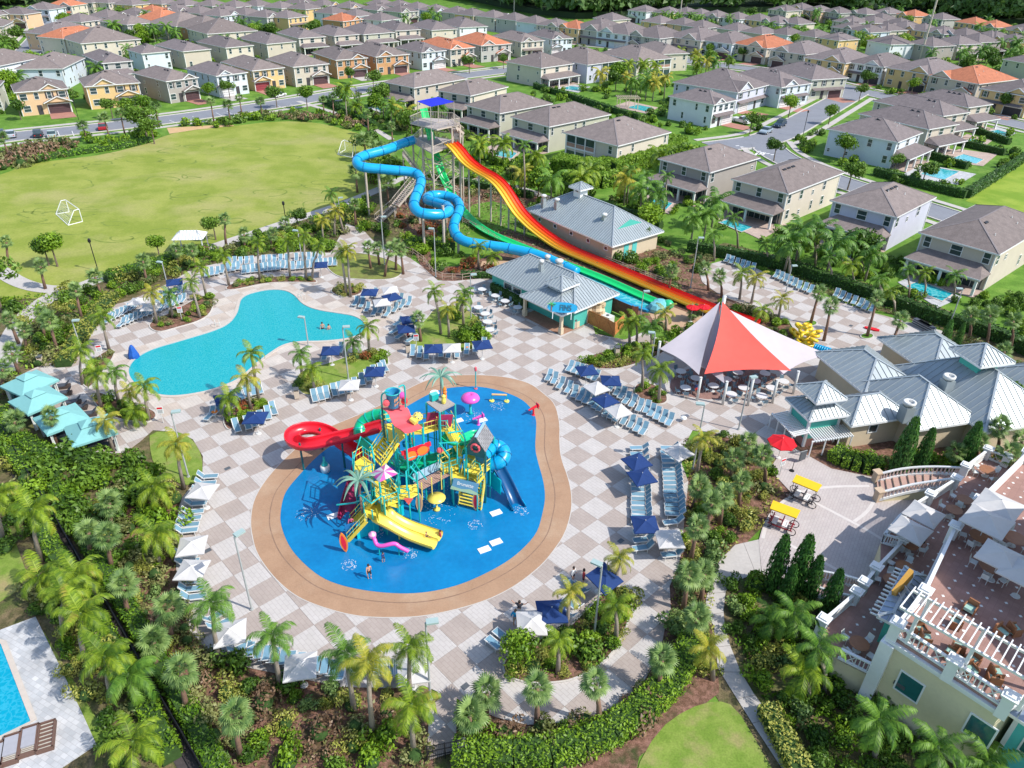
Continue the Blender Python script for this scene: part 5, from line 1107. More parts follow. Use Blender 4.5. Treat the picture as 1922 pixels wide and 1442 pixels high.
# ================================================================ splash structure
def pm(name,c,r=.35,**k):return mat(name,c,r,.05,1.2,spec=.5,**k)
PTEAL=pm('turquoise pipe paint',(.01,.42,.4));PDTEAL=pm('dark teal paint',(.005,.12,.13));YEL=pm('yellow grating paint',(.8,.6,.06),.55,fine=.08);YELS=pm('yellow fibreglass',(.8,.66,.12));REDF=pm('red fibreglass',(.72,.015,.03),.3)
GRNF=pm('green fibreglass',(.0,.45,.2),.3);BLUF=pm('light blue fibreglass',(.0,.3,.55),.3);DBLU=pm('navy fibreglass',(.0,.07,.2),.3);PINK=pm('pink fibreglass',(.75,.1,.45),.3);ORNG=pm('orange paint',(.8,.22,.02));CORAL=pm('coral roof paint',(.75,.1,.12),.4)
PALEB=pm('pale blue panel',(.3,.48,.6));WHF=pm('white fibreglass',(.75,.75,.73));SHING=brick_mat('grey roof shingles',(.2,.2,.21),(.26,.26,.27),(.1,.1,.1),.35,.2,0,.02,space='obj');PLUM=pm('plum red fibreglass',(.3,.02,.08),.4);BRN=pm('brown bridge deck',(.36,.22,.17),.8);LEAFF=pm('grey green palm plastic',(.13,.27,.2),.5)
play=thing('water_play_structure','large multicoloured splash playground of decks, stairs, roofs and pipes','play structure')
FZ=.062
def col(p,m=PTEAL,r=.062,z0=FZ,name='post',parent=None):
    link(name,MB().tube([(p.x,p.y,z0),(p.x,p.y,p.z)],r,6,m).mesh(name),parent or play)
def deck(name,px,h,m=YEL,t=.14,rail=True,gaps=(),skirt=None):
    P=[G(x,y,h) for x,y in px];q=[(p.x,p.y) for p in P];o=link(name,MB().prism(q,h-t,h,m,skirt or m).mesh(name),play)
    for p in P:col(Vector((p.x,p.y,h+1.05)))
    if rail:
        for i in range(len(P)):
            if i in gaps:continue
            A,Bv=P[i],P[(i+1) % len(P)];b=MB()
            for z in (.5,1.):b.beam(A+Vector((0,0,z)),Bv+Vector((0,0,z)),.05,.05,PTEAL if i % 2 else YELS)
            n=max(2,int((Bv-A).length/.35))
            for k in range(1,n):p=A.lerp(Bv,k/n);b.beam(p+Vector((0,0,.02)),p+Vector((0,0,1.)),.02,.02,YELS)
            link('guard_rail',b.mesh('guard_rail'),play)
    return o
def stair(pa,ha,pb,hb,w,m=YEL,n=None,name='stairs'):
    A,Bv=G(*pa,ha),G(*pb,hb);d=Bv-A;dh=Vector((d.x,d.y,0)).normalized();s=Vector((-dh.y,dh.x,0))*w/2;n=n or max(4,int(abs(hb-ha)/.22));st=link(name,MB().beam(A+s,Bv+s,.06,.3,m).beam(A-s,Bv-s,.06,.3,m).mesh(name),play)
    for k in range(n):
        p=A.lerp(Bv,(k+.5)/n);link('tread',MB().beam(p-s,p+s,max(.22,(d.xy.length)/n*.92),.07,m).mesh('tread'),st)
    b=MB()
    for q in (s,-s):
        for z in (.5,.95):b.beam(A+q+Vector((0,0,z)),Bv+q+Vector((0,0,z)),.05,.05,YELS)
        for k in range(4):p=A.lerp(Bv,k/3)+q;b.beam(p,p+Vector((0,0,.95)),.05,.05,PTEAL)
    link('handrail',b.mesh('handrail'),st);return st
def path3(pts):return [tuple(G(x,y,h)) for x,y,h in pts]
def sm3(P,it=2):
    return smooth_loop(P,it,False)
deck('entry_deck',[(682,943),(702,938),(720,950),(722,966),(700,976),(684,964)],2.2,gaps=(3,4))
deck('round_deck',[(700,905),(718,897),(744,922),(748,940),(722,950),(704,930)],3.2,gaps=(2,))
deck('lookout_deck',[(732,914),(782,909),(785,926),(768,936),(748,935)],3.2,gaps=(0,),skirt=YELS)
deck('side_landing',[(664,868),(682,856),(703,871),(700,890),(682,896),(664,888)],4.4,gaps=(2,))
deck('upper_deck',[(717,797),(740,793),(768,813),(745,832),(728,826)],6.2,gaps=(2,3))
deck('upper_bridge',[(766,800),(818,791),(826,804),(795,813),(770,814)],6.2,gaps=(1,4),skirt=YELS)
deck('back_deck',[(814,791),(834,787),(850,795),(840,808),(824,808)],6.2,gaps=(2,))
deck('hut_deck',[(877,852),(916,855),(920,878),(902,893),(872,884)],3.4,gaps=(3,))
deck('front_deck',[(846,882),(880,878),(900,888),(878,898),(848,897)],2.8,gaps=(2,3),skirt=YELS)
deck('mid_deck',[(822,872),(850,858),(868,862),(862,878),(832,888)],3.3,gaps=(1,))
stair((706,868),4.4,(737,822),6.2,1.9);stair((700,905),3.2,(688,886),4.4,1.2);stair((655,1000),FZ,(690,962),2.2,2.2);stair((744,944),2.4,(722,938),3.2,1.1)
stair((842,798),6.2,(868,846),3.6,1.7,YEL,12);stair((882,952),FZ,(890,892),2.8,2.1,YELS,10);stair((888,900),2.8,(900,885),3.4,1.4)
stair((705,938),3.0,(697,948),2.2,1.2)
# plank bridge with pale side panels
A,Bv=G(784,914,3.1),G(838,886,3.1);d=(Bv-A);s=Vector((-d.y,d.x,0)).normalized()
for k in range(16):p=A+d*(k+.5)/16;link('plank',MB().beam(p-s*.55,p+s*.55,d.length/16-.03,.06,BRN).mesh('plank'),play)
for k in range(5):a,c=A+d*k/5+s*.65,A+d*(k+1)/5+s*.65;link('side_panel',MB().beam(a.lerp(c,.04)+Vector((0,0,.5)),a.lerp(c,.96)+Vector((0,0,.5)),.04,.85,PALEB).mesh('side_panel'),play)
for k in range(4):p=A+d*k/3-s*.6;link('bridge_post',MB().tube([p-Vector((0,0,1.)),p+Vector((0,0,.8))],.05,5,YELS).mesh('bridge_post'),play)
# tipping bucket tower
rc=[(717,766,8.9),(757,760,8.9),(793,801,7.9),(761,812,7.9)];R4=[G(*c) for c in rc]
b=MB();K=10;prof=[(0,0),(.18,.0),(.3,-.15),(.38,-.55),(.45,-.95),(.55,-1.05),(.8,-1.0),(1,-1.1)]
for i in range(len(prof)-1):
    (t0,z0),(t1,z1)=prof[i],prof[i+1]
    base=lambda t,sd:(R4[0] if sd==0 else R4[1]).lerp(R4[3] if sd==0 else R4[2],t)
    q=[base(t0,0),base(t0,1),base(t1,1),base(t1,0)];zz=[z0,z0,z1,z1]
    b.slab3([(p.x,p.y,8.9+z) for p,z in zip(q,zz)],.1,CORAL)
link('splash_roof',b.mesh('splash_roof'),play)
for p,z in ((R4[0],9.2),(R4[1],9.2),(R4[2],7.8),(R4[3],7.8)):col(Vector((p.x,p.y,z)),PDTEAL if z>9 else PTEAL,.085)
m1=R4[0].lerp(R4[3],.45);m2=R4[1].lerp(R4[2],.45)
for p in (m1,m2):col(Vector((p.x,p.y,7.9)),PTEAL,.09)
for a,c in ((R4[0],m1),(R4[3],R4[2]),(m1,R4[3]),(R4[1],m2)):
    b=MB();b.tube([(a.x,a.y,3.2),(c.x,c.y,5.2)],.05,5,PTEAL);b.tube([(a.x,a.y,5.2),(c.x,c.y,5.2)],.05,5,PTEAL);link('cross_brace',b.mesh('cross_brace'),play)
bc=G(739,763,9.1);bk=link('tipping_bucket',MB().lathe([(.44,0),(.47,.05),(.6,1.4),(.64,1.45),(.58,1.45),(.55,1.38),(.42,.3)],0,0,20,pm('bucket blue',(.02,.25,.45),.4)).mesh('tipping_bucket',smooth=True),play,bc)
for k,(n_,z0_,z1_) in enumerate(((5,.7,1.1),(4,.3,.6))):
    for s_ in range(n_):
        a=-1.25+s_*.2;r0_=.49+.1*z0_;e_=(s_ % 2)*.1;link('emblem_stroke',MB().add([(r0_*math.cos(a),r0_*math.sin(a),z0_+e_+.06*s_),(r0_*math.cos(a+.15),r0_*math.sin(a+.15),z0_+.06*s_),((r0_+.07)*math.cos(a+.17),(r0_+.07)*math.sin(a+.17),z1_-e_+.05*s_),((r0_+.07)*math.cos(a+.02),(r0_+.07)*math.sin(a+.02),z1_+.05*s_)],[(0,1,2,3)],pm('peach emblem',(.75,.38,.22))).mesh('emblem_stroke'),bk)
link('bucket_rim',MB().tube([(math.cos(a*math.pi/10)*.62,math.sin(a*math.pi/10)*.62,1.45) for a in range(21)],.05,5,PTEAL).mesh('bucket_rim'),bk)
for px in ([(717,764,9.2),(715,741,10.6),(724,736,11.),(731,737,11.)],[(761,765,9.2),(760,727,11.4),(757,722,11.6),(748,727,11.5)]):link('water_pipe',MB().tube(sm3(path3(px)),.07,6,PTEAL).mesh('water_pipe'),play)
for x,y,c_ in ((725,756,CORAL),(759,752,REDF),(754,742,PINK)):
    p=G(x,y,9.8);link('flip_wheel',MB().lathe([(.1,-.25),(.26,-.2),(.28,.2),(.1,.25)],0,0,10,c_).mesh('flip_wheel'),play,p,(1.3,.5,0))
p=G(785,781,8.4);o=link('spotted_umbrella_toy',MB().lathe([(.08,.2),(.3,.12),(.42,-.05),(.4,-.07)],0,0,12,YELS).mesh('spotted_umbrella_toy'),play,p,(.5,.4,0))
for k in range(6):link('spot',MB().lathe([(.07,0),(.07,.03)],0,0,6,DGREY).mesh('spot'),o,(.26*math.cos(k),.26*math.sin(k),.12))
link('roof_toy',MB().tube([tuple(G(771,786,8.2)),tuple(G(782,794,8.0))],[.22,.3],8,YELS).mesh('roof_toy'),play)
# grey platform roof with cooler and tiki at the back
P=[G(800,755,8.4),G(825,773,8.2),G(854,758,8.2),G(829,741,8.4)];link('platform_roof',MB().slab3([tuple(p) for p in P],.12,pm('weathered grey deck',(.3,.27,.25),.8,fine=.15)).mesh('platform_roof'),play)
for p in P:col(Vector((p.x,p.y,p.z-.05)),PTEAL,.09)
p=G(815,750,8.4);link('cooler_box',MB().prism([(-.45,-.35),(.45,-.35),(.5,.35),(-.5,.35)],.0,.85,pm('mint cooler',(.1,.5,.45)),PTEAL).mesh('cooler_box'),play,p,(0,0,.6),.7);link('cooler_lid',MB().lathe([(.62,0),(.55,.12)],0,0,12,WHF).mesh('cooler_lid'),play,G(816,745,8.4)+Vector((0,0,.4)),None,.7)
link('tiki_figure',MB().lathe([(.25,0),(.3,.5),(.22,.6),(.32,1.1),(.2,1.3),(.28,1.5),(.12,1.9)],0,0,8,ORNG).mesh('tiki_figure'),play,G(835,748,8.3),None,.62);link('tiki_figure',MB().lathe([(.25,0),(.35,.4),(.25,.9),(.3,1.2),(.1,1.4)],0,0,8,YELS).mesh('tiki_figure'),play,G(833,757,8.3),None,.62)
for x,y in ((815,775),(838,779)):link('hanging_panel',MB().box(0,0,-1.2,0,1.2,.12,0,PLUM).mesh('hanging_panel'),play,G(x,y,7.6),(0,.2,.4))
# shingled hut roof with life ring
a0,a1,a2,a3=G(875,840,5.6),G(911,849,5.6),G(927,820,5.6),G(892,812,5.6);r0,r1=a0.lerp(a1,.5)+Vector((0,0,1.3)),a3.lerp(a2,.5)+Vector((0,0,1.3))
link('hut_roof',MB().slab3([tuple(a0),tuple(r0),tuple(r1),tuple(a3)],.1,SHING).slab3([tuple(r0),tuple(a1),tuple(a2),tuple(r1)],.1,SHING).mesh('hut_roof'),play)
link('hut_gable',MB().add([tuple(a0),tuple(a1),tuple(r0),tuple(a0-Vector((0,0,.7))),tuple(a1-Vector((0,0,.7)))],[(0,1,2),(3,4,1,0)],PDTEAL).mesh('hut_gable'),play)
link('ridge_cap',MB().beam(r0,r1,.22,.08,PALEB).mesh('ridge_cap'),play)
for p in (a0,a1,a2,a3):col(Vector((p.x,p.y,5.55)),PDTEAL if p in (a1,) else PTEAL,.1)
gd_=(a1-a0).normalized();cc=a0.lerp(a1,.5)+Vector((0,0,.25));nn=Vector((gd_.y,-gd_.x,0))
link('life_ring',MB().tube([tuple(cc+nn*.1+gd_*.36*math.cos(t*math.pi/8)+Vector((0,0,.36*math.sin(t*math.pi/8)))) for t in range(17)],.1,6,CORAL).mesh('life_ring',smooth=True),play)
# pink and white parasol roof
pc=G(721,884,6.2);rp=[G(694,889,5.3),G(712,905,5.3),G(747,889,5.3),G(724,871,5.3)]
for i in range(4):
    a,c=rp[i],rp[(i+1) % 4]
    for k in range(3):link('roof_wedge',MB().slab3([tuple(a.lerp(c,k/3)),tuple(a.lerp(c,(k+1)/3)),tuple(pc)],.03,PINK if (k+i) % 2 else WHF).mesh('roof_wedge'),play)
for p in rp:col(Vector((p.x,p.y,5.3)),PTEAL,.08)
# arches
for px in ([(664,900,4.2),(664,861,6.5),(677,820,6.9),(697,836,6.6),(703,868,6.)],[(825,870,4.),(824,832,6.),(858,830,6.),(858,868,4.)],[(824,832,6.),(843,855,5.9),(843,890,3.)],[(858,830,6.),(843,855,5.9)],[(841,813,7.2),(868,809,7.2),(873,824,6.2),(873,850,4)],
           [(676,930,3.8),(697,945,3.9),(716,931,4.2)],[(632,948,1.9),(665,944,2.4),(676,940,2.8)],[(764,922,4.3),(762,885,5.4),(770,876,5.8),(783,890,5.2),(783,912,4.)],[(740,915,4),(747,893,4.6),(766,893,4.7),(783,905,4.1)],[(808,905,1.),(843,858,5.7)][:1]*2):
    if len(px)>2:link('pipe_arch',MB().tube(path3(px),.075,6,PTEAL).mesh('pipe_arch'),play)
for a,c,h in (((824,840),(843,862),5.2),((770,860),(800,900),4.5),((745,840),(768,862),4.8),((792,850),(770,880),4.)):link('spray_pipe',MB().tube([tuple(G(*a,h)),tuple(G(*c,h))],.06,5,YELS if a[0]==824 else PTEAL).mesh('spray_pipe'),play)
link('heart_valve',MB().lathe([(.05,-.3),(.3,0),(.22,.2),(.05,.25)],0,0,8,CORAL).mesh('heart_valve'),play,G(826,846,5.6))
# sunglasses
fx=[G(771,853,5.4),G(792,843.5,5.6)];dv=(fx[1]-fx[0]);dv.z=0;dv.normalize();up_=Vector((0,0,1))
gl=link('sunglasses',MB().beam(fx[0]-dv*.8+up_*.35,fx[1]+dv*.8+up_*.35,.18,.35,REDF).mesh('sunglasses'),play)
for c in fx:link('lens',MB().poly3([tuple(c+dv*.6*math.cos(t*math.pi/8)+up_*.52*math.sin(t*math.pi/8)+Vector((dv.y,-dv.x,0))*.16) for t in range(16)],ORNG).mesh('lens'),gl);link('lens_frame',MB().tube([tuple(c+dv*.56*math.cos(t*math.pi/8)+up_*.48*math.sin(t*math.pi/8)+Vector((dv.y,-dv.x,0))*.1) for t in range(17)],.09,5,REDF).mesh('lens_frame'),gl)
# flumes
def flume(name,px,r,m,arc=(math.pi,2*math.pi),parent=None,rings=None,n=8,it=2):
    P=sm3(path3(px),it);o=link(name,MB().tube(P,r,n,m,arc=arc).mesh(name,smooth=True) if arc else MB().tube(P,r,12,m).mesh(name,smooth=True),parent or play)
    if rings:
        for k in range(0,len(P)-1,rings):
            a=Vector(P[k]);t=(Vector(P[k+1])-a).normalized();link('flange',MB().tube([tuple(a-t*.04),tuple(a+t*.04)],r*1.1,12,PTEAL if m is not BLUF else pm('flange blue',(.0,.16,.36))).mesh('flange'),o)
    return o
redp=[(714,797,5.5),(690,804,5.),(665,812,4.5),(640,818,4.1),(610,825,3.8),(585,831,3.6),(562,832,3.4),(547,823,3.2),(549,810,3.0),(566,802,2.9),(590,801,2.8),(612,808,2.7),(630,820,2.5),(648,834,2.2),(664,843,2.0),(676,855,1.8),(676,872,1.6),(668,896,1.3),(660,920,1.),(653,945,.75),(648,970,.5)]
flume('red_flume',redp[:17],.72,REDF,arc=(math.pi*.93,2.07*math.pi),n=10);flume('plum_flume_end',redp[15:],.7,PLUM,n=10)
for x,y,h in ((562,832,3.1),(600,804,2.5),(640,818,3.7)):p=G(x,y,h);col(p,PDTEAL,.1)
flume('green_tube',[(730,779,5.9),(715,778,5.7),(700,781,5.4),(686,788,5.),(677,798,4.6),(674,812,4.2),(680,828,3.6),(700,845,3.)],.55,GRNF,arc=None,rings=4)
flume('green_flume',[(834,812,5.6),(846,824,5.2),(862,826,4.9),(880,818,4.6),(893,812,4.4),(900,818,4.2),(893,830,4.),(870,840,3.8),(845,850,3.4),(800,862,2.8),(770,874,2.4),(745,868,2.),(735,850,1.8)],.6,GRNF)
flume('aqua_flume',[(860,870,3.2),(830,868,3.),(800,878,2.6),(775,888,2.2),(760,882,1.9),(750,866,1.6),(765,852,1.3),(790,850,1.),(815,858,.7)],.6,pm('aqua fibreglass',(.0,.38,.42)))
flume('blue_tube',[(905,860,4.3),(915,846,4.4),(924,837,4.3),(936,838,4.1),(945,846,3.9),(947,857,3.6),(939,867,3.4),(927,871,3.2),(915,872,3.1)],.62,BLUF,arc=None,rings=4)
flume('navy_slide',[(931,868,3.3),(940,880,2.9),(950,900,2.),(961,925,1.),(968,942,.5),(974,951,.35)],.62,DBLU,n=8)
flume('slide_lip',[(968,941,.42),(975,953,.3)],.68,BLUF)
# twin lane yellow slide
def lanes(px,w,n,m,parent,name,lane_m=None,h_wall=.32):
    P=[Vector(p) for p in sm3(path3(px),3)];N=len(P);out=[]
    for ln in range(n):
        b=MB();prof=[]
        for k in range(7):
            a=math.pi*k/6;prof.append((-math.cos(a)*w/2,-math.sin(a)*h_wall*.9))
        prof=[(-w/2,.12)]+prof[0:]+[(w/2,.12)];prof2=[(x*1.0,z-.07) for x,z in prof]
        vs=[];M=len(prof)
        for i,p in enumerate(P):
            t=P[min(i+1,N-1)]-P[max(i-1,0)];s=Vector((t.y,-t.x,0)).normalized();off=(ln-(n-1)/2)*w
            for x,z in prof:vs.append(tuple(p+s*(x+off)+Vector((0,0,z+h_wall))))
            for x,z in prof2:vs.append(tuple(p+s*(x+off)+Vector((0,0,z+h_wall-.02))))
        fs=[]
        for i in range(N-1):
            for k in range(M-1):
                q=i*2*M+k;fs.append((q,q+1,q+1+2*M,q+2*M));q+=M;fs.append((q+2*M,q+1+2*M,q+1,q))
            for k in (0,M-1):q=i*2*M+k;fs.append((q,q+2*M,q+3*M,q+M))
        b.add(vs,fs,lane_m[ln] if lane_m else m);out.append(link(name,b.mesh(name,smooth=False),parent))
    return P,out
Yp=[(712,968,2.15),(728,977,2.),(748,990,1.35),(770,1001,.8),(795,1010,.5),(822,1019,.42)]
lanes(Yp,1.0,2,YELS,play,'slide_lane')
for x,y,h in Yp[2:5]:col(G(x,y,h),YELS,.07)
p=G(709,975,2.2);link('slide_sign',MB().box(0,0,.1,.9,.06,.7,0,pm('olive panel',(.35,.32,.02))).mesh('slide_sign'),play,p,(0,0,.4));p=G(727,958,2.4);link('slide_sign',MB().box(0,0,.1,.9,.06,.7,0,pm('olive panel',(.35,.32,.02))).mesh('slide_sign'),play,p,(0,0,.4))
# painted panels, melon, sign
p=G(765,921,3.3);link('melon_panel',MB().add([(-.4,0,.35),(.4,0,.35),(0,0,-.35),(-.4,-.05,.35),(.4,-.05,.35),(0,-.05,-.35)],[(0,1,2),(5,4,3),(0,3,4,1)],CORAL).mesh('melon_panel'),play,p+Vector((.2,-1.0,-.3)))
link('side_board',MB().box(0,0,0,1.2,1.1,.05,0,pm('mid blue board',(.02,.16,.4))).mesh('side_board'),play,G(662,1003,.5),(0,0,.5))
for (x,y,h,c_) in ((738,960,1.2,pm('cyan mural',(.0,.5,.6))),(690,992,.8,pm('cyan mural',(.0,.5,.6))),(928,905,1.6,pm('cyan mural',(.0,.5,.6)))):link('mural_panel',MB().box(0,0,-.8,.8,1.9,.06,0,c_).mesh('mural_panel'),play,G(x,y,h),(0,0,.55 if x<900 else -.9))
sp=G(873,913,2.5);sg=link('name_board',MB().box(0,0,-.5,.5,2.3,.08,0,pm('blue grey sign board',(.1,.25,.38))).mesh('name_board'),play,sp,(R(-35),0,R(-18)))
link('lettering',text_mesh('Brunette',.42,WHITE,.01),sg,(0,-.05,.12),(R(90),0,0));link('sign_wave',MB().poly3([(-1.25,-.05,-.5),(1.25,-.05,-.5),(1.2,-.05,-.3),(.5,-.05,-.15),(-.3,-.05,-.3),(-1.2,-.05,-.2)],pm('sign wave',(.3,.45,.3))).mesh('sign_wave'),sg)
for s_ in (-1,1):q=sp+Vector((s_*1.1*math.cos(R(-18)),s_*1.1*math.sin(R(-18)),0));col(q,PTEAL,.06)
# nets and clutter under the decks
NET=pm('blue rope net',(.01,.16,.35),.8)
for k in range(9):
    a=G(700+k*6,878-k*4,2.2);b_=G(735+k*8,905-k*4,1.4);link('net_rope',MB().tube([tuple(a),tuple((a+b_)/2-Vector((0,0,.3))),tuple(b_)],.04,4,NET if k % 2 else PTEAL).mesh('net_rope'),play)
for k in range(6):p=G(705+k*14,875-k*6,1.5);link('splash_bucket',MB().lathe([(.18,0),(.28,.45),(.24,.45),(.14,.05)],0,0,8,(REDF,BLUF,ORNG)[k % 3]).mesh('splash_bucket'),play,p+Vector((0,0,.8)))
# ---- separate splash pad toys
def surfboard(x,y,h,label,c1,c2,tilt=0.,rz=0.):
    t=thing('surfboard_prop',label,'surfboard',G(x,y,FZ),rz);n=14;o_=[(.3*math.sin(math.pi*k/n)**.7,h*k/n) for k in range(n+1)];pr=[(a,z) for a,z in o_]+[(-a,z) for a,z in reversed(o_[1:-1])]
    V=[(x_,.05,z) for x_,z in pr]+[(x_,-.05,z) for x_,z in pr];m_=len(pr);b=MB();b.add(V,[tuple(range(m_)),tuple(range(2*m_-1,m_-1,-1))]+[(i,m_+i,m_+(i+1) % m_,(i+1) % m_) for i in range(m_)],c1);o=link('board',b.mesh('board'),t,rot=(0,tilt,0))
    q=MB();q.add([(x_*.6,-.062,h*.1+z*.8) for x_,z in pr],[tuple(range(m_-1,-1,-1))],c2);link('stripe',q.mesh('stripe'),o);q=MB();q.add([(x_*.6,.062,h*.1+z*.8) for x_,z in pr],[tuple(range(m_))],c2);link('stripe',q.mesh('stripe'),o);return t
surfboard(788,962,2.2,'tan and brown surfboard standing by the yellow disc',pm('tan board',(.7,.4,.18)),BRN,0,.1);surfboard(650,1036,2.1,'orange and red surfboard standing by the front stairs',ORNG,REDF,-.1,.2);surfboard(893,958,2.1,'pale orange surfboard with red centre beside the yellow stairs',pm('tan board',(.7,.4,.18)),REDF,0,-.1)
mu=thing('mushroom_fountain','pink mushroom water fountain on turquoise pole','fountain',G(883,776,FZ));part(mu,'cap',lambda b:b.lathe([(.95,1.75),(.98,1.85),(.85,2.1),(.5,2.3),(.15,2.36),(.13,2.3)],0,0,20,PINK),True);part(mu,'stem',lambda b:b.lathe([(.3,0),(.13,.15),(.13,1.8)],0,0,10,PTEAL),True)
dc=thing('disc_fountain','yellow disc water fountain on a short pole','fountain',G(820,957,FZ));part(dc,'disc',lambda b:b.lathe([(.2,1.2),(.78,1.3),(.8,1.36),(.1,1.4)],0,0,20,YELS),True);part(dc,'stem',lambda b:b.lathe([(.28,0),(.3,.12),(.07,.2),(.07,1.25)],0,0,10,YELS),True)
bt=thing('bottle_fountain','white and teal bottle shaped water spout below the red flume','fountain',G(611,884,FZ));part(bt,'bottle',lambda b:b.lathe([(.42,0),(.45,.55),(.35,.7)],0,0,12,WHF),True);part(bt,'nozzle',lambda b:b.lathe([(.32,.7),(.3,.85),(.12,1.1),(.1,1.6)],0,0,10,PTEAL),True)
fl=thing('pink_serpent_fountain','pink long bodied spray creature in front of the yellow slide','fountain');part(fl,'body',lambda b:b.tube(sm3(path3([(698,1004,1.5),(703,1012,1.4),(706,1023,1.),(716,1026,1.),(730,1022,1.25),(742,1020,1.3),(750,1027,1.),(766,1035,.55)])),[.28]*4+[.2]*30 if False else .17,8,PINK),True)
part(fl,'head',lambda b:b.lathe([(.05,-.3),(.3,-.1),(.32,.15),(.1,.35)],G(699,1005,1.5).x,G(699,1005,1.5).y,10,pm('pale pink head',(.7,.3,.5))),False);bpy.context.view_layer.update()
fl.children[-1].location.z=1.5
for x,y,h in ((711,1026,1.),(748,1026,1.)):part(fl,'support',lambda b:b.tube([(G(x,y,h).x,G(x,y,h).y,FZ),tuple(G(x,y,h))],.05,6,PTEAL))
br=thing('spray_bar','low spray arch with pale bar and two yellow feet','fountain');A,Bv=G(923,753,FZ),G(951,754,FZ)
part(br,'leg',lambda b:b.tube([tuple(A),(A.x,A.y,.85)],.05,6,PTEAL));part(br,'leg',lambda b:b.tube([tuple(Bv),(Bv.x,Bv.y,.85)],.05,6,PTEAL));part(br,'bar',lambda b:b.tube([(A.x,A.y,.9),(Bv.x,Bv.y,.9)],.11,8,pm('pale orange pad',(.7,.45,.2))))
part(br,'foot',lambda b:b.lathe([(.28,FZ),(.28,.18),(.1,.22)],A.x,A.y,10,YELS));part(br,'foot',lambda b:b.lathe([(.28,FZ),(.28,.18),(.1,.22)],Bv.x,Bv.y,10,YELS))
def cannon(x,y,rz,label,m_):t=thing('water_cannon',label,'water cannon',G(x,y,FZ),rz);part(t,'stand',lambda b:b.lathe([(.2,0),(.12,.1),(.1,.75)],0,0,8,m_));part(t,'barrel',lambda b:b.tube([(-.6,0,.75),(.35,0,1.),(.6,0,1.05)],[.09,.16,.2],8,m_));part(t,'shield',lambda b:b.box(.45,0,.75,1.3,.06,.5,0,m_))
cannon(1001,779,.5,'red water cannon at the right rim of the blue floor',REDF);cannon(898,797,.3,'pink and red water cannon beside a white pad',PINK)
for x,y in ((860,790),(905,789),(931,963),(931,1018),(909,1032),(625,969)):
    p=G(x,y,FZ);t=tag(link('white_pad',MB().box(0,0,0,.05,1.0,.6,0,WHF).mesh('white_pad'),None,(p.x,p.y,FZ),(0,0,.5)),'flat white nozzle cover on the blue floor','cover','white covers on the splash floor')
po=thing('spray_pole','tall thin spray pole at the rear edge of splash pad','pole',G(893,730,.05));part(po,'pole',lambda b:b.tube([(0,0,0),(0,0,2.3)],.06,6,PTEAL));part(po,'head',lambda b:b.lathe([(.05,2.2),(.14,2.35),(.14,2.7),(.05,2.8)],0,0,8,CORAL));part(po,'base',lambda b:b.lathe([(.2,0),(.2,.08)],0,0,10,CORAL))
# plastic palms
def plastic_palm(x,y,h,label,s=1.,n=11):
    c=G(x,y,h);t=thing('plastic_palm',label,'artificial palm',(c.x,c.y,0));part(t,'trunk',lambda b:b.tube([(0,0,0),(0,0,h)],.09,7,BRN))
    for k in range(n):
        a=2*math.pi*k/n+.2;L=s*random.uniform(1.5,1.9);pts=[]
        b=MB();N_=7;Lp=[];Rp=[]
        for i in range(N_+1):
            f=i/N_;r=L*f;z=h+.55*s*math.sin(f*2.4)-(1.0*s*f*f if k % 2 else .35*s*f*f);w=.12*s*math.sin(math.pi*min(f*.9+.1,1))+.015;Lp.append((r*math.cos(a)-w*math.sin(a),r*math.sin(a)+w*math.cos(a),z-.05));Rp.append((r*math.cos(a)+w*math.sin(a),r*math.sin(a)-w*math.cos(a),z-.05));pts.append((r*math.cos(a),r*math.sin(a),z+.03))
        for i in range(N_):b.add([Lp[i],pts[i],pts[i+1],Lp[i+1]],[(0,1,2,3)],LEAFF);b.add([pts[i],Rp[i],Rp[i+1],pts[i+1]],[(0,1,2,3)],LEAFF)
        link('frond',b.mesh('frond'),t)
plastic_palm(673,902,5.1,'grey green plastic palm beside the pink striped roof',1.15);plastic_palm(827,708,7.4,'plastic palm rising behind the splash structure',1.1,12)
# white foam swirls and wet splash marks on the blue floor
def splash(x,y,r,n=60):
    b=MB();c=G(x,y,FZ+.006)
    for k in range(n):
        a=random.uniform(0,6.28);q=r*random.uniform(.3,1.1);l=random.uniform(.04,.16);w=random.uniform(.01,.03);t=a+1.57+random.uniform(-.5,.5);px_,py_=c.x+q*math.cos(a),c.y+q*math.sin(a);b.box(px_,py_,FZ+.003,FZ+.008,l,w,t,WHF)
    o=struct('water_foam',b.mesh('water_foam'),'stuff')
for a in ((884,779,1.2),(935,762,.8),(822,962,1.5),(810,940,1.2),(655,1060,.6),(575,965,.9),(770,1038,.6),(978,958,.7),(892,985,.6),(700,996,1.),(820,915,1.)):splash(*a)
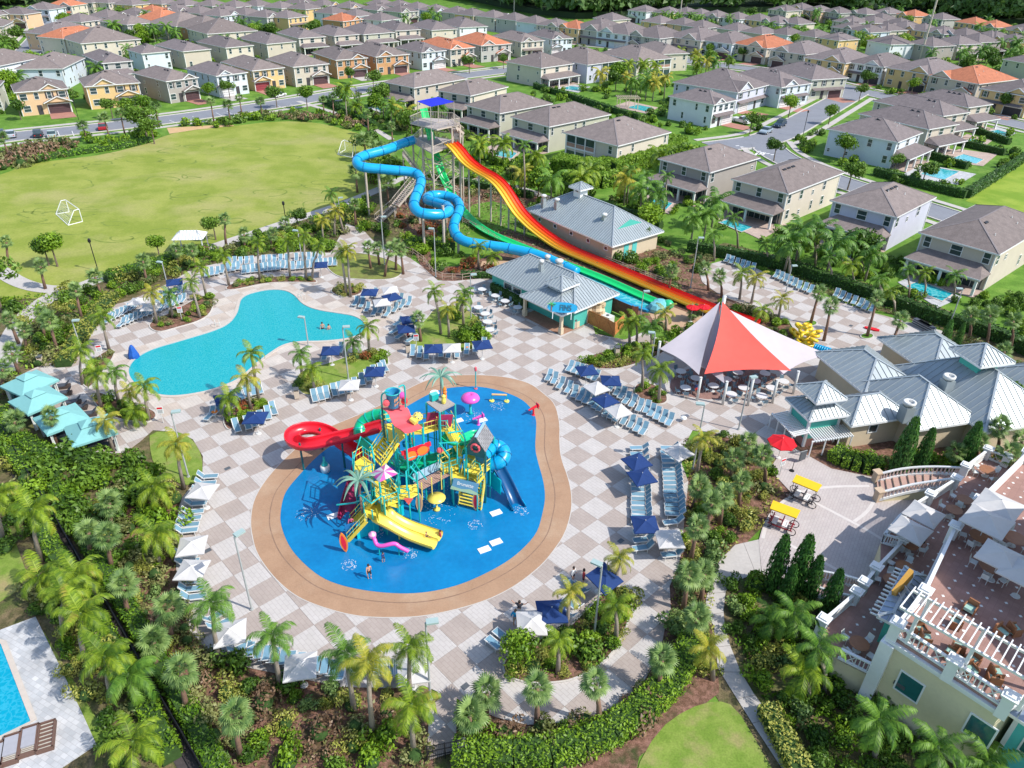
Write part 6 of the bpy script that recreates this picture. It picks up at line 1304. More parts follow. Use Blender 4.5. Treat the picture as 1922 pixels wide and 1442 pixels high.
# ================================================================ slide tower and long slides
SL=thing('slide_tower','tall slide tower with two decks, blue shade and stairs','slide tower');GALV=mat('sand painted steel',(.5,.43,.36),.5,.1,2);DECKM=mat('grey plank deck',(.36,.32,.3),.85,.12,3)
ST=G(846,271,11.);EN=G(1436,612,.5)
hp=11.;hu=14.6
low=[(775,267),(792,252),(850,262),(862,268),(812,288)];upq=[(770,231),(792,221),(850,224),(863,234),(820,243)]
LD=[G(x,y,hp-.6) for x,y in low];UD=[G(x,y,hu-.6) for x,y in upq]
part(SL,'lower_deck',lambda b:b.prism([(p.x,p.y) for p in LD],hp-.8,hp-.6,DECKM,GALV));part(SL,'upper_deck',lambda b:b.prism([(p.x,p.y) for p in UD],hu-.8,hu-.6,DECKM,GALV))
for Pq,z,nm in ((LD,hp-.6,'railing'),(UD,hu-.6,'railing')):
    for i in range(len(Pq)):
        A,Bv=Pq[i],Pq[(i+1) % len(Pq)]
        b=MB();b.beam(A+up_*1.1,Bv+up_*1.1,.07,.07,GALV);n=max(2,int((Bv-A).length/.3))
        for k in range(n):p=A.lerp(Bv,k/n);b.beam(p,p+up_*1.1,.04,.04,GALV)
        link('railing',b.mesh('railing'),SL)
cl=[LD[0],LD[1],LD[3],LD[4],UD[1],UD[3],LD[0].lerp(LD[4],.5),LD[2]]
for i,p in enumerate(cl):part(SL,'column',lambda b:b.tube([(p.x,p.y,-.05),(p.x,p.y,hu-.7 if i not in (0,6) else hp)],.17,8,GALV))
for i in range(len(cl)-1):
    a,c=cl[i],cl[i+1]
    for z in (2,5.5):part(SL,'brace',lambda b:(b.beam((a.x,a.y,z),(c.x,c.y,z+3.3),.09,.09,GALV),b.beam((c.x,c.y,z),(a.x,a.y,z+3.3),.09,.09,GALV)))['kind']='stuff'
sh=[G(783,190,18.),G(822,182,18.3),G(852,191,18.),G(808,200,18.)]
BSH=mat('royal blue shade cloth',(.01,.02,.5),.8,.05,1);part(SL,'shade_canopy',lambda b:(b.slab3([tuple(sh[0]),tuple(sh[3]),tuple(sh[2]),tuple(sh[1])],.06,BSH)))
for p in sh:part(SL,'shade_post',lambda b:b.beam((p.x,p.y,hu-.7),(p.x,p.y,p.z),.1,.1,GALV))
# stair flights up to the decks
def flight(pa,ha,pb,hb,w,n,m=DECKM):
    A,Bv=G(*pa,ha),G(*pb,hb);d=Bv-A;dh=Vector((d.x,d.y,0)).normalized();s=Vector((-dh.y,dh.x,0))*w/2;f=part(SL,'stair_flight',lambda b:(b.beam(A+s,Bv+s,.08,.35,GALV),b.beam(A-s,Bv-s,.08,.35,GALV)))
    for k in range(n):p=A.lerp(Bv,(k+.5)/n);link('tread',MB().beam(p-s,p+s,d.xy.length/n*.9,.06,m).mesh('tread'),f)
    b=MB()
    for q in (s,-s):
        b.beam(A+q+up_,Bv+q+up_,.07,.07,GALV)
        for k in range(n):p=A.lerp(Bv,k/n)+q;b.beam(p,p+up_,.04,.04,GALV)
    link('stair_rail',b.mesh('stair_rail'),f)
    for q in (A,Bv):
        if q.z>1:part(SL,'stair_post',lambda b:b.tube([(q.x,q.y,-.05),(q.x,q.y,q.z)],.12,6,GALV))
flight((708,416),0,(740,388),2.,1.7,10,mat('dark stair tread',(.16,.13,.12),.9));flight((742,386),2.,(782,338),5.4,1.7,16);flight((787,325),5.6,(756,287),9.2,1.9,16,mat('dark stair tread',(.16,.13,.12),.9));flight((862,262),hp-.6,(848,240),hu-.8,1.5,12)
flight((868,250),12.4,(850,234),hu-.6,1.2,8)
# multi lane racer: red, orange, amber, yellow lanes
LM=[pm('yellow racer lane',(.75,.5,.05)),pm('amber racer lane',(.8,.36,.02)),pm('orange racer lane',(.8,.12,.01)),pm('red racer lane',(.72,.02,.01))]
rac=thing('racer_slide','four lane red, orange and yellow racer slide running down to the plaza','water slide')
rp_=[(846,270),(858,281),(872,300),(886,313),(905,325),(926,336),(942,351),(955,370),(966,388),(978,405),(1000,427),(1030,450),(1062,470),(1116,492),(1190,523),(1250,549),(1296,568),(1340,585),(1380,600),(1420,612)]
hit=[plane_hit(x,y,ST,EN) for x,y in rp_];hts=[max(.35,p.z) for p in hit]
for i in range(1,len(hts)):hts[i]=min(hts[i],hts[i-1]+.1)
rp3=[(x,y,h) for (x,y),h in zip(rp_,hts)]
Pr,_=lanes([(x,y,h) for x,y,h in rp3],.72,4,LM[0],rac,'slide_lane',LM[::-1],.28)
for i in range(6,len(Pr)-10,9):
    p=Pr[i]
    if p.z>1.6:
        part(rac,'support_column',lambda b:b.tube([(p.x,p.y,-.05),(p.x,p.y,p.z-.15)],.16,7,GALV));part(rac,'crossarm',lambda b:b.beam(p+Vector((-1.,-1.,-.12)),p+Vector((1.,1.,-.12)),.14,.14,GALV))
# green body slide
gr=thing('green_slide','steep green open speed slide with straight run-out','water slide')
gp=[(797,203),(801,220),(807,240),(812,262),(818,285),(826,310),(836,336),(848,360),(862,384),(882,406),(905,425),(935,440),(965,452),(1010,470),(1062,491),(1106,507),(1150,525),(1205,550),(1252,569)]
S2=G(797,203,15.);E2=G(1250,570,.5);gh=[plane_hit(x,y,S2,E2) for x,y in gp];z_=[max(.4,p.z) for p in gh]
for i in range(1,len(z_)):z_[i]=min(z_[i],z_[i-1]+.05)
flume('slide_channel',[(x,y,h) for (x,y),h in zip(gp,[z+.6 for z in z_])],.88,pm('bright green fibreglass',(.01,.58,.16)),arc=(math.pi*1.12,1.88*math.pi),parent=gr,n=8)
e=G(1254,572,.55);part(gr,'end_cap',lambda b:b.lathe([(.2,0),(.75,.3),(.8,.7),(.5,1.1),(.05,1.2)],e.x,e.y,12,pm('bright green cap',(.02,.45,.2))),True)
# blue tube
bl=thing('blue_tube_slide','winding light blue tube slide dropping from the tower','water slide')
bp_=[(777,263),(753,270),(730,280),(707,286),(683,292),(669,300),(670,310),(684,315),(710,317),(740,320),(766,322),(783,326),(791,336),(789,349),(783,363),(777,377),(777,390),(786,399),(800,402),(816,403),(834,402),(845,394),(838,386),(820,381),(804,377),(799,371),(813,366),(836,367),(856,374),(864,387),(860,402),(852,418),(851,433),(860,447),(876,455),(896,458),(923,462),(960,467),(1017,481),(1050,496),(1083,512)]
nb=len(bp_);bh=[]
key=[(0,10.8),(5,10.1),(12,8.2),(17,6.6),(22,5.6),(26,4.9),(30,3.9),(33,2.6),(36,2.),(40,.75)]
for i in range(nb):
    for (a,za),(c,zc) in zip(key[:-1],key[1:]):
        if a<=i<=c:bh.append(za+(zc-za)*(i-a)/(c-a));break
bpt=sm3(path3([(x,y,h) for (x,y),h in zip(bp_,bh)]),2)
BLT=pm('sky blue tube',(.01,.33,.62),.22)
part(bl,'tube',lambda b:b.tube(bpt,.78,14,BLT),True)
FLG=pm('flange dark blue',(.0,.12,.3));acc=0
for i in range(len(bpt)-1):
    a,c=Vector(bpt[i]),Vector(bpt[i+1]);acc+=(c-a).length
    if acc>2.6:acc=0;t=(c-a).normalized();link('flange',MB().tube([tuple(a-t*.035),tuple(a+t*.035)],.86,14,FLG).mesh('flange'),bl)
for i in (4,8,11,16,19,23,27,30,33):
    x,y=bp_[i];p=G(x,y,bh[i]);off=Vector((1.2,.6,0)) if i in (16,19,23) else Vector((0,0,0));top=p.z+(1.2 if i in (19,27) else -.5)
    part(bl,'support_column',lambda b:b.tube([(p.x+off.x,p.y+off.y,-.05),(p.x+off.x,p.y+off.y,top)],.2,8,GALV));part(bl,'support_arm',lambda b:b.beam((p.x+off.x,p.y+off.y,p.z-.9),(p.x,p.y,p.z-.75),.14,.14,GALV))
run=smooth_loop([(1080,512),(1100,517),(1166,547),(1232,574),(1238,588),(1205,586),(1150,563),(1086,524)],1)
rw=sheet('runout_channel',run,.3,pm('runout blue',(.01,.26,.45)),th=.35);sheet('runout_water',smooth_loop([(1090,517),(1103,520),(1166,551),(1224,575),(1226,584),(1207,582),(1152,560),(1092,523)],1),.306,POOLW2)
for x,y,a in ((1232,583,.3),(1238,578,.3)):t=thing('aqua_shell_cover','aqua shell cover %s at the end of the blue run-out' % ('nearer' if x<1235 else 'farther'),'cover',G(x,y,0),a);part(t,'shell',lambda b:b.lathe([(1.1,0),(1.2,.5),(.9,1.),(.4,1.2)],0,0,9,pm('aqua shell',(.15,.45,.5))))
# ================================================================ loungers, umbrellas, tables, lamps, vehicles, people
SLING=mat('light blue sling',(.15,.28,.36),.8,.08,4,objvar=.15);LFR=mat('white lounger frame',(.6,.6,.58),.5,.03,2);NAVY=mat('navy canvas',(.008,.035,.14),.85,.08,1.5);CANW=mat('cream white canvas',(.52,.505,.49),.9,.05,1.5);TABW=mat('white table top',(.6,.6,.6),.4,.04,3);CHG=mat('grey blue chair sling',(.16,.24,.29),.7,.06,4)
def lounger_mesh(back):
    fr=MB();sl_=MB();bk=MB();w=.285;z=.36;L0,L1=-.95,.3
    for s in (-1,1):fr.beam((s*w,L0,z+.02),(s*w,L1,z+.02),.075,.07,LFR)
    c,q=math.cos(back),math.sin(back);e=(L1+.72*c,z+.72*q)
    for s in (-1,1):fr.beam((s*w,L1,z+.02),(s*w,e[0],e[1]+.02),.075,.07,LFR)
    for y in (L0,L1-.1):fr.beam((-w,y,z),(w,y,z),.05,.05,LFR)
    fr.beam((-w,e[0],e[1]),(w,e[0],e[1]),.05,.05,LFR)
    leg=MB().beam((0,0,0),(0,0,.34),.05,.05,LFR)
    sl_.box(0,(L0+L1)/2,z+.01,z+.04,2*w-.09,L1-L0-.06,0,SLING)
    bk.slab3([(-w+.04,L1+.02,z+.04),(w-.04,L1+.02,z+.04),(w-.04,e[0]-.02,e[1]+.04),(-w+.04,e[0]-.02,e[1]+.04)],.03,SLING)
    return fr.mesh('frame'),leg.mesh('leg'),sl_.mesh('seat'),bk.mesh('backrest')
LMS=[lounger_mesh(R(a)) for a in (52,38,12)]
lounger_n=0
def lounger(x,y,off,label,v=None,rj=.07):
    global lounger_n;lounger_n+=1
    v=random.choice((0,0,0,1)) if v is None else v;c=G(x,y,.05);d=G(x+off[0],y+off[1],.05)-c;a=math.atan2(d.y,d.x)-math.pi/2+random.uniform(-rj,rj)
    t=thing('sun_lounger',label,'sun lounger',(c.x,c.y,.03),a,'light blue sun loungers');fr,lg,se,ba=LMS[v]
    link('frame',fr,t);link('seat',se,t);link('backrest',ba,t)
    for sx in (-.33,.33):
        for sy in (-.75,.2):link('leg',lg,t,(sx,sy,0))
    return t
def lrow(desc,p0,p1,n,off,v=None,skip=()):
    for k in range(n):
        f=k/(n-1) if n>1 else 0
        if k in skip:continue
        lounger(p0[0]+(p1[0]-p0[0])*f+random.gauss(0,.7),p0[1]+(p1[1]-p0[1])*f+random.gauss(0,.35),off,'blue sun lounger, %s in the %s' % (ordn(k),desc),v)
def larc(desc,pts,off,v=None):
    for k,(x,y) in enumerate(pts):lounger(x,y,off,'blue sun lounger, %s in the %s' % (ordn(k),desc),v)
lrow('inner column right of the splash pad, from top',(1203,917),(1206,985),9,(10,.5),0);lrow('shaded top of the inner right column',(1200,846),(1200,903),6,(10,0));lrow('bottom of the inner right column',(1207,1003),(1208,1033),3,(10,-1))
lrow('outer column right of the splash pad, from top',(1257,846),(1268,970),16,(10,0),0);larc('bottom of the outer right column',[(1264,985),(1260,1028),(1262,1046)],(10,-1))
lrow('front row below the round palm island',(1042,718),(1078,742),4,(7,-12),0);larc('pair at the left of the dining deck rows',[(1030,711),(1090,748),(1101,753)],(8,-12));lrow('shaded row under the navy umbrella by dining deck',(1112,757),(1128,768),3,(8,-12));lrow('middle short row of the deck by the dining area',(1138,775),(1158,787),3,(8,-12));lrow('front right row nearest the checkered plaza',(1172,792),(1208,812),4,(8,-14),0)
lrow('upper row below the pale curved wall',(1070,694),(1118,712),6,(8,-12));lrow('second upper row by the round palm island',(1146,731),(1168,745),3,(8,-12));lrow('row touching the round palm island',(1176,754),(1200,768),3,(8,-12));lrow('right end row below the round palm island',(1212,771),(1256,795),5,(8,-14),0)
larc('curved row under the lawn island',[(591,750),(603,747),(614,744),(628,739),(640,736),(655,733),(667,728),(680,719),(691,712),(703,704)],(-4,-12),0)
larc('arc round the small red plant island',[(445,806),(466,801),(479,796),(491,791),(504,782),(514,774)],(-3,-11));larc('row between the pool and small red plant island',[(440,752),(452,747),(464,742),(476,738),(488,735)],(-4,-10));larc('pair with an orange towel by the pool end',[(396,784),(408,776)],(8,-8))
lrow('outer row left of the pool',(203,604),(255,578),8,(9,-9),1);lrow('inner row left of the pool',(228,612),(276,592),7,(9,-9),1);lrow('row under white umbrellas left of pool',(286,588),(345,566),8,(7,-9));lrow('rear row left of the pool',(300,566),(348,546),6,(7,-9))
lrow('top row above the pool, from left',(390,518),(448,505),7,(2,-10));lrow('middle top row above the pool',(458,512),(540,503),11,(2,-10));lrow('right top row above the pool',(552,505),(628,497),10,(2,-10));lrow('rear top row above the pool',(432,497),(600,486),17,(2,-9),None,(5,11))
larc('cluster round the four umbrellas at the pool head',[(668,572),(680,575),(690,583),(703,590),(716,586),(728,592),(742,584),(755,577),(768,572),(682,561),(704,556),(752,566)],(6,-9))
lrow('far right deck row by the hedge',(1363,491),(1412,508),6,(5,-8),0);lrow('second far right deck row by hedge',(1457,521),(1490,536),5,(5,-8),0);lrow('third far right deck row by hedge',(1500,541),(1520,549),3,(5,-8),0);lrow('last far right deck row by hedge',(1568,556),(1636,584),7,(5,-8),0)
larc('left column along the mulch bed, from top',[(390,900),(386,913),(381,927),(368,951),(362,967),(357,979),(353,991),(350,1002),(350,1048),(352,1061),(356,1097),(359,1112),(363,1127)],(-11,1),0)
lrow('bottom row beside the tall lamp',(712,1266),(798,1268),8,(0,14),0);lrow('bottom curved row under the palms',(470,1232),(640,1270),12,(-3,14));larc('lower left group by the half hidden umbrella',[(402,1165),(412,1180),(436,1214),(450,1224)],(-11,6))
larc('group at the top of the lower planting island',[(1078,1106),(1092,1112),(1076,1142),(1064,1160),(932,1217),(946,1202)],(9,7));larc('row in front of the central lawn island',[(775,665),(788,668),(800,671),(828,667),(842,669),(858,668),(876,662),(892,658),(908,651)],(1,-10));larc('group by the navy umbrellas at the pool corner',[(742,625),(752,634),(760,620),(772,641),(748,610)],(9,-6));larc('single by the pool under the navy umbrella',[(610,673),(640,660)],(4,-9));larc('group beside the lawn island navy umbrella',[(716,700),(722,694)],(-5,-8))
# charcoal cabana loungers
for k,(x,y) in enumerate([(118,728),(121,741),(138,758),(150,768),(168,780),(205,838)]):
    c=G(x,y,.05);t=thing('daybed_lounger','charcoal cushioned lounger, %s in front of the cabanas' % ordn(k),'sun lounger',(c.x,c.y,.03),-1.25);part(t,'base',lambda b:b.box(0,-.1,.05,.3,.7,1.7,0,RATT));part(t,'cushion',lambda b:b.box(0,-.3,.3,.4,.66,1.25,0,DKF));part(t,'backrest',lambda b:b.slab3([(-.33,.32,.42),(.33,.32,.42),(.33,.8,.85),(-.33,.8,.85)],.1,DKF))
BRF=mat('brown rattan frame',(.14,.08,.06),.7,.15,6);GCU=mat('lavender grey cushion',(.33,.33,.36),.85,.06,3)
for k,(x,y) in enumerate([(-8,1425),(22,1408),(56,1392),(88,1384)]):
    c=G(x,y,.1);t=thing('rattan_lounger','brown rattan lounger on the private terrace, %s' % ('leftmost','second from left','third from left','rightmost without cushion')[k],'sun lounger',(c.x,c.y,.03),.42)
    part(t,'frame',lambda b:(b.box(-.42,0,0,.34,.1,2.,0,BRF),b.box(.42,0,0,.34,.1,2.,0,BRF),b.box(0,-.98,0,.34,.94,.1,0,BRF),b.box(0,.98,0,.34,.94,.1,0,BRF),b.box(0,0,.1,.24,.8,1.9,0,BRF)))
    if k<3:part(t,'cushion',lambda b:b.box(0,.15,.25,.38,.74,1.3,0,GCU));
    part(t,'slats',lambda b:[b.box(0,(-.8+q*.12) if k<3 else (-.85+q*.28),.25,.29,.7,.05,0,mat('pale slat',(.45,.42,.35),.7)) for q in range(3 if k<3 else 7)])['kind']='stuff'
# umbrellas
def umbrella(x,y,m,label,s=1.05,h=2.35,rz=.3,tilt=0,z0=.03,drop=.42,grp='square deck umbrellas',sides=4):
    p=G(x,y,h+z0);t=thing('umbrella',label,'umbrella',(p.x,p.y,z0),rz,grp);b=MB();R_=s*(1.41 if sides==4 else 1.1);n=sides;N=4;vs=[];fs=[]
    for j in range(N+1):
        f=j/N
        for i in range(n*4):
            a0,a1=2*math.pi*(i//4)/n+math.pi/n,2*math.pi*(i//4+1)/n+math.pi/n;q=(i % 4)/4;X=R_*((1-q)*math.cos(a0)+q*math.cos(a1));Y=R_*((1-q)*math.sin(a0)+q*math.sin(a1));sag=.06*math.sin(math.pi*q)*f
            vs.append((X*f*(1-sag*.5),Y*f*(1-sag*.5),h-drop*f**1.1-.05*math.sin(math.pi*q)*math.sin(math.pi*f)))
    M=n*4
    for j in range(N):
        for i in range(M):fs.append((j*M+i,j*M+(i+1) % M,(j+1)*M+(i+1) % M,(j+1)*M+i))
    b.add(vs,fs,m);o=link('canopy',b.mesh('canopy'),t,rot=(tilt,0,0));part(t,'pole',lambda b:b.tube([(0,0,0),(0,0,h+.08)],.03,6,LFR));part(t,'base',lambda b:b.lathe([(.28,0),(.26,.07),(.05,.1)],0,0,10,LFR));part(o,'valance',lambda b:[b.add([vs[N*M+i],vs[N*M+(i+1) % M],tuple(np.array(vs[N*M+(i+1) % M])-[0,0,.1]),tuple(np.array(vs[N*M+i])-[0,0,.1])],[(0,1,2,3)],m) for i in range(M)]);return t
NV=[(1212,977,.05,'over the inner right loungers, lowest'),(1196,860,.5,'upper of the crossed pair right of splash pad'),(1206,888,.35,'lower of the crossed pair right of splash pad'),(1102,689,.25,'at the top of the dining deck loungers'),(1147,708,0.,'beside the curved pale wall'),(1137,745,.6,'in the middle of dining deck loungers'),(620,652,.1,'at the lower edge of the pool'),(703,691,.05,'above the right end of lawn island row'),(421,741,.5,'at the left pool end by the steps'),(478,777,.05,'in front of the small red plant island'),
 (813,648,.1,'left of the white one before central lawn'),(905,641,.25,'right of the white one before central lawn'),(762,611,.2,'over loungers at the pool corner'),(768,594,.3,'half behind a palm at the pool corner'),(693,543,.0,'left one at the pool head'),(735,552,.6,'right one at the pool head'),(1127,1070,.75,'tilted over a table by the bottom island'),(1036,1140,.1,'under a palm at the bottom island'),(326,524,.4,'behind the palms left of the pool'),(600,492,.2,'in the top lounger rows')]
for x,y,a,d in NV:umbrella(x,y,NAVY,'navy square umbrella '+d,rz=a,tilt=.25 if x==1127 else 0)
WV=[(1120,722,.6,'between navy ones on the dining deck'),(1162,765,.5,'at the front of the dining deck rows'),(1258,1004,.05,'at the bottom of the outer right column'),(1275,842,.6,'at the top of the outer right column'),(848,647,.1,'in front of the central lawn island'),(655,716,.1,'over the curved lawn island row'),(378,914,-.1,'beside the left lounger column, topmost'),(358,1017,.2,'beside the left column, second'),(358,1062,0.,'beside the left column with lamp shadow'),(430,1180,.3,'half hidden by a palm at lower left'),(562,1243,.2,'behind palms at the bottom edge'),(998,1162,.05,'next to the standing couple'),(258,560,.1,'left of the two by the pool palms'),(281,570,.2,'right of the two by the pool palms'),(716,562,.3,'lower one at the pool head'),(732,539,.3,'upper one at the pool head'),(775,1250,.2,'between palms at the bottom row')]
for x,y,a,d in WV:umbrella(x,y,CANW,'cream white square umbrella '+d,rz=a)
REDC=mat('bright red canvas',(.6,.005,.015),.8,.05,2)
umbrella(1470,823,REDC,'round red umbrella by the teal tower kiosk',1.25,2.3,0,0,.03,.45,None,8);umbrella(1301,573,REDC,'left red umbrella at the slide landing',.8,2.4,0,0,.03,.3,None,8);umbrella(1322,572,REDC,'right red umbrella at the slide landing',.8,2.4,0,0,.03,.3,None,8)
for x,y,z,s,d in [(1738,956,zl,1.25,'upper of the pair on the lower terrace'),(1713,986,zl,1.25,'lower of the pair on the lower terrace'),(1858,968,zu,1.4,'lower of the double on the upper terrace'),(1880,938,zu,1.4,'upper of the double on the upper terrace'),(1886,1036,zu,1.3,'single one nearest the pergola'),(1935,1066,zu,1.45,'cut by the right picture edge')]:umbrella(x,y,CANW,'large white square umbrella '+d,s,2.6,.75,0,z,.5,'white umbrellas on the restaurant terraces')
# tables with chairs
def chair_m(m):
    return MB().box(0,0,.42,.46,.46,.46,0,m).mesh('seat'),MB().slab3([(-.22,.22,.46),(.22,.22,.46),(.22,.32,.9),(-.22,.32,.9)],.03,m).mesh('backrest'),MB().tube([(0,0,0),(0,0,.43)],.02,4,LFR).mesh('leg')
CH1=chair_m(CHG);CH2=chair_m(mat('pale cafe chair',(.6,.62,.6),.6,.04,2))
def dining(x,y,z,top,label,r=.6,n=4,cm=CH1,cl='grey patio chairs',m2='grey blue',h=.74):
    c=G(x,y,z+.7);t=thing('round_table',label,'table',(c.x,c.y,z));part(t,'tabletop',lambda b:b.lathe([(r,h-.03),(r,h)],0,0,18,top));part(t,'pedestal',lambda b:b.tube([(0,0,0),(0,0,h-.03)],.05,6,LFR));part(t,'foot',lambda b:b.lathe([(.3,0),(.28,.04)],0,0,8,LFR));a0=random.uniform(0,1.5)
    for k in range(n):
        a=a0+2*math.pi*k/n+random.uniform(-.2,.2);q=r+.28;cx,cy=c.x+q*math.cos(a),c.y+q*math.sin(a);u,v=PX((cx,cy,z))
        pos=('left' if u<x-6 else 'right' if u>x+6 else '')+(' rear' if v<PX((c.x,c.y,z))[1] else ' front');o=thing('chair','%s chair at %s of the %s' % (m2,pos.strip(),label),'chair',(cx,cy,z),a-math.pi/2,cl)
        link('seat',cm[0],o);link('backrest',cm[1],o)
        for sx in (-.2,.2):
            for sy in (-.2,.2):link('leg',cm[2],o,(sx,sy,0))
for k,(x,y) in enumerate([(905,543),(930,555),(948,565),(972,577),(898,577),(911,589),(915,604),(919,619)]):dining(x,y,.03,TABW,'white table %s by snack bar' % ordn(k))
for k,(x,y) in enumerate([(1278,697),(1306,710),(1287,728),(1339,724),(1364,712),(1385,699),(1436,701),(1418,715),(1396,728),(1471,716),(1448,728),(1373,740),(1430,743)]):dining(x,y,.04,TABW,'white table %s under sails' % ordn(k))
for k,(x,y) in enumerate([(1811,938),(1791,957),(1853,882),(1708,1022),(1698,1064),(1675,1089),(1613,1208)]):dining(x,y,zl,WOODB,'brown table %s lower terrace' % ordn(k),.65,4,CH2,'pale terrace chairs','pale')
for k,(x,y) in enumerate([(1841,1007),(1861,1064),(1905,1010)]):dining(x,y,zu,WOODB,'brown table %s upper terrace' % ordn(k),.75,5,CH2,'pale terrace chairs','pale')
CH3=chair_m(WOODB);MINT=mat('mint cushion',(.3,.5,.43),.85,.05,3)
for k,(x,y) in enumerate([(1728,1182),(1738,1196),(1800,1215),(1785,1225),(1826,1238),(1822,1256),(1870,1262),(1866,1275),(1795,1168),(1822,1140),(1880,1185),(1905,1180)]):
    c=G(x,y,zu+.4);o=thing('armchair','brown chair with mint cushion under the pergola, %s from left' % ordn(k),'chair',(c.x,c.y,zu),k*1.3,'armchairs under the pergola');part(o,'seat',lambda b:b.box(0,0,.2,.42,.6,.6,0,MINT));part(o,'backrest',lambda b:b.box(0,.3,.3,.85,.62,.1,0,WOODB));part(o,'arm',lambda b:b.box(-.32,0,.0,.6,.07,.6,0,WOODB));part(o,'arm',lambda b:b.box(.32,0,.0,.6,.07,.6,0,WOODB))
# lamp poles
FIX=mat('pale green lamp housing',(.32,.42,.4),.5,.05,2)
def lamp(b_,t_,label,rz=2.4,hmax=7.4):
    base=G(*b_);best=min((abs(PX((base.x,base.y,h*.1))[1]-t_[1]),h*.1) for h in range(20,int(hmax*10)+1));h=best[1];t=thing('lamp_post',label,'lamp post',base,rz,'slim poles with flat lamp heads');part(t,'pole',lambda b:b.tube([(0,0,0),(0,0,h)],[.085,.06],8,GALV2));hd=part(t,'lamp_head',lambda b:(b.box(.4,0,h-.02,h+.12,.75,.42,0,FIX),b.beam((0,0,h-.05),(.1,0,h+.02),.1,.1,FIX)));part(t,'base_cover',lambda b:b.lathe([(.15,0),(.14,.15)],0,0,8,GALV2));return t
GALV2=mat('grey pole paint',(.36,.38,.37),.5,.05,2)
for k,(b_,t_,d,rz) in enumerate([((473,1145),(437,1008),'tall lamp post at lower left beside the brown apron',.9),((808,1313),(799,1155),'tall lamp post at the bottom centre by the gate path',.2),((1115,1192),(1120,1063),'lamp post in the lower planting island',2.6),((354,896),(318,775),'lamp post in the small left lawn',.3),((154,660),(134,603),'lamp post by the cabanas path',.2),((318,550),(302,493),'lamp post behind the left pool loungers',2.9),((579,650),(566,597),'lamp post standing at the lower pool edge',2.9),((654,712),(644,615),'lamp post in the lawn island by the pool',.2),((1300,881),(1317,760),'lamp post beside the right loungers column',3.),((1386,807),(1406,710),'lamp post in front of the dining sails',.3),((1780,616),(1801,543),'lamp post by the far right hedge',3.),((1475,548),(1484,500),'lamp post on the far right deck',.2),((1200,612),(1207,548),'lamp post near the shell covers',.1),((1221,690),(1229,626),'lamp post left of the dining sails',3.),((884,600),(881,517),'lamp post in the central lawn island palms',.2),((722,498),(716,405),'lamp post on the slide path left of the bend',.2),((818,520),(807,430),'lamp post at the slide path bend',3.),((568,498),(556,433),'lamp post above the pool top rows',3.),((640,420),(634,372),'lamp post near the tower steps',.3),((1296,540),(1307,432),'lamp post by the restroom building corner',0.)]):lamp(b_,t_,d,rz)
BLK=mat('black post paint',(.015,.015,.018),.4)
for b_,h,d in [((184,508),4.2,'black lantern post on the left field edge'),((539,432),4.2,'black lantern post behind the gazebo trees'),((686,352),4.5,'black lantern post behind the blue slide'),((1507,255),5.5,'black lantern post on the right street verge'),((148,226),4.5,'black lantern post before the peach house')]:
    t=thing('lantern_post',d,'lamp post',G(*b_));part(t,'pole',lambda b:b.tube([(0,0,0),(0,0,h)],.07,6,BLK));part(t,'lantern',lambda b:b.lathe([(.1,h),(.22,h+.15),(.2,h+.5),(.05,h+.65)],0,0,8,BLK))
for b_,h,r_,d in [((1726,114),62,.42,'very tall grey utility mast behind the right street'),((965,24),45,.35,'far slim mast before the forest at top centre'),((1274,48),55,.3,'far slim mast behind the right palms')]:t=thing('utility_mast',d,'mast',G(*b_));part(t,'pole',lambda b:b.tube([(0,0,0),(0,0,h)],[r_,r_*.6],8,GALV));part(t,'collar',lambda b:b.lathe([(r_*1.1,8),(r_*1.1,8.6)],0,0,8,GALV2))
# goals
def goal(f1,f2,b1,b2,label):
    t=thing('soccer_goal',label,'soccer goal');A,Bv,c,d=G(*f1),G(*f2),G(*b1),G(*b2);u=Vector((0,0,2.1));k=Vector((0,0,2.1));A2,B2=A+(c-A)*.35+k,Bv+(d-Bv)*.35+k
    for p,q,nm in ((A,A+u,'post'),(Bv,Bv+u,'post'),(A+u,Bv+u,'crossbar'),(A+u,A2,'stay'),(Bv+u,B2,'stay'),(A2,c,'stay'),(B2,d,'stay'),(c,d,'ground_bar'),(A,c,'ground_bar'),(Bv,d,'ground_bar')):part(t,nm,lambda b:b.tube([tuple(p),tuple(q)],.065,6,TRW))
    def net(b):
        for i in range(1,16):f=i/16;b.tube([tuple(A2.lerp(B2,f)),tuple(c.lerp(d,f))],.009,3,TRW);
        for i in range(1,8):f=i/8;b.tube([tuple(A2.lerp(c,f)),tuple(B2.lerp(d,f))],.009,3,TRW)
    part(t,'net',net)['kind']='stuff'
goal((130,398),(155,416),(105,402),(128,423),'white goal frame on the left side of the field');goal((668,290),(648,281),(661,296),(634,290),'white goal frame half behind the blue slide')
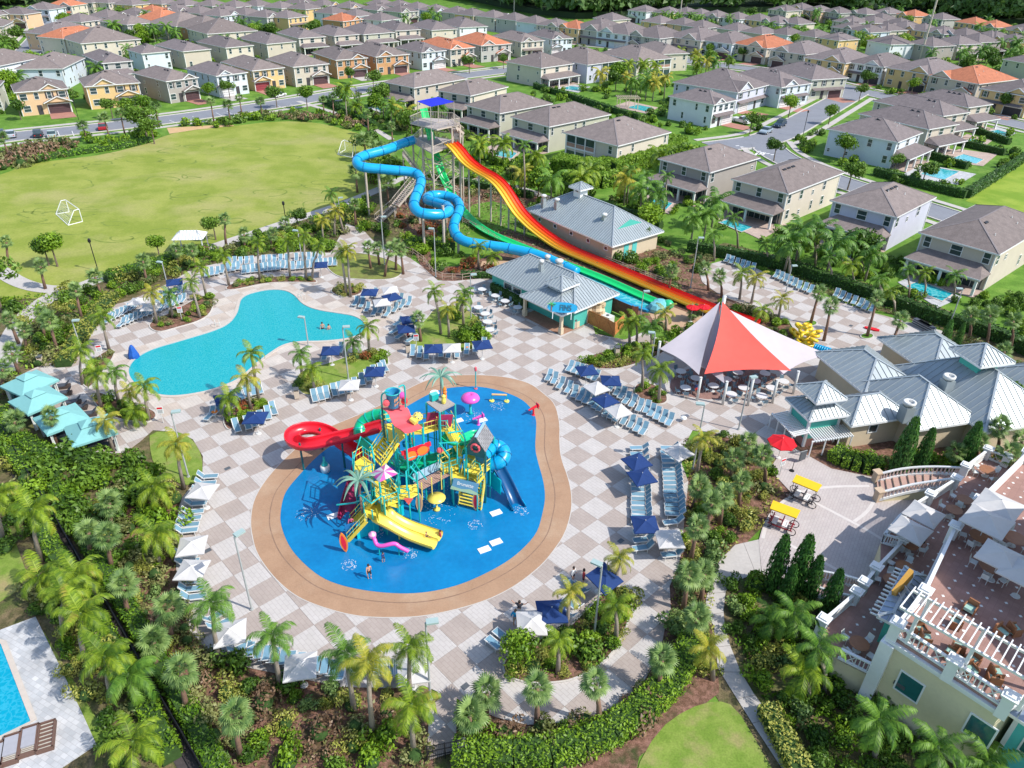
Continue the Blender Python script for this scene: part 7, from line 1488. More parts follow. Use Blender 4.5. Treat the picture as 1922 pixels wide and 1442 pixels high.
# vehicles
def car(x,y,off,col,label,s=1.,suv=False,truck=False):
    c=G(x,y);d=G(x+off[0],y+off[1])-c;a=math.atan2(d.y,d.x);t=thing('parked_car',label,'pickup' if truck else 'car',(c.x,c.y,.03),a,'parked cars');m=mat('car paint '+col[0],col[1],.25,.02,1,spec=.6);L,Wd=2.3*s,.92;hh=.25 if suv else 0
    pr=[(-L,.35),(-L,.85+hh*.6),(-L*.95,.95+hh*.6),(L*.45,.95+hh*.4),(L*.92,.78+hh*.4),(L,.6),(L,.35)]
    def side(b,P,w,mm):n=len(P);b.add([(x_,-w,z) for x_,z in P]+[(x_,w,z) for x_,z in P],[tuple(range(n)),tuple(range(2*n-1,n-1,-1))]+[(i,n+i,n+(i+1) % n,(i+1) % n) for i in range(n)],mm)
    part(t,'body',lambda b:side(b,pr,Wd,m));cb=[(-L*.9 if suv else -L*.75,.94+hh*.5),(-L*.8 if suv else -L*.5,1.45+hh),(L*.12,1.45+hh),(L*.45,.93+hh*.3)]
    if truck:cb=[(-L*.15,.94+hh*.5),(-L*.1,1.5+hh),(L*.2,1.5+hh),(L*.45,.93+hh*.3)]
    part(t,'window_glass',lambda b:side(b,cb,Wd*.88,GLASSD));rr=[(cb[1][0]+.08,cb[1][1]-.03),(cb[1][0]+.1,cb[1][1]+.04),(cb[2][0]-.08,cb[2][1]+.04),(cb[2][0]-.05,cb[2][1]-.03)];part(t,'roof',lambda b:side(b,rr,Wd*.84,m))
    TY=mat('black tyre',(.02,.02,.02),.8)
    for wx in (-L*.62,L*.62):
        for wy in (-Wd+.02,Wd-.02):w=link('wheel',MB().tube([(0,-.1,0),(0,.1,0)],.33,12,TY).mesh('wheel'),t,(wx,wy,.33));link('rim',MB().tube([(0,-.11,0),(0,.11,0)],.18,8,STEEL).mesh('rim'),w)
    for wy in (-.6,.6):link('headlight',MB().box(L+.005,wy,.58,.72,.03,.3,0,TRW).mesh('headlight'),t);link('tail_light',MB().box(-L-.005,wy,.65,.82,.03,.22,0,REDC).mesh('tail_light'),t)
SILV,DKC,WHC,RDC=('silver',(.4,.43,.46)),('near black',(.02,.025,.035)),('white',(.65,.66,.66)),('red',(.35,.02,.03))
car(1437,250,(-9,4),('blue silver',(.3,.37,.43)),'blue silver hatchback parked at the right street kerb');car(1463,238,(-9,4),('dark navy',(.02,.04,.07)),'dark suv with silver front behind the hatchback',1.1,True);car(1391,231,(12,3),WHC,'white pickup truck in a brick drive',1.2,True,True)
for x,c_,d in [(3,DKC,'dark car cut by the left picture edge'),(22,SILV,'grey car second from the left picture edge'),(73,DKC,'black suv in the left parking bays'),(99,('pale green',(.35,.42,.4)),'pale green car right of the black suv'),(194,RDC,'dark red car behind the small palms')]:car(x,257 if x<150 else 243,(1,-9),c_,d,.95,c_ is DKC)
car(524,182,(8,-2),WHC,'white car at the kerb behind street trees');car(848,124,(9,1),DKC,'dark car before the terracotta roofs')
# surrey bikes
def surrey(x,y,rz,label,fr):
    t=thing('surrey_bike',label,'pedal car',G(x,y,0),rz);YC=mat('yellow surrey canopy',(.75,.48,.01),.6,.05,2);fm=mat('surrey frame '+str(fr),fr,.4);part(t,'canopy',lambda b:b.slab3([(-1.1,-.55,1.95),(1.1,-.55,1.95),(1.15,.55,2.02),(-1.15,.55,2.02)],.1,YC));
    for s in (-1,1):
        for e_ in (-1,1):part(t,'canopy_post',lambda b:b.tube([(s*.9,e_*.45,.4),(s*1.0,e_*.48,1.95)],.025,5,fm));w=link('wheel',MB().tube([(.36*math.cos(k*math.pi/8),0,.36*math.sin(k*math.pi/8)) for k in range(17)],.035,5,mat('black tyre',(.02,.02,.02),.8)).mesh('wheel'),t,(s*1.,e_*.58,.38));link('spokes',MB().beam((-.33,0,0),(.33,0,0),.015,.015,STEEL).beam((0,0,-.33),(0,0,.33),.015,.015,STEEL).mesh('spokes'),w)
    part(t,'frame',lambda b:(b.box(0,-.5,.32,.42,2.1,.08,0,fm),b.box(0,.5,.32,.42,2.1,.08,0,fm),b.box(-.9,0,.32,.4,.1,1.,0,fm),b.box(.9,0,.32,.55,.1,1.,0,fm)))
    for s in (-.5,.35):part(t,'bench_seat',lambda b:(b.box(s,0,.5,.6,.4,.95,0,TRW),b.box(s-.25,0,.6,1.0,.08,.95,0,fm)))
    part(t,'handlebar',lambda b:b.tube([(.75,-.3,.95),(.75,.3,.95)],.02,5,DGREY))
surrey(1505,939,-.65,'farther pedal surrey with yellow canopy and pale seats',(.05,.04,.05));surrey(1464,989,-.55,'nearer red pedal surrey with yellow canopy',(.3,.02,.03));
# inflatable tubes, mats, bins, signs and small things
TY_=mat('yellow inflatable',(.8,.55,.02),.3,.05,2,spec=.5);TB_=mat('blue inflatable',(.0,.3,.55),.3,.05,2,spec=.5)
def torus(R_,r_,m):return MB().tube([(R_*math.cos(k*math.pi/8),R_*math.sin(k*math.pi/8),0) for k in range(17)],r_,8,m,cap=False).mesh('float',smooth=True)
T1,T2=torus(.42,.2,TY_),torus(.42,.14,TB_)
for k,(x,y,h) in enumerate([(1500,612,.9),(1517,617,.9),(1496,628,.3),(1511,632,.9),(1530,630,.6),(1503,641,.3),(1519,645,.5),(1527,638,1.1),(1489,622,.3),(1535,622,.3),(1508,620,1.3),(1522,626,1.5),(1512,648,.25),(1515,610,.3)]):
    tag(link('swim_ring',T1,None,G(x,y,h),(random.uniform(-.6,.6),random.uniform(-.6,.6),0)),'yellow inflatable ring, %s in the pile behind the sail' % ordn(k),'swim ring','yellow rings in a pile')
for k in range(7):tag(link('swim_ring',T2,None,G(1530+4.3*k,653+1.3*k,.5),(R(90),0,.9)),'blue ring standing on edge, %s from the left of its stack' % ordn(k),'swim ring','blue rings stacked on edge')
for x,y,d in ((1636,619,'farther pink red mat lying on the far deck'),(1723,653,'nearer pink red mat lying by the clubhouse roof')):tag(link('foam_mat',MB().prism(smooth_loop([(-.9,-.35),(.9,-.35),(.9,.35),(-.9,.35)],1),.05,.2,REDC).mesh('foam_mat'),None,G(x,y,0),(0,0,-.5)),d,'mat')
for k,(x,y) in enumerate([(1724,614),(1732,618),(1740,622)]):
    t=thing('stacked_loungers','dark folded lounger stack, %s by the far hedge' % ('left one','middle one','right one')[k],'chairs',G(x,y),.4);part(t,'frames',lambda b:[b.box(0,0,.1+.14*q,.16+.14*q,.65,1.8,0,DKF if q % 2 else LFR) for q in range(5)])['kind']='stuff';part(t,'top_lounger',lambda b:b.box(0,0,.84,.9,.65,1.8,0,DKF))
for x,y,d in ((1806,676,'left yellow kayak behind the clubhouse'),(1830,684,'right yellow kayak behind the clubhouse')):tag(link('kayak',MB().tube([(-1.4,0,.2),(-.7,0,.25),(0,0,.27),(.7,0,.25),(1.4,0,.2)],[.05,.3,.38,.3,.05],8,TY_).mesh('kayak',smooth=True),None,G(x,y,0),(0,0,-.5)),d,'kayak')
cv=thing('pool_lift_cover','folded blue cover standing over the pool lift','pool lift',G(252,671,.03),.3);part(cv,'cover',lambda b:b.lathe([(.62,0),(.6,.4),(.42,.9),(.3,1.3),(.12,1.6)],0,0,8,mat('cobalt cover cloth',(.01,.09,.38),.7,.15,3,.5)))
def notice(x,y,rz,d,h=1.5):t=thing('notice_sign',d,'sign',G(x,y,.03),rz);part(t,'post',lambda b:b.tube([(0,0,0),(0,0,h)],.035,5,LFR));o=part(t,'panel',lambda b:b.box(0,-.03,h-.35,h+.45,.62,.04,0,TRW));part(o,'red_band',lambda b:b.box(0,-.056,h+.2,h+.4,.5,.01,0,REDC));part(o,'text_lines',lambda b:[b.box(0,-.056,h-.25+.1*q,h-.22+.1*q,.44,.01,0,DGREY) for q in range(4)])
for x,y,rz,d in ((307,794,.2,'white and red rules sign at the left paving edge'),(342,602,.2,'red topped rules sign in the pool bed'),(782,655,.1,'red topped rules sign by the central lawn'),(192,676,.4,'pale rules sign between cabanas and pool'),(1463,892,.5,'white sandwich sign on courtyard edge')):notice(x,y,rz,d)
mo=thing('menu_board','dark framed menu stand by the brick base of the kiosk','sign',G(1504,868,.03),.4);part(mo,'board',lambda b:b.box(0,0,.3,1.3,.7,.08,0,DGREY));part(mo,'frame',lambda b:b.box(0,.03,.25,1.35,.8,.04,0,GALV2))
pst=thing('menu_post','thin black stand on the courtyard paving','stand',G(1486,884,.03));part(pst,'pole',lambda b:b.tube([(0,0,0),(0,0,1.1)],.03,5,BLK));part(pst,'base',lambda b:b.lathe([(.25,0),(.24,.05)],0,0,8,BLK))
BIN=mat('beige bin panel',(.5,.42,.33),.8,.08,3)
for x,y,d in ((79,686,'beige bin by the mulch strip near cabanas'),(558,748,'beige bin beside the yellow shrub island'),(766,662,'beige bin left of the central lawn'),(1157,668,'brown bin with black lid by the palms'),(1077,616,'beige bin under the snack bar porch'),(867,1416,'cream gate control box at the bottom path')):
    t=thing('waste_bin',d,'bin',G(x,y,.03),.3);part(t,'body',lambda b:b.box(0,0,.1,.95,.5,.5,0,BIN));part(t,'lid',lambda b:(b.box(0,0,1.15,1.25,.56,.56,0,DGREY),b.box(-.24,0,.95,1.15,.05,.5,0,BIN),b.box(.24,0,.95,1.15,.05,.5,0,BIN)))
for k,(x,y) in enumerate([(873,1289),(390,1034),(1165,1016),(1597,612),(427,880),(1062,948)]):tag(link('drain_grate',MB().box(0,0,.031,.04,.55,.4,.78,DGREY).mesh('drain_grate'),None,G(x,y,0)),'small dark square drain, %s on the paving' % ordn(k),'drain')
hr=thing('pool_handrail','curved steel handrails at the pool steps','handrail',G(409,612,.05),.4)
for s in (-.25,.25):part(hr,'rail',lambda b:b.tube([(s,-.5,0),(s,-.5,.7),(s,-.2,.9),(s,.3,.75),(s,.5,.1)],.03,6,STEEL))
hr=thing('pool_handrail','steel rails by the round head of the pool','handrail',G(566,562,.05),.9)
for s in (-.25,.25):part(hr,'rail',lambda b:b.tube([(s,-.5,0),(s,-.5,.7),(s,-.2,.9),(s,.3,.75),(s,.5,.1)],.03,6,STEEL))
# fences: black railing along the dark walk, gate, ranch fences along the slides
def rail_fence(px,h,label,m,step=2.,rails=2,r_=.05,bars=0,name='fence'):
    t=thing(name,label,'fence');P=[G(*p) for p in px]
    for a,c in zip(P[:-1],P[1:]):
        L=(c-a).length;n=max(1,round(L/step))
        for k in range(n):q=a.lerp(c,k/n);link('post',MB().box(q.x,q.y,0,h+.08,r_*2,r_*2,.3,m).mesh('post'),t)
        for k in range(rails):link('rail',MB().beam(a+Vector((0,0,h*(k+1)/rails)),c+Vector((0,0,h*(k+1)/rails)),r_,r_*1.4,m).mesh('rail'),t)
        if bars:
            b=MB()
            for k in range(int(L/bars)):q=a.lerp(c,k*bars/L);b.beam(q,q+Vector((0,0,h)),.02,.02,m)
            o=link('bars',b.mesh('bars'),t);o['kind']='stuff'
rail_fence([(-20,770),(18,830),(60,905),(103,975),(160,1075),(215,1163),(285,1288),(350,1398),(420,1520)],1.25,'black metal railing along the dark gravel walk',BLK,2.2,2,.04,.14)
rail_fence([(803,1430),(868,1416)],1.5,'black arched metal gate at the bottom path',BLK,1.2,3,.04,.12,'gate')
RF=mat('tan rail fence',(.4,.3,.23),.85,.1,2);rail_fence([(748,470),(775,478),(795,492),(812,515),(830,524),(868,526),(905,520)],.9,'tan post and rail fence curving round the slide path',RF,1.6,2,.045);rail_fence([(868,418),(905,436),(940,458)],.9,'short tan rail fence above the blue tube',RF,1.8,3,.05);rail_fence([(1040,452),(1060,462),(1125,487),(1190,513),(1250,535)],.9,'tan rail fence between racer slide and service building',RF,2.,3,.05);rail_fence([(1360,570),(1400,585),(1425,598)],.9,'tan rail fence by the racer slide end',RF,1.6,2,.05)
# people: one skinned body each, with clothing and hair as children
SK=mat('skin',(.5,.27,.18),.6,.05,4);HR=mat('dark hair',(.03,.018,.012),.7)
def person(x,y,z,rz,label,pose='stand',h=1.72,top=None,bot=(.03,.03,.05),skin=SK,px_h=0.):
    p=G(x,y,z+px_h);t=thing('person',label,'person',(p.x,p.y,z),rz);k=h/1.75
    J={'hip':(0,0,.95),'waist':(0,.01,1.1),'chest':(0,0,1.35),'neck':(0,0,1.5),'head':(0,-.02,1.62),'top':(0,-.01,1.72)}
    st=.18 if pose=='walk' else .02;bend=pose in ('sit',)
    for s,nm in ((-1,'l'),(1,'r')):
        J['th'+nm]=(s*.1,0,.9);J['kn'+nm]=(s*.11,-s*st*.7,.5) if not bend else (s*.12,-.42,.55 if False else .92);J['an'+nm]=(s*.11,-s*st*.6+(.12 if s>0 and pose=='walk' else 0),.09) if not bend else (s*.12,-.8,.9);J['ft'+nm]=(s*.12,J['an'+nm][1]-.15,.04 if not bend else .97)
        J['sh'+nm]=(s*.19,0,1.42);J['el'+nm]=(s*.28,s*st*.8 if pose=='walk' else .02,1.16) if pose != 'arms' else (s*.45,-.05,1.42);J['wr'+nm]=(s*.3,(s*st*1.2-.05) if pose=='walk' else -.1,.92) if pose != 'arms' else (s*.62,-.2,1.5);J['ha'+nm]=tuple(a+b_ for a,b_ in zip(J['wr'+nm],(0,-.02,-.1)))
    dz=-.82 if bend else 0.;ks=list(J);idx={n:i for i,n in enumerate(ks)};V=[(a*k,b_*k,(c+dz)*k) for a,b_,c in (J[n] for n in ks)]
    E_=[('hip','waist'),('waist','chest'),('chest','neck'),('neck','head'),('head','top')]
    for nm in 'lr':E_+=[('hip','th'+nm),('th'+nm,'kn'+nm),('kn'+nm,'an'+nm),('an'+nm,'ft'+nm),('chest','sh'+nm),('sh'+nm,'el'+nm),('el'+nm,'wr'+nm),('wr'+nm,'ha'+nm)]
    rad={'hip':.14,'waist':.12,'chest':.15,'neck':.055,'head':.095,'top':.07,'th':.085,'kn':.055,'an':.038,'ft':.035,'sh':.06,'el':.04,'wr':.028,'ha':.035}
    me=bpy.data.meshes.new('body');me.from_pydata(V,[(idx[a],idx[b_]) for a,b_ in E_],[]);o=bpy.data.objects.new('tmp',me);C.objects.link(o);md=o.modifiers.new('s','SKIN');sv=me.skin_vertices[0].data
    for n in ks:r_=rad.get(n,rad.get(n[:2],.05))*k;sv[idx[n]].radius=(r_*(1.15 if n in ('chest','hip') else 1),r_*(.75 if n in ('chest','waist','hip') else 1));sv[idx[n]].use_root=n=='hip'
    o.modifiers.new('u','SUBSURF').levels=1;bpy.context.view_layer.update();b2=bpy.data.meshes.new_from_object(o.evaluated_get(bpy.context.evaluated_depsgraph_get()));bpy.data.objects.remove(o);b2.name='body';b2.materials.clear();b2.materials.append(skin);bd=link('body',b2,t)
    def shell(nm,z0,z1,col,exp=.012,xm=9):
        vs,fs,mp=[],[],{};m_=mat('cloth '+str(col),col,.9,.08,6)
        for f in b2.polygons:
            cs=[b2.vertices[i] for i in f.vertices]
            if all(z0*k<=v.co.z-dz*k<=z1*k and abs(v.co.x)<xm*k for v in cs) and (not bend or nm != 'shorts' or all(v.co.y>-.35*k for v in cs)):
                q=[]
                for v in cs:
                    if v.index not in mp:mp[v.index]=len(vs);vs.append(tuple(v.co+v.normal*exp*1.4))
                    q.append(mp[v.index])
                fs.append(tuple(q))
        if fs:link(nm,MB().add(vs,fs,m_).mesh(nm,smooth=True),t)
    shell('shorts',.62,1.06,bot,.014,.24)
    if top:shell('shirt',1.0,1.5,top,.016,.32)
    link('hair',MB().lathe([(.0,.135),(.07,.12),(.105,.06),(.11,-.02),(.09,-.08)][::-1],0,0,10,HR).mesh('hair',smooth=True),t,(0,.015*k,(1.66+dz)*k),None,k)
    for s in (-1,1):link('eye',MB().lathe([(.0,-.012),(.012,0),(.0,.012)],0,0,6,HR).mesh('eye'),t,(s*.035*k,-.108*k,(1.63+dz)*k))
    link('nose',MB().lathe([(.012,-.02),(.004,.02)],0,0,5,skin).mesh('nose'),t,(0,-.115*k,(1.605+dz)*k))
    return t
person(694,1086,FZ,.6,'boy in black shorts walking across the blue splash floor','walk',1.5,None,(.02,.02,.02));person(720,1055,FZ,.9,'small child running on the blue floor near the pink creature','walk',1.05,(.02,.04,.15));person(826,1003,FZ+.2,-1.2,'child in red sitting at the end of the yellow slide','sit',1.4,(.5,.05,.08),px_h=.3);person(800,1003,.75,1.2,'small child sliding down the yellow slide','sit',.9,None,px_h=.2)
person(967,1176,.03,3.,'man in a blue t-shirt standing beside the white umbrella','stand',1.8,(.0,.22,.45),(.3,.27,.22));person(974,1158,.03,3.,'woman in a dark bikini top with raised arms by white umbrella','arms',1.7,(.05,.05,.06),(.6,.6,.6))
person(607,628,-.75,.4,'swimmer standing waist deep in the pool, left one','stand',1.7);person(619,630,-.85,.8,'swimmer standing waist deep in the pool, right one','stand',1.6);person(1305,741,.04,.5,'person in red shorts seated behind the sail post','stand',1.6,(.02,.04,.12),(.5,.02,.02));person(1094,1098,.03,1.5,'person in red standing under the tilted navy umbrella','stand',1.7,(.45,.04,.05));person(1075,1093,.03,1.,'dark haired person in white by the tilted umbrella','stand',1.65,(.65,.65,.65));person(660,990,1.,0,'child in pink climbing the front yellow stairs','walk',1.1,(.6,.1,.2));person(1729,1030,zl,1.,'waiter in dark clothes at the lower terrace table','stand',1.75,(.03,.04,.08),(.02,.02,.03));person(765,628,.3,1.2,'person in red lying by the pool corner loungers','sit',1.6,(.55,.04,.05),px_h=.3);person(835,655,.3,1.,'person in orange seated between the navy and white umbrellas','sit',1.6,(.6,.2,.02),px_h=.3)
for x,y,c_,d in ((404,779,ORNG,'orange towel on the lounger at pool end'),(760,618,REDC,'red towel heap by the pool corner loungers'),(1282,791,TRW,'white towels piled on a stand by the palm circle'),(877,657,ORNG,'orange towel draped by the central lawn row')):tag(link('towel',MB().lathe([(.35,.4),(.3,.52),(.1,.6)],0,0,7,c_).mesh('towel'),None,G(x,y,.03)),d,'towel')
# ================================================================ vegetation
FR1=leafmat('royal palm leaf',(.08,.16,.008),(.29,.4,.025),.2,.3,(.36,.32,.05));FR2=leafmat('dark palm leaf',(.05,.14,.015),(.17,.32,.035),.15,.25);SAB=leafmat('fan palm leaf',(.08,.16,.04),(.26,.37,.11),.15,.25)
YELP=leafmat('yellowing palm leaf',(.2,.24,.015),(.46,.42,.05),.15,.3,(.5,.36,.06));SH1=leafmat('bright shrub leaf',(.07,.16,.006),(.25,.4,.025),.2,.2);SH2=leafmat('dark shrub leaf',(.04,.1,.01),(.14,.25,.025),.2,.15)
SH3=leafmat('yellow green shrub leaf',(.15,.19,.02),(.42,.42,.09),.15,.2);SH4=leafmat('red croton leaf',(.2,.03,.01),(.35,.12,.04),.15,.15,(.1,.16,.02));OLV=leafmat('olive shrub leaf',(.1,.12,.03),(.25,.26,.09),.2,.15);DRY=leafmat('dry brush leaf',(.13,.08,.045),(.27,.17,.1),.15,.1);HDG=leafmat('hedge leaf',(.05,.14,.008),(.17,.33,.02),.05,.15)
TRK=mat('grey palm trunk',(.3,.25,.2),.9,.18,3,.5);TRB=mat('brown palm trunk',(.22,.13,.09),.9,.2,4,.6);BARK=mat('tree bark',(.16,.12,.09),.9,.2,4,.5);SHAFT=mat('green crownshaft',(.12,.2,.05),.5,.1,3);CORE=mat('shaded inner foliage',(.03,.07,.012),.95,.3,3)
def feather(e0,droop,L=2.5,nl=34,w=.6,lw=.036,seed=0):
    r=np.random.default_rng(seed);pts=[];p=np.array([0.,0,0]);a=e0;N=12
    for i in range(N+1):pts.append(p.copy());a-=droop/N*(1+i*.12);p=p+np.array([math.cos(a),0,math.sin(a)])*L/N
    pts=np.array(pts);V,F=[],[]
    def at(t):k=t*N;i=min(int(k),N-1);return pts[i]+(pts[i+1]-pts[i])*(k-i),(pts[i+1]-pts[i])/np.linalg.norm(pts[i+1]-pts[i])
    for i in range(N):
        a_,b_=pts[i],pts[i+1];s=.025*(1-i/N)+.008;o=len(V);V+=[a_+[0,s,0],a_-[0,s,0],b_-[0,s*.9,0],b_+[0,s*.9,0]];F.append((o,o+1,o+2,o+3))
    for k in range(nl):
        t=.1+.9*k/nl;c,tg=at(min(t,.999));ll=w*math.sin(math.pi*(t*.8+.13))**.7*(.85+.3*r.random())
        for s in (-1,1):
            d=np.array([tg[0]*.55,s*.85,tg[2]*.55-.22-.3*r.random()]);d /= np.linalg.norm(d);wv=tg*lw*(.9+.5*r.random());m=c+d*ll*.55;e=c+d*ll+np.array([0,0,-.22*ll]);o=len(V)
            V+=[c-wv*.5,c+wv*.5,m+wv*.7,m-wv*.7,e];F+=[(o,o+1,o+2,o+3),(o+3,o+2,o+4,o+4)]
    return np.array(V),np.array([f for f in F])
def quads(V,F,name,m):
    me=bpy.data.meshes.new(name);me.from_pydata([tuple(v) for v in V],[],[tuple(f) if f[2] != f[3] else tuple(f[:3]) for f in F.tolist()]);me.materials.append(m);return me
FE=[(1.25,.9),(.95,1.35),(.6,1.6),(.25,1.5),(-.15,1.0)]
FEATH={m:[quads(*feather(e,d,seed=i),'frond',m) for i,(e,d) in enumerate(FE)] for m in (FR1,FR2,YELP)}
def fan(seed):
    r=np.random.default_rng(seed);V,F=[],[];n=15;pl=.75;V+=[np.array(q) for q in ((0,.02,0),(0,-.02,0),(pl,-.012,.0),(pl,.012,0))];F.append((0,1,2,3))
    for k in range(n):
        a=(k/(n-1)-.5)*4.1;L=.72*(1-.25*abs(a)/2.05)*(.9+.2*r.random());d=np.array([math.cos(a),math.sin(a),-.12-.25*abs(a)/2]);q=np.array([-math.sin(a),math.cos(a),0])*.055;c=np.array([pl-.08,0,0]);m=c+d*L*.55;e=c+d*L+np.array([0,0,-.14]);o=len(V);V+=[c,m+q,e,m-q];F.append((o,o+1,o+2,o+3))
    return np.array(V),np.array(F)
FANS=[quads(*fan(i),'fan_leaf',SAB) for i in range(3)]
def joined(kind,mat_,seed):
    r=np.random.default_rng(seed);P=[]
    n=15 if kind=='f' else 26
    for k in range(n):
        if kind=='f':e,d=FE[min(4,int(5*(k/n)**.9))];V,F=feather(e,d,nl=11,lw=.12,seed=seed);el=0
        else:V,F=fan(k);el=r.uniform(-.6,1.25)
        az=k*2.4+r.uniform(-.2,.2);M=np.array(Euler((0,-el,az)).to_matrix());P.append((V@M.T,F))
    V=np.concatenate([p[0] for p in P]);o=0;Fs=[]
    for p in P:Fs.append(p[1]+o);o+=len(p[0])
    return quads(V,np.concatenate(Fs),'crown',mat_)
FARF=[joined('f',m,i) for i,m in enumerate((FR1,FR2,FR1,YELP))];FARS=[joined('s',SAB,9),joined('s',SAB,10)]
def vheight(b,t):
    p=G(*b);return min((abs(PX((p.x,p.y,h*.1))[1]-t[1]),h*.1) for h in range(8,130))[1]
def palm(b,t,kind,label,m=None,s=1.,far=False,z=0.,h=None):
    p=G(b[0],b[1],z);h=h or vheight(b,t);lean=Vector((random.uniform(-.25,.25),random.uniform(-.25,.25),0))*min(1,h/5)
    if t:
        q=G(t[0],t[1],h);d=Vector((q.x-p.x,q.y-p.y,0));lean=d if d.length<1.6 else d*(1.6/d.length)
    T=thing('royal_palm' if kind=='f' else 'fan_palm',label,'palm tree',(p.x,p.y,z),0);r=.17 if kind=='f' else .19;top=lean+Vector((0,0,h-(.5 if kind=='f' else 0)))
    part(T,'trunk',lambda bb:bb.tube([(0,0,-.1),tuple(lean*.35+Vector((0,0,h*.5))),tuple(top)],[r*1.2,r*.85,r*.75],7,TRK if kind=='f' else TRB),True)
    if far:
        link('crown',random.choice([q for q in FARF if m is None or q.materials[0]==m] or FARF) if kind=='f' else random.choice(FARS),T,tuple(lean+Vector((0,0,h))),(0,0,random.uniform(0,6)),s);return T
    if kind=='f':
        part(T,'crownshaft',lambda bb:bb.tube([tuple(top),tuple(lean+Vector((0,0,h+.05)))],[r*.95,r*.45],8,SHAFT),True);ms=FEATH[m or FR1];n=15
        for k in range(n):i=min(4,int(5*(k/n)**.95));link('frond',ms[i],T,tuple(lean+Vector((0,0,h-.02*k))),(random.uniform(-.2,.2),random.uniform(-.12,.12),k*2.4+random.uniform(-.2,.2)),s*random.uniform(.88,1.08))
    else:
        n=24
        for k in range(n):f=k/n;el=1.3-2.1*f+random.uniform(-.15,.15);link('fan_leaf',FANS[k % 3],T,tuple(lean+Vector((0,0,h+.25-.35*f))),(random.uniform(-.3,.3),-el,k*2.4),s*random.uniform(.95,1.25))
    return T
def blob_pts(n,lob,r,seed):
    g=np.random.default_rng(seed);P,N=[],[]
    for k in range(lob):
        c=g.normal(0,.38,3)*[1,1,.6] if lob>1 else np.zeros(3);rr=g.uniform(.5,.75) if lob>1 else 1.;m=n//lob;d=g.normal(0,1,(m,3));d /= np.linalg.norm(d,axis=1)[:,None];P.append(c+d*rr*(.72+.34*g.random((m,1))));N.append(d)
    return np.concatenate(P)*r,np.concatenate(N)
def bush_mesh(m,seed,n=620,lob=6,size=.17,core=True,name='foliage'):
    P,N=blob_pts(n,lob,1.,seed);P[:,2] *= .8;P[:,2]+=.55;k=P[:,2]>.02;return leaves(P[k],N[k],size,m,name)
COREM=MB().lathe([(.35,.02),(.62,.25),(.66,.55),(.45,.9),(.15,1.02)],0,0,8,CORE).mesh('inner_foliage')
BUSH={k:[bush_mesh(m,3+i,n_,5,sz) for i in range(2)] for k,(m,n_,sz) in {'bright':(SH1,640,.16),'dark':(SH2,640,.17),'yellow':(SH3,600,.15),'red':(SH4,420,.17),'olive':(OLV,520,.17),'dry':(DRY,360,.16),'grass':(SAB,500,.2)}.items()}
CNAME={'bright':'bright green','dark':'dark green','yellow':'yellow green','red':'red leaved','olive':'olive green','dry':'dry brown','grass':'spiky pale green'}
BL=[]
def bush(x,y,r,kind,where,z=0.,sq=1.,world=None):
    p=Vector((*world,z)) if world else G(x,y,z);BL.append((p,r,kind,where,sq,random.uniform(0,6),random.uniform(.85,1.15),random.randrange(2)))
def place_bushes():
    L=sorted(BL,key=lambda e:-(e[1]/(e[0]-Vector((0,0,CAMH))).length if -30<PX(e[0])[0]<1960 and PX(e[0])[1]<1480 else 0));rest={}
    for i,(p,r,kind,where,sq,rz,a,v) in enumerate(L):
        me=BUSH[kind][v];S=(r*a,r/a,r*sq)
        if i<296:
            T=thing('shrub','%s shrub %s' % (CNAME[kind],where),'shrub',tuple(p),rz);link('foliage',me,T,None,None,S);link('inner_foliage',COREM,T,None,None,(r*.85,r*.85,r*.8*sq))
        else:
            for q in (me,COREM):
                fr_=p.y>115;n=len(q.vertices);V=np.empty(n*3,np.float32);q.vertices.foreach_get('co',V);V=V.reshape(-1,3)*np.array(S if q is me else (r*.85,r*.85,r*.8*sq));c,s_=math.cos(rz),math.sin(rz);V=np.stack([V[:,0]*c-V[:,1]*s_+p.x,V[:,0]*s_+V[:,1]*c+p.y,V[:,2]+p.z],1)
                if q is me:
                    F=np.arange(n).reshape(-1,4)
                    if fr_:V=V.reshape(-1,4,3)[::3];c_=V.mean(1,keepdims=True);V=(c_+(V-c_)*1.6).reshape(-1,3);F=np.arange(len(V)).reshape(-1,4)
                else:F=np.array([f.vertices[:] for f in q.polygons if len(f.vertices)==4])
                rest.setdefault(q.materials[0].name,[]).append((V,F))
    top=None
    for mn,parts in rest.items():
        o=link('small_shrubs',join_np(parts,'small_shrubs',bpy.data.materials[mn]),top);o['kind']='stuff'
        if top is None:top=tag(o,'smaller mixed shrubs filling the far and outer planting beds','shrubs',kind='stuff')
TREEM={}
for k,m in (('green',SH1),('dark',SH2),('bright',SH1)):
    P,N=blob_pts(1500,11,1.,hash(k) % 7+1);P[:,2]=P[:,2]*.85;TREEM[k]=leaves(P,N,.15,m,'crown')
def tree(x,y,h,kind,label,r=None,z=0.):
    p=G(x,y,z);r=r or h*.38;T=thing('leafy_tree',label,'tree',(p.x,p.y,z),random.uniform(0,6));hc=h-r*.85
    part(T,'trunk',lambda b:b.tube([(0,0,-.1),(.05*h*.3,0,hc*.5),(0,0,hc)],[.05+h*.02,.04+h*.014,.05],7,BARK))
    for k in range(4):a=k*1.6+random.random();part(T,'limb',lambda b:b.tube([(0,0,hc*.65),(r*.3*math.cos(a),r*.3*math.sin(a),hc*.95),(r*.6*math.cos(a),r*.6*math.sin(a),hc+r*.35)],[.06,.045,.02],5,BARK))
    link('crown',TREEM[kind],T,(0,0,hc+r*.15),None,(r,r,r*.95));return T
CYPM=None
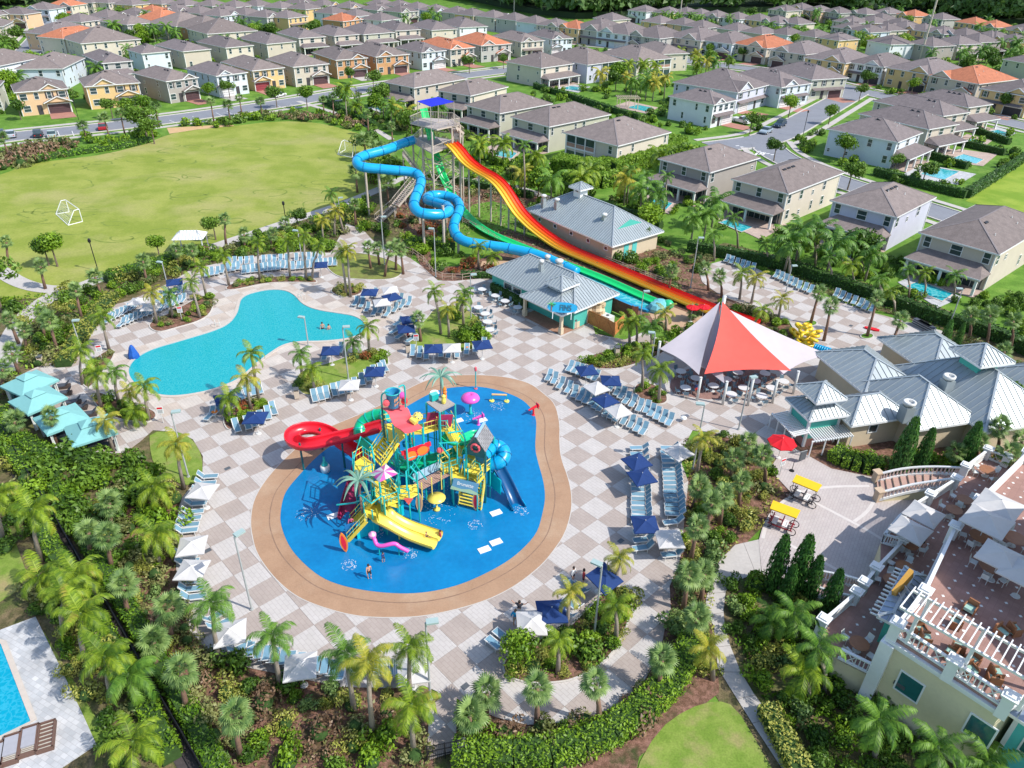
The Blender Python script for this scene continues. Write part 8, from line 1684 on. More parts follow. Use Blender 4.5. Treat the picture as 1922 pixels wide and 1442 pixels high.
def cypress(x,y,h,label,z=0.):
    global CYPM
    if CYPM is None:
        g=np.random.default_rng(4);n=1500;t=g.random(n)**.75;a=g.random(n)*6.283;rr=.34*np.sin(np.pi*np.clip(.12+.88*(1-t)**.8,0,1)*.62)*(.8+.35*g.random(n));P=np.stack([rr*np.cos(a),rr*np.sin(a),t*1.0],1);N=np.stack([np.cos(a),np.sin(a),.5+0*a],1);P[:,:2] *= 1.;CYPM=leaves(P*np.array([1,1,1.]),N,.045,leafmat('cypress leaf',(.03,.11,.02),(.1,.24,.04),.1,.15),'foliage',long=2.2)
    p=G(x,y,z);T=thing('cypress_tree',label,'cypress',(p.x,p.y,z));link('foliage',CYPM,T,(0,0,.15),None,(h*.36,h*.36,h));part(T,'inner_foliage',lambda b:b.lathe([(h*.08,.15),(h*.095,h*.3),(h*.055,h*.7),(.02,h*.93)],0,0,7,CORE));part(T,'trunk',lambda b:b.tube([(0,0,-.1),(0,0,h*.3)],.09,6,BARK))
def hedge(px,w,h,label,m=None,dens=26,size=.17,z=0.,raw=False):
    m=m or HDG;P=px if raw else G2(px,z);P=smooth_loop(P,1,False) if len(P)>2 else P;T=thing('hedge',label,'hedge');Vs,Ns=[],[];b=MB()
    for A,Bv in zip(P[:-1],P[1:]):
        A,Bv=np.array(A),np.array(Bv);L=np.linalg.norm(Bv-A)
        if L<.05:continue
        d=(Bv-A)/L;s=np.array([-d[1],d[0]]);n=int(L*dens*(w+2*h));t=rng.random(n)*L;q=rng.random(n)*(w+2*h);side=np.where(q<h,-1,np.where(q>h+w,1,0));zz=np.where(side==-1,q,np.where(side==1,w+2*h-q,h));off=np.where(side==0,q-h-w/2,side*w/2)
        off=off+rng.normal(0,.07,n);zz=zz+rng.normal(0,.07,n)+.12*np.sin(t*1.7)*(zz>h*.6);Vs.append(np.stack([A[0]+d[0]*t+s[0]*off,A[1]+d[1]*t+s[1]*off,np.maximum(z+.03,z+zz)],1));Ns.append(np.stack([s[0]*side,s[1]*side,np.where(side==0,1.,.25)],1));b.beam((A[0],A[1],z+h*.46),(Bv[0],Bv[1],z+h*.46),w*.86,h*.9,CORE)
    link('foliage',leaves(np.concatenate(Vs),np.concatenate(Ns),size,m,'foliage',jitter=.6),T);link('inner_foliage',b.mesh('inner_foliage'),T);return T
def cover(name,px,dens,size,m,hgt=.35,z=.0,raw=False,avoid=True):
    P=px if raw else G2(px);xs,ys=[p[0] for p in P],[p[1] for p in P];A=(max(xs)-min(xs))*(max(ys)-min(ys));n=int(A*dens);X=rng.uniform(min(xs),max(xs),n);Y=rng.uniform(min(ys),max(ys),n);k=inpoly_np(X,Y,P)
    if avoid:k &= ~inpoly_np(X,Y,DECK)
    cl=np.sin(X*1.3+np.sin(Y*.9)*2)+np.sin(Y*1.7+np.sin(X*.7)*2);k &= cl+rng.normal(0,.5,n)>-.9;X,Y,cl=X[k],Y[k],cl[k];Z=z+rng.random(len(X))*hgt*(.4+.35*(cl+1));N=rng.normal(0,.6,(len(X),3));N[:,2]=np.abs(N[:,2])+.5
    o=link(name,leaves(np.stack([X,Y,Z],1),N,size,m,name));return tag(o,NAMES_.pop(0) if NAMES_ else 'ground cover','ground cover',kind='stuff')
NAMES_=[]
def bad(x,y,pad=0):
    p=G(x,y);q=(p.x,p.y)
    if inpoly(*q,DECK) or inpoly(x,y,walk) or inpoly(x,y,court):return True
    return False
def scatter(where,poly,n,kinds,rr=(.6,1.3),space=1.1,z=0.):
    xs,ys=[p[0] for p in poly],[p[1] for p in poly];got=[];tries=0
    while len(got)<n and tries<n*60:
        tries+=1;x,y=random.uniform(min(xs),max(xs)),random.uniform(min(ys),max(ys))
        if not inpoly(x,y,poly) or bad(x,y):continue
        p=G(x,y);r=random.uniform(*rr)
        if any((p.xy-q[0]).length<space*(r+q[1])*.75 for q in got):continue
        got.append((p.xy.copy(),r));bush(x,y,r,random.choice(kinds),where,z)
# --- palms of the resort: (base px, crown px, kind, material)
Y_,D_=YELP,FR2
def many(where,L):
    for e in L:
        b_,t_,k=e[:3];m=e[3] if len(e)>3 else None;nm={None:'green',YELP:'yellowing',FR2:'dark green'}[m] if k=='f' else 'round headed'
        palm(b_,t_,k,'%s %s palm %s' % (nm,'feather' if k=='f' else 'fan',where),m,(.62 if 1100<b_[1]<1280 and 1000<b_[0]<1400 else .95 if b_[0]==1518 or b_[0]<330 and b_[1]>1140 else .84 if b_[1]>1140 else .98 if b_[0]<330 and b_[1]>900 else .74)*random.uniform(.92,1.1) if k=='f' else (.74 if b_[1]>900 else .72)*random.uniform(.92,1.12))
many('in the beds round the pool',[((376,598),(357,528),'f'),((295,608),(284,548),'f',Y_),((325,598),(316,552),'f',D_),((205,658),(190,592),'f'),((388,560),(375,500),'f'),((155,722),(150,655),'f'),((190,765),(178,700),'f'),((222,755),(214,695),'f',D_),((247,772),(242,735),'f',Y_),((280,790),(270,722),'f'),((258,800),(250,772),'f'),((487,757),(471,662),'f'),((470,768),(462,708),'f',Y_),((433,792),(427,745),'f')])
many('above the pool lounger rows',[((430,537),(418,478),'f'),((488,528),(483,455),'f'),((545,524),(540,452),'f'),((575,526),(570,440),'f'),((585,528),(600,460),'f'),((651,556),(640,472),'f'),((658,558),(652,468),'f',Y_),((607,455),(604,412),'f',Y_),((628,445),(630,395),'f',Y_),((646,440),(620,362),'f',D_)])
many('in the lawn islands',[((568,712),(562,662),'f',D_),((592,740),(582,692),'f'),((694,670),(690,612),'f'),((665,670),(662,640),'f',D_),((790,642),(785,600),'s'),((828,628),(815,545),'f'),((843,634),(840,580),'f',Y_),((870,612),(868,562),'f'),((862,600),(872,548),'f',D_),((696,505),(690,465),'s'),((712,498),(708,468),'s'),((722,520),(733,470),'s'),((743,508),(745,462),'s')])
many('between snack bar and dining sails',[((1182,645),(1178,602),'f'),((1195,648),(1195,600),'f'),((1222,662),(1222,612),'f',D_),((1205,733),(1206,662),'f'),((1236,757),(1240,692),'f'),((1250,620),(1248,585),'f',Y_)])
many('beside the racer slide end',[((1330,545),(1323,505),'s'),((1355,560),(1350,520),'s'),((1388,562),(1393,512),'f'),((1410,570),(1420,520),'f',Y_),((1405,632),(1432,580),'f'),((1460,602),(1468,560),'f',Y_),((1300,600),(1302,585),'s')])
many('on the far right deck',[((1521,608),(1537,550),'s'),((1546,640),(1559,576),'s'),((1627,632),(1646,562),'s'),((1662,680),(1690,602),'s')])
many('along the hedge below the right houses',[((1340,490),(1340,440),'f',D_),((1385,470),(1376,408),'f',D_),((1440,500),(1438,455),'f',D_),((1480,520),(1482,465),'f',D_),((1530,500),(1530,448),'f'),((1560,535),(1556,482),'f',D_),((1600,545),(1600,495),'f'),((1655,570),(1650,522),'f',D_),((1680,590),(1672,545),'f'),((1705,565),(1700,505),'f',D_),((1735,560),(1736,510),'f'),((1790,562),(1792,515),'f',D_),((1818,640),(1822,592),'s'),((1850,655),(1858,592),'s'),((1895,660),(1902,603),'s'),((1876,700),(1885,660),'s'),((1620,520),(1618,480),'f',D_),((1500,490),(1500,455),'f')])
many('in the bed right of the loungers',[((1307,892),(1320,822),'f',Y_),((1436,910),(1432,858),'s'),((1300,955),(1312,915),'s'),((1325,1000),(1336,945),'s'),((1350,985),(1358,930),'s'),((1295,1055),(1310,990),'s'),((1282,1145),(1292,1080),'s'),((1400,860),(1405,830),'s'),((1385,950),(1392,905),'s'),((1315,1130),(1322,1078),'s'),((1338,1275),(1330,1215),'f',Y_),((1300,1210),(1308,1160),'s'),((1370,900),(1378,862),'s')])
many('in the lower planting island',[((1153,1110),(1163,1045),'f',Y_),((1063,1190),(1070,1110),'f',Y_),((1047,1265),(1050,1200),'f'),((1156,1205),(1157,1135),'f')])
many('along the bottom edge of the deck',[((1125,1362),(1118,1285),'s'),((1008,1362),(1008,1292),'s'),((912,1340),(914,1302),'s'),((700,1380),(690,1242),'f',Y_),((770,1325),(768,1212),'f'),((776,1412),(772,1322),'f'),((527,1292),(510,1192),'f',D_),((412,1242),(396,1132),'f',D_),((665,1335),(648,1225),'f',D_),((880,1392),(882,1345),'s'),((1235,1300),(1242,1240),'s')])
many('in the lower left garden',[((243,1162),(232,1098),'s'),((322,1205),(316,1142),'s'),((352,1338),(340,1262),'s'),((452,1425),(442,1345),'s'),((296,1260),(288,1205),'s'),((212,1075),(202,1008),'s'),((172,1048),(166,1000),'s'),((212,995),(205,945),'s'),((300,1062),(290,1000),'f'),((290,965),(286,912),'f'),((78,1055),(58,955),'f'),((8,1020),(-5,925),'f'),((120,1195),(118,1110),'f'),((160,1245),(150,1150),'f'),((212,1318),(196,1232),'f'),((252,1470),(248,1392),'f'),((135,1140),(142,1075),'f'),((260,1330),(240,1265),'f',D_),((70,1120),(72,1078),'f'),((345,918),(330,832),'f',Y_),((107,840),(95,782),'s'),((213,848),(196,788),'f',Y_),((30,830),(28,790),'s')])
many('on the planted bank left of the pool',[((18,500),(12,455),'s'),((85,542),(76,500),'s'),((155,605),(142,545),'s'),((110,665),(92,602),'s'),((35,645),(18,602),'s'),((35,700),(22,662),'s'),((8,742),(5,692),'s'),((276,532),(268,490),'s'),((192,558),(178,520),'s'),((85,640),(80,590),'s'),((52,660),(45,620),'s'),((425,468),(422,412),'s'),((508,468),(512,440),'s'),((528,440),(535,420),'s'),((370,510),(360,470),'s'),((335,500),(330,470),'s'),((460,470),(458,440),'s')])
many('in the garden beside the terrace',[((1492,1205),(1492,1150),'f',D_),((1548,1305),(1532,1212),'f',D_),((1518,1318),(1512,1258),'f'),((1640,1425),(1652,1350),'f',D_),((1758,1470),(1762,1402),'f',D_),((1850,1480),(1855,1432),'f',D_),((1445,1195),(1450,1160),'f',D_),((1832,880),(1836,830),'s'),((1868,862),(1876,802),'s'),((1885,905),(1895,852),'s'),((1790,885),(1795,850),'s'),((1915,880),(1918,830),'s')])
many('below the slide tower',[((757,515),(752,470),'s'),((898,505),(898,462),'f'),((922,510),(925,480),'f'),((668,425),(665,385),'s'),((702,345),(700,305),'s'),((985,372),(983,272),'f',D_),((895,302),(893,258),'f'),((925,304),(923,262),'f'),((1176,384),(1183,318),'f',D_),((1211,398),(1212,330),'f',D_),((1246,402),(1252,330),'f',D_),((1217,470),(1214,438),'s'),((1080,300),(1080,262),'s'),((652,232),(648,178),'f',D_),((692,255),(690,215),'s'),((720,225),(720,190),'f',D_),((755,235),(752,212),'s'),((680,215),(672,185),'s'),((737,270),(735,238),'s'),((1255,545),(1262,510),'s')])
# farther palms with one-piece crowns
def fpalms(where,L,kind='s',m=None,h=(3.5,5.5),s=(1.,1.25)):
    for x,y in L:palm((x,y),None,kind,'%s palm %s' % ('fan' if kind=='s' else 'feather',where),m,random.uniform(*s),True,h=random.uniform(*h))
fpalms('between the left street and the field',[(402,232),(433,233),(455,220),(493,222),(609,215),(165,267),(207,265),(235,255),(20,300),(298,236),(627,222)])
def region(where,poly,n,kind='f',m=None,h=(3.5,6.),trees=0):
    xs,ys=[p[0] for p in poly],[p[1] for p in poly];L=[];t=0
    while len(L)<n and t<4000:
        t+=1;x,y=random.uniform(min(xs),max(xs)),random.uniform(min(ys),max(ys));p=G(x,y)
        if inpoly(x,y,poly) and not any(hit_house(p,o) for o in HS) and not near_road(p.x,p.y,-1,1.5):L.append((x,y))
    fpalms(where,L[trees:],kind,m,h,(1.2,1.6))
    for x,y in L[:trees]:tree(x,y,random.uniform(4,7),random.choice(('dark','green')),'leafy tree '+where,random.uniform(2.,3.2))
HB=[]
for o in HS:
    rf=[c for c in o.children if c.name.startswith('wall')][0];HB.append((o,max(v.co.x for v in rf.data.vertices),max(v.co.y for v in rf.data.vertices)))
HD={o.name:(w,d) for o,w,d in HB}
def hit_house(p,o):
    w,d=HD[o.name];c,s=math.cos(-o.rotation_euler.z),math.sin(-o.rotation_euler.z);x,y=p.x-o.location.x,p.y-o.location.y;u,v=x*c-y*s,x*s+y*c;return -1.5<u<w+1.5 and -3.5<v<d+1.5
region('behind the second left house row',[(200,46),(322,52),(330,82),(270,86),(205,72)],16,'f',FR2,(4,7),8);region('among the upper left house rows',[(100,60),(300,90),(620,66),(900,50),(700,30),(400,30),(120,40)],34,'f',FR2,(4,6.5),22);region('among the upper right house rows',[(1100,60),(1300,90),(1600,110),(1900,150),(1900,70),(1500,50),(1250,40)],34,'f',FR2,(4,6.5),20);region('between the left house rows',[(0,140),(160,130),(330,100),(560,85),(600,100),(480,118),(330,130),(160,165),(0,185)],22,'f',FR2,(3,5),6)
region('along the upper left street',[(20,20),(100,50),(90,100),(60,110),(0,100)],10,'f',FR2,(3,5),7);region('in the gardens behind the tower',[(640,170),(790,200),(850,240),(800,260),(700,235),(640,215)],14,'f',None,(3,5),5)
region('in the pergola garden',[(1110,140),(1250,160),(1250,215),(1180,185),(1100,175)],17,'f',None,(4,6),2);region('before the houses by the right street',[(1260,115),(1390,125),(1380,145),(1290,145)],9,'f',None,(3,5),1)
region('in the upper right palm line',[(1227,40),(1435,60),(1580,75),(1560,92),(1400,72),(1230,62)],30,'f',FR2,(4,6.5),8);region('in the upper right clump',[(1600,72),(1700,80),(1700,105),(1610,98)],10,'f',None,(4,6),2);region('in the far right palm grove',[(1762,80),(1930,84),(1930,135),(1830,128),(1765,110)],20,'f',FR2,(4,7),4);region('among the far right roofs',[(1400,20),(1700,35),(1900,60),(1900,80),(1600,60),(1400,45)],20,'f',FR2,(4,6.5),8);region('among the far left roofs',[(120,10),(500,12),(620,40),(600,60),(300,40),(100,30)],16,'f',FR2,(4,6.5),7);region('beside the big lavender house',[(1280,400),(1345,380),(1520,480),(1700,480),(1840,560),(1780,590),(1560,520),(1330,450)],6,'f',FR2,(3.5,5.),1)
for i,(x,y,h) in enumerate([(40,225,5),(212,222,5),(243,228,5.5),(277,262,8),(290,270,6),(395,192,5),(432,185,5),(520,203,6),(577,205,6),(660,158,5),(702,172,6),(723,138,5),(881,138,6),(945,130,5),(1330,108,5),(1393,115,5),(1470,124,5),(1479,222,6),(1625,168,6),(1612,190,5),(1555,234,5),(1452,303,5),(1407,252,5),(1710,178,5),(1883,214,6),(1590,358,6),(1580,305,6),(1677,325,4),(1729,350,5),(108,500,5),(92,498,4.5),(5,585,8),(300,485,3.6),(405,450,4),(560,432,3.6),(972,1258,3.4),(1880,790,5),(1100,380,5),(275,225,6)]):tree(x,y,h,('dark','dark','green')[i % 3],'leafy tree %s' % ('on a street verge' if y<360 and x != 277 else 'by the field edge' if x<600 and y<600 else 'on the lower planting island' if x==972 else 'in a garden'),h*.36)
for x,y,h,d in [(1447,1108,5.5,'leftmost of the five by the lower stairs'),(1487,1118,6,'second of the five by lower stairs'),(1513,1130,4.6,'third of the five by lower stairs'),(1547,1160,4.8,'fourth of the five by lower stairs'),(1470,1135,4,'shortest by the lower stairs'),(1680,895,6.5,'leftmost of those behind the upper stairs'),(1720,888,5,'second behind the upper stairs'),(1800,885,5.5,'rightmost behind the upper stairs'),(1763,665,4.5,'left one behind the clubhouse'),(1792,655,3.4,'right one behind the clubhouse'),(1905,800,5,'at the right edge by the clubhouse roof')]:cypress(x,y,h,'narrow dark cypress, '+d)
region('under the racer slide curve',[(870,290),(1000,325),(1110,385),(1060,400),(900,345)],9,'f',None,(3.5,5.),2);region('between service building and the houses',[(1180,405),(1330,440),(1500,492),(1480,515),(1300,480),(1200,440)],7,'f',FR2,(4,5.5),1);region('in the shrubs beside the tower',[(640,240),(740,300),(760,380),(700,400),(660,360),(700,320)],10,'s',None,(3,4.5),3);region('behind the bamboo screen',[(1060,350),(1180,350),(1260,310),(1300,330),(1200,390),(1100,380)],5,'f',None,(4,5.5),2)
# hedges
BAM=leafmat('bamboo leaf',(.11,.24,.015),(.3,.46,.05),.05,.35)
DH=leafmat('dark clipped hedge leaf',(.02,.07,.01),(.075,.18,.02),.05,.12)
hedge([(63,303),(133,291),(246,275),(282,265)],2.2,1.,'low dark hedge at the upper left field edge',None,10,.28);hedge([(609,192),(640,209),(707,243)],1.5,1.6,'clipped dark hedge before the slide tower gardens',DH,9,.3);hedge([(1003,165),(1080,188),(1156,213),(1200,225)],1.2,1.5,'long clipped hedge behind the grey houses',DH,9,.3);hedge([(1814,371),(1870,335),(1930,296)],1.4,1.8,'tall hedge along the right side field',DH,10,.28);hedge([(1640,328),(1720,350),(1811,372)],1.2,1.6,'hedge below the blue white house pool',DH,10,.28)
hedge([(1748,297),(1814,318)],1.,1.5,'hedge between the two lower right pools',DH,10,.28);hedge([(1798,272),(1884,292)],1.,1.5,'hedge between the two middle right pools',DH,10,.28);hedge([(1828,248),(1893,272)],1.,1.5,'hedge between the two upper right pools',DH,10,.28)
hedge([(1290,470),(1400,490),(1480,508),(1574,540),(1681,576),(1748,602),(1858,632),(1940,672)],1.5,1.7,'long clipped hedge behind the far right deck',DH,16,.22);hedge([(1090,383),(1170,402),(1240,430)],1.2,1.3,'hedge behind the service building',DH,12,.25);hedge([(800,335),(900,352),(1000,372)],1.2,1.2,'low hedge under the racer slide',DH,10,.25)
hedge([(1040,322),(1120,335),(1190,318),(1270,280)],5.,3.2,'tall bright bamboo screen beside the cream house',BAM,34,.3);hedge([(1060,345),(1110,352),(1160,345)],3.,2.4,'lower bright bamboo clump before the screen',BAM,22,.34)
hedge([(850,1425),(1000,1432),(1120,1400),(1210,1340),(1268,1280),(1300,1210)],1.7,1.3,'broad clipped bright hedge curving round the deck bottom',SH1,70,.13);hedge([(105,920),(170,1030),(225,1120),(300,1250),(370,1370),(430,1490)],1.2,1.1,'clipped hedge right of the black railing',SH1,60,.14);hedge([(35,920),(80,1000),(140,1100),(200,1200),(262,1300),(325,1430)],1.3,.9,'clipped hedge left of the gravel walk',SH1,55,.14);hedge([(5,780),(30,860),(60,900)],1.4,1.2,'clipped hedge behind the cabanas',SH1,45,.15)
hedge([(1560,857),(1590,872),(1620,880),(1645,876)],2.1,1.2,'thick clipped hedge in front of the clubhouse wall',SH1,60,.14);hedge([(1435,1335),(1470,1400),(1500,1460)],1.3,1.,'yellow green hedge along the concrete walk',SH3,60,.14);hedge([(760,470),(800,462),(850,475)],1.6,1.6,'bright hedge round the pump enclosure',SH1,20,.22);hedge([(865,520),(930,522),(1000,520)],1.,.9,'low dark hedge behind the snack bar path',DH,18,.2);hedge([(200,530),(290,503),(370,478)],2.,1.3,'long hedge between field path and loungers',SH1,22,.22);hedge([(120,690),(170,610),(215,560)],1.8,1.,'hedge bank along the cabanas path',SH3,24,.2);hedge([(925,545),(960,562),(985,580)],1.2,1.3,'dark hedge against the teal snack bar wall',DH,30,.18)
hedge([(40,835),(75,860),(130,880)],1.6,1.4,'dense hedge below the seafoam cabanas',SH1,40,.16)
# shrubs
scatter('in the dense left garden',[(0,850),(40,900),(100,960),(190,860),(270,870),(330,930),(340,1040),(260,1080),(150,1000),(60,880)],42,['bright','dark','bright','olive','yellow','dark'],(.8,1.6));scatter('in the lower left garden',[(230,1080),(340,1040),(345,1120),(470,1260),(640,1300),(800,1300),(800,1440),(430,1440),(330,1290)],52,['bright','dark','olive','grass','yellow','dry'],(.5,1.2));scatter('between railing and private terrace',[(70,1080),(130,1120),(260,1330),(320,1440),(190,1442),(170,1350),(90,1180),(50,1130)],20,['bright','dark','yellow','olive'],(.6,1.2));scatter('under the trees at far left',[(-10,920),(60,940),(80,1010),(0,1040),(-40,1000)],9,['bright','dark'],(.8,1.4))
scatter('in the bed right of the loungers',[(1292,850),(1340,815),(1420,835),(1450,900),(1400,990),(1350,1040),(1320,1130),(1330,1240),(1290,1290),(1250,1230),(1275,1100),(1300,930)],54,['yellow','bright','olive','grass','dark','yellow'],(.5,1.1));scatter('along the bottom hedge',[(860,1350),(990,1370),(1160,1345),(1240,1260),(1250,1330),(1150,1400),(1000,1430),(870,1420)],26,['dark','olive','bright','dry'],(.6,1.2));scatter('in the garden beside the terrace',[(1370,1100),(1440,1100),(1560,1180),(1640,1300),(1750,1420),(1740,1460),(1540,1460),(1430,1300),(1375,1200)],50,['bright','dark','bright','dark','yellow','grass'],(.6,1.4))
scatter('in the clubhouse bed',[(1650,850),(1700,850),(1840,860),(1790,890),(1690,900)],14,['dark','bright','olive'],(.6,1.1));scatter('behind the clubhouse',[(1760,640),(1830,650),(1930,710),(1930,770),(1860,720)],15,['bright','olive','dark','red'],(.8,1.5));scatter('on the bank left of the pool',[(0,560),(60,640),(10,740),(60,720),(190,570),(210,540),(120,545),(60,620)],30,['bright','dark','olive','yellow'],(.7,1.4));scatter('behind the top lounger rows',[(210,525),(300,500),(440,460),(560,425),(690,370),(700,425),(620,470),(500,476),(430,488),(350,508),(220,560)],58,['bright','dark','olive','bright','yellow','dark'],(.7,1.4));scatter('round the slide tower foot',[(740,400),(860,440),(900,500),(1000,540),(830,515),(780,480),(700,440)],24,['dark','bright','olive','red'],(.6,1.3));scatter('under the racer slide',[(730,340),(900,320),(1090,380),(1020,400),(900,370),(800,370)],34,['olive','dark','bright','dry'],(.6,1.2));scatter('by the racer slide end',[(1180,640),(1230,620),(1300,640),(1310,620),(1400,630),(1490,640),(1478,608),(1400,580),(1320,560),(1390,620),(1240,610)],22,['bright','yellow','dark','olive'],(.5,1.1));scatter('beside the service building',[(1180,500),(1240,440),(1320,490),(1300,530),(1270,560)],18,['dark','olive','bright'],(.6,1.2))
scatter('in the dry brush at the field corner',[(-20,300),(60,275),(150,268),(120,295),(0,325)],24,['dry','dry','olive'],(1.2,2.));scatter('in the dry brush by the upper field edge',[(440,222),(560,212),(690,232),(690,250),(600,228),(500,228)],26,['dry','dry','bright','olive'],(1.,1.7));scatter('on the left street verge',[(320,236),(400,232),(500,214),(505,222),(420,240)],14,['bright','dark','grass'],(.9,1.5));scatter('under trees by the left street',[(140,262),(250,250),(300,256),(280,268),(180,285)],12,['dark','bright'],(1.,1.6))
def gscatter(poly,n,kinds,rr=(.7,1.5),where='in the gardens between the houses'):
    xs,ys=[p[0] for p in poly],[p[1] for p in poly];c=t=0
    while c<n and t<n*12:
        t+=1;x,y=random.uniform(min(xs),max(xs)),random.uniform(min(ys),max(ys));p=G(x,y)
        if inpoly(x,y,poly) and not any(hit_house(p,o) for o in HS) and not near_road(p.x,p.y,-1,.6) and not any(inpoly(x,y,q) for q in POOLPX):bush(x,y,random.uniform(*rr),random.choice(kinds),where);c+=1
POOLPX=[[(1690,330),(1732,308),(1832,327),(1798,347)],[(1758,301),(1800,280),(1872,290),(1845,312)],[(1335,406),(1362,395),(1478,422),(1428,450)],[(1508,452),(1532,440),(1668,465),(1590,496)],[(1685,530),(1715,518),(1805,558),(1760,578)],[(1178,372),(1202,360),(1275,380),(1255,402)],[(900,282),(930,270),(978,285),(962,304)],[(1035,165),(1060,157),(1108,163),(1085,174)],[(1150,200),(1180,190),(1235,202),(1215,214)],[(1020,330),(1070,300),(1190,280),(1285,250),(1285,300),(1200,350),(1100,370),(1030,350)]]
gscatter([(640,170),(790,200),(870,250),(980,300),(1090,340),(1180,360),(1240,400),(1190,400),(1060,370),(900,320),(760,260),(640,230)],120,['dark','bright','olive','dark']);gscatter([(1250,400),(1340,430),(1500,480),(1700,560),(1850,600),(1930,640),(1930,560),(1800,480),(1600,440),(1420,400),(1300,350)],60,['dark','bright','dark'],(.6,1.1))
gscatter([(0,215),(300,180),(620,140),(920,110),(1080,95),(1280,110),(1600,165),(1920,230),(1920,200),(1600,130),(1250,70),(900,80),(400,140),(0,190)],170,['dark','dark','bright','olive'],(.8,1.5));gscatter([(0,190),(300,140),(900,80),(900,40),(500,30),(100,20),(0,80)],150,['dark','dark','bright'],(1.,2.2));gscatter([(1100,130),(1260,130),(1300,200),(1550,240),(1520,290),(1380,240),(1250,260),(1150,240),(1000,190),(940,130)],90,['dark','bright','dark']);gscatter([(1240,40),(1600,30),(1920,70),(1920,150),(1700,110),(1500,80),(1240,60)],130,['dark','dark','bright'],(1.2,2.4));gscatter([(1560,260),(1700,300),(1900,240),(1910,300),(1760,370),(1600,350),(1540,300)],25,['dark','bright'])
def fill(where,key,kinds,n,rr,z=.1):
    P=I[key];xs,ys=[p[0] for p in P],[p[1] for p in P];Pi=offset(P,-.45);got=[];t=0
    while len(got)<n and t<3000:
        t+=1;x,y=random.uniform(min(xs),max(xs)),random.uniform(min(ys),max(ys));r=random.uniform(*rr)
        if inpoly(x,y,Pi) and not any(math.hypot(x-a,y-b_)<.8*(r+c) for a,b_,c in got):got.append((x,y,r));bush(0,0,r,random.choice(kinds),where,z,.9,(x,y))
fill('in the pool bed left of steps','1',['yellow','bright','olive'],14,(.4,.8));fill('in the strip above the pool','2',['yellow','olive','bright'],16,(.35,.55));fill('in the round bed at the pool head','3',['yellow','yellow','olive'],8,(.5,.8));fill('in the bed between cabanas and pool','4',['olive','bright'],7,(.4,.7));fill('in the bed at the left pool end','5',['yellow','dark','bright'],12,(.4,.8));fill('in the small red plant island','6',['red','bright','yellow','bright'],10,(.45,.8));fill('in the bed by the wooden fence','10',['yellow','bright','dark'],18,(.5,.9));fill('in the round palm island','11',['bright','bright','dark'],6,(.4,.7));fill('in the lower planting island','12',['bright','dark','yellow','bright'],20,(.5,1.1))
for x,y,r,k in [(570,715,.9,'yellow'),(585,730,.8,'yellow'),(563,725,.7,'dark'),(700,668,.9,'yellow'),(718,672,.8,'bright'),(685,672,.7,'red'),(668,674,.8,'yellow'),(722,682,.6,'dark')]:bush(x,y,r,k,'at an end of the lawn island',.1)
for x,y,r,k in [(880,640,1.2,'bright'),(892,628,1.2,'bright'),(905,640,1.,'bright'),(870,628,1.,'dark'),(858,600,1.,'bright'),(895,612,.9,'yellow')]:bush(x,y,r,k,'in the central lawn island',.1)
for x,y,r in [(155,868,1.9),(168,905,1.7),(102,898,1.5),(128,965,1.6),(70,885,1.3),(200,880,1.2),(1160,490,1.3),(1188,492,1.4),(1107,1235,1.2),(1175,480,.9)]:bush(x,y,r,'dark','clipped into a ball',0)
place_bushes()
NAMES_+=['mixed leafy ground cover over the dense left garden','low green ground cover in the lower left mulch','low ground cover in the bed right of the loungers','dark green ground cover in garden beside the terrace','low foliage behind the top lounger rows','low foliage on the bank left of the pool','fine green cover filling the lower planting island','leafy cover along the hedge behind right deck','low foliage around the slide supports','low foliage along bottom hedge','green strip cover in the bed by the wooden fence']
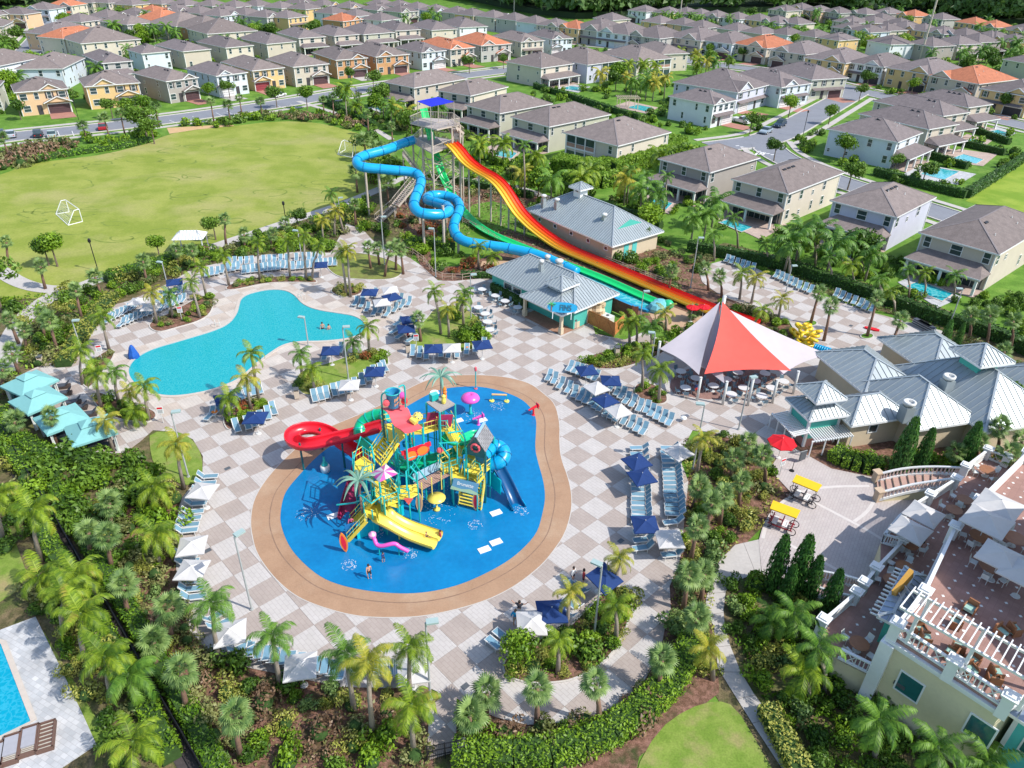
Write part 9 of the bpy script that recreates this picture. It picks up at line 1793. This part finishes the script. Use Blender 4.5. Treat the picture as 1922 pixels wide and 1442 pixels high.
cover('ground_cover',[(0,830),(90,850),(270,870),(335,930),(335,1050),(230,1090),(120,920)],16,.2,SH1,.5);cover('ground_cover',[(240,1090),(340,1040),(345,1130),(470,1262),(640,1296),(800,1300),(805,1500),(430,1500),(330,1290)],13,.17,OLV,.3);cover('ground_cover',[(1285,860),(1340,815),(1450,870),(1470,930),(1340,1070),(1340,1260),(1290,1300),(1240,1240),(1270,1080),(1295,920)],22,.17,SH3,.35);cover('ground_cover',[(1370,1105),(1440,1095),(1560,1180),(1650,1310),(1800,1460),(1530,1470),(1430,1310),(1372,1200)],24,.2,SH1,.45);cover('ground_cover',[(160,590),(230,520),(440,458),(690,370),(700,430),(620,472),(500,478),(340,512),(220,565)],12,.24,SH2,.5);cover('ground_cover',[(0,560),(120,550),(200,545),(180,600),(60,720),(20,770),(0,700),(50,640)],12,.24,SH1,.5);cover('ground_cover',I['12'],60,.12,SH1,.25,.1,True,False);cover('ground_cover',[(1280,470),(1420,488),(1560,530),(1760,600),(1930,680),(1930,780),(1770,622),(1500,535),(1350,480)],10,.24,SH2,.4);cover('ground_cover',[(730,370),(900,330),(1100,390),(1290,490),(1300,560),(1080,500),(900,430),(780,500),(720,440)],5,.24,OLV,.35);cover('ground_cover',[(860,1345),(1000,1368),(1160,1345),(1240,1270),(1260,1330),(1150,1420),(860,1450)],26,.16,OLV,.4);cover('ground_cover',I['10'],30,.16,SH3,.4,.1,True,False)
# ---- labels: where look and place are the same for several, add the order from the left of the picture
bpy.context.view_layer.update()
from collections import defaultdict
dd_=defaultdict(list)
for o in TOPS:
    if 'label' in o:dd_[o['label']].append(o)
for lb,os_ in dd_.items():
    if len(os_)<2:continue
    def key_(o):
        if o.type=='MESH' and o.location.length==0:v=o.data.vertices[0].co
        else:v=o.location
        return PX(v)[0]
    os_.sort(key=key_)
    for k,o in enumerate(os_):
        w=' '.join(lb.split()[:12]);o['label']=w+', '+('leftmost' if k==0 else 'rightmost' if k==len(os_)-1 else ordn(k)+' from left')
        if 'group' not in o:o['group']=lb
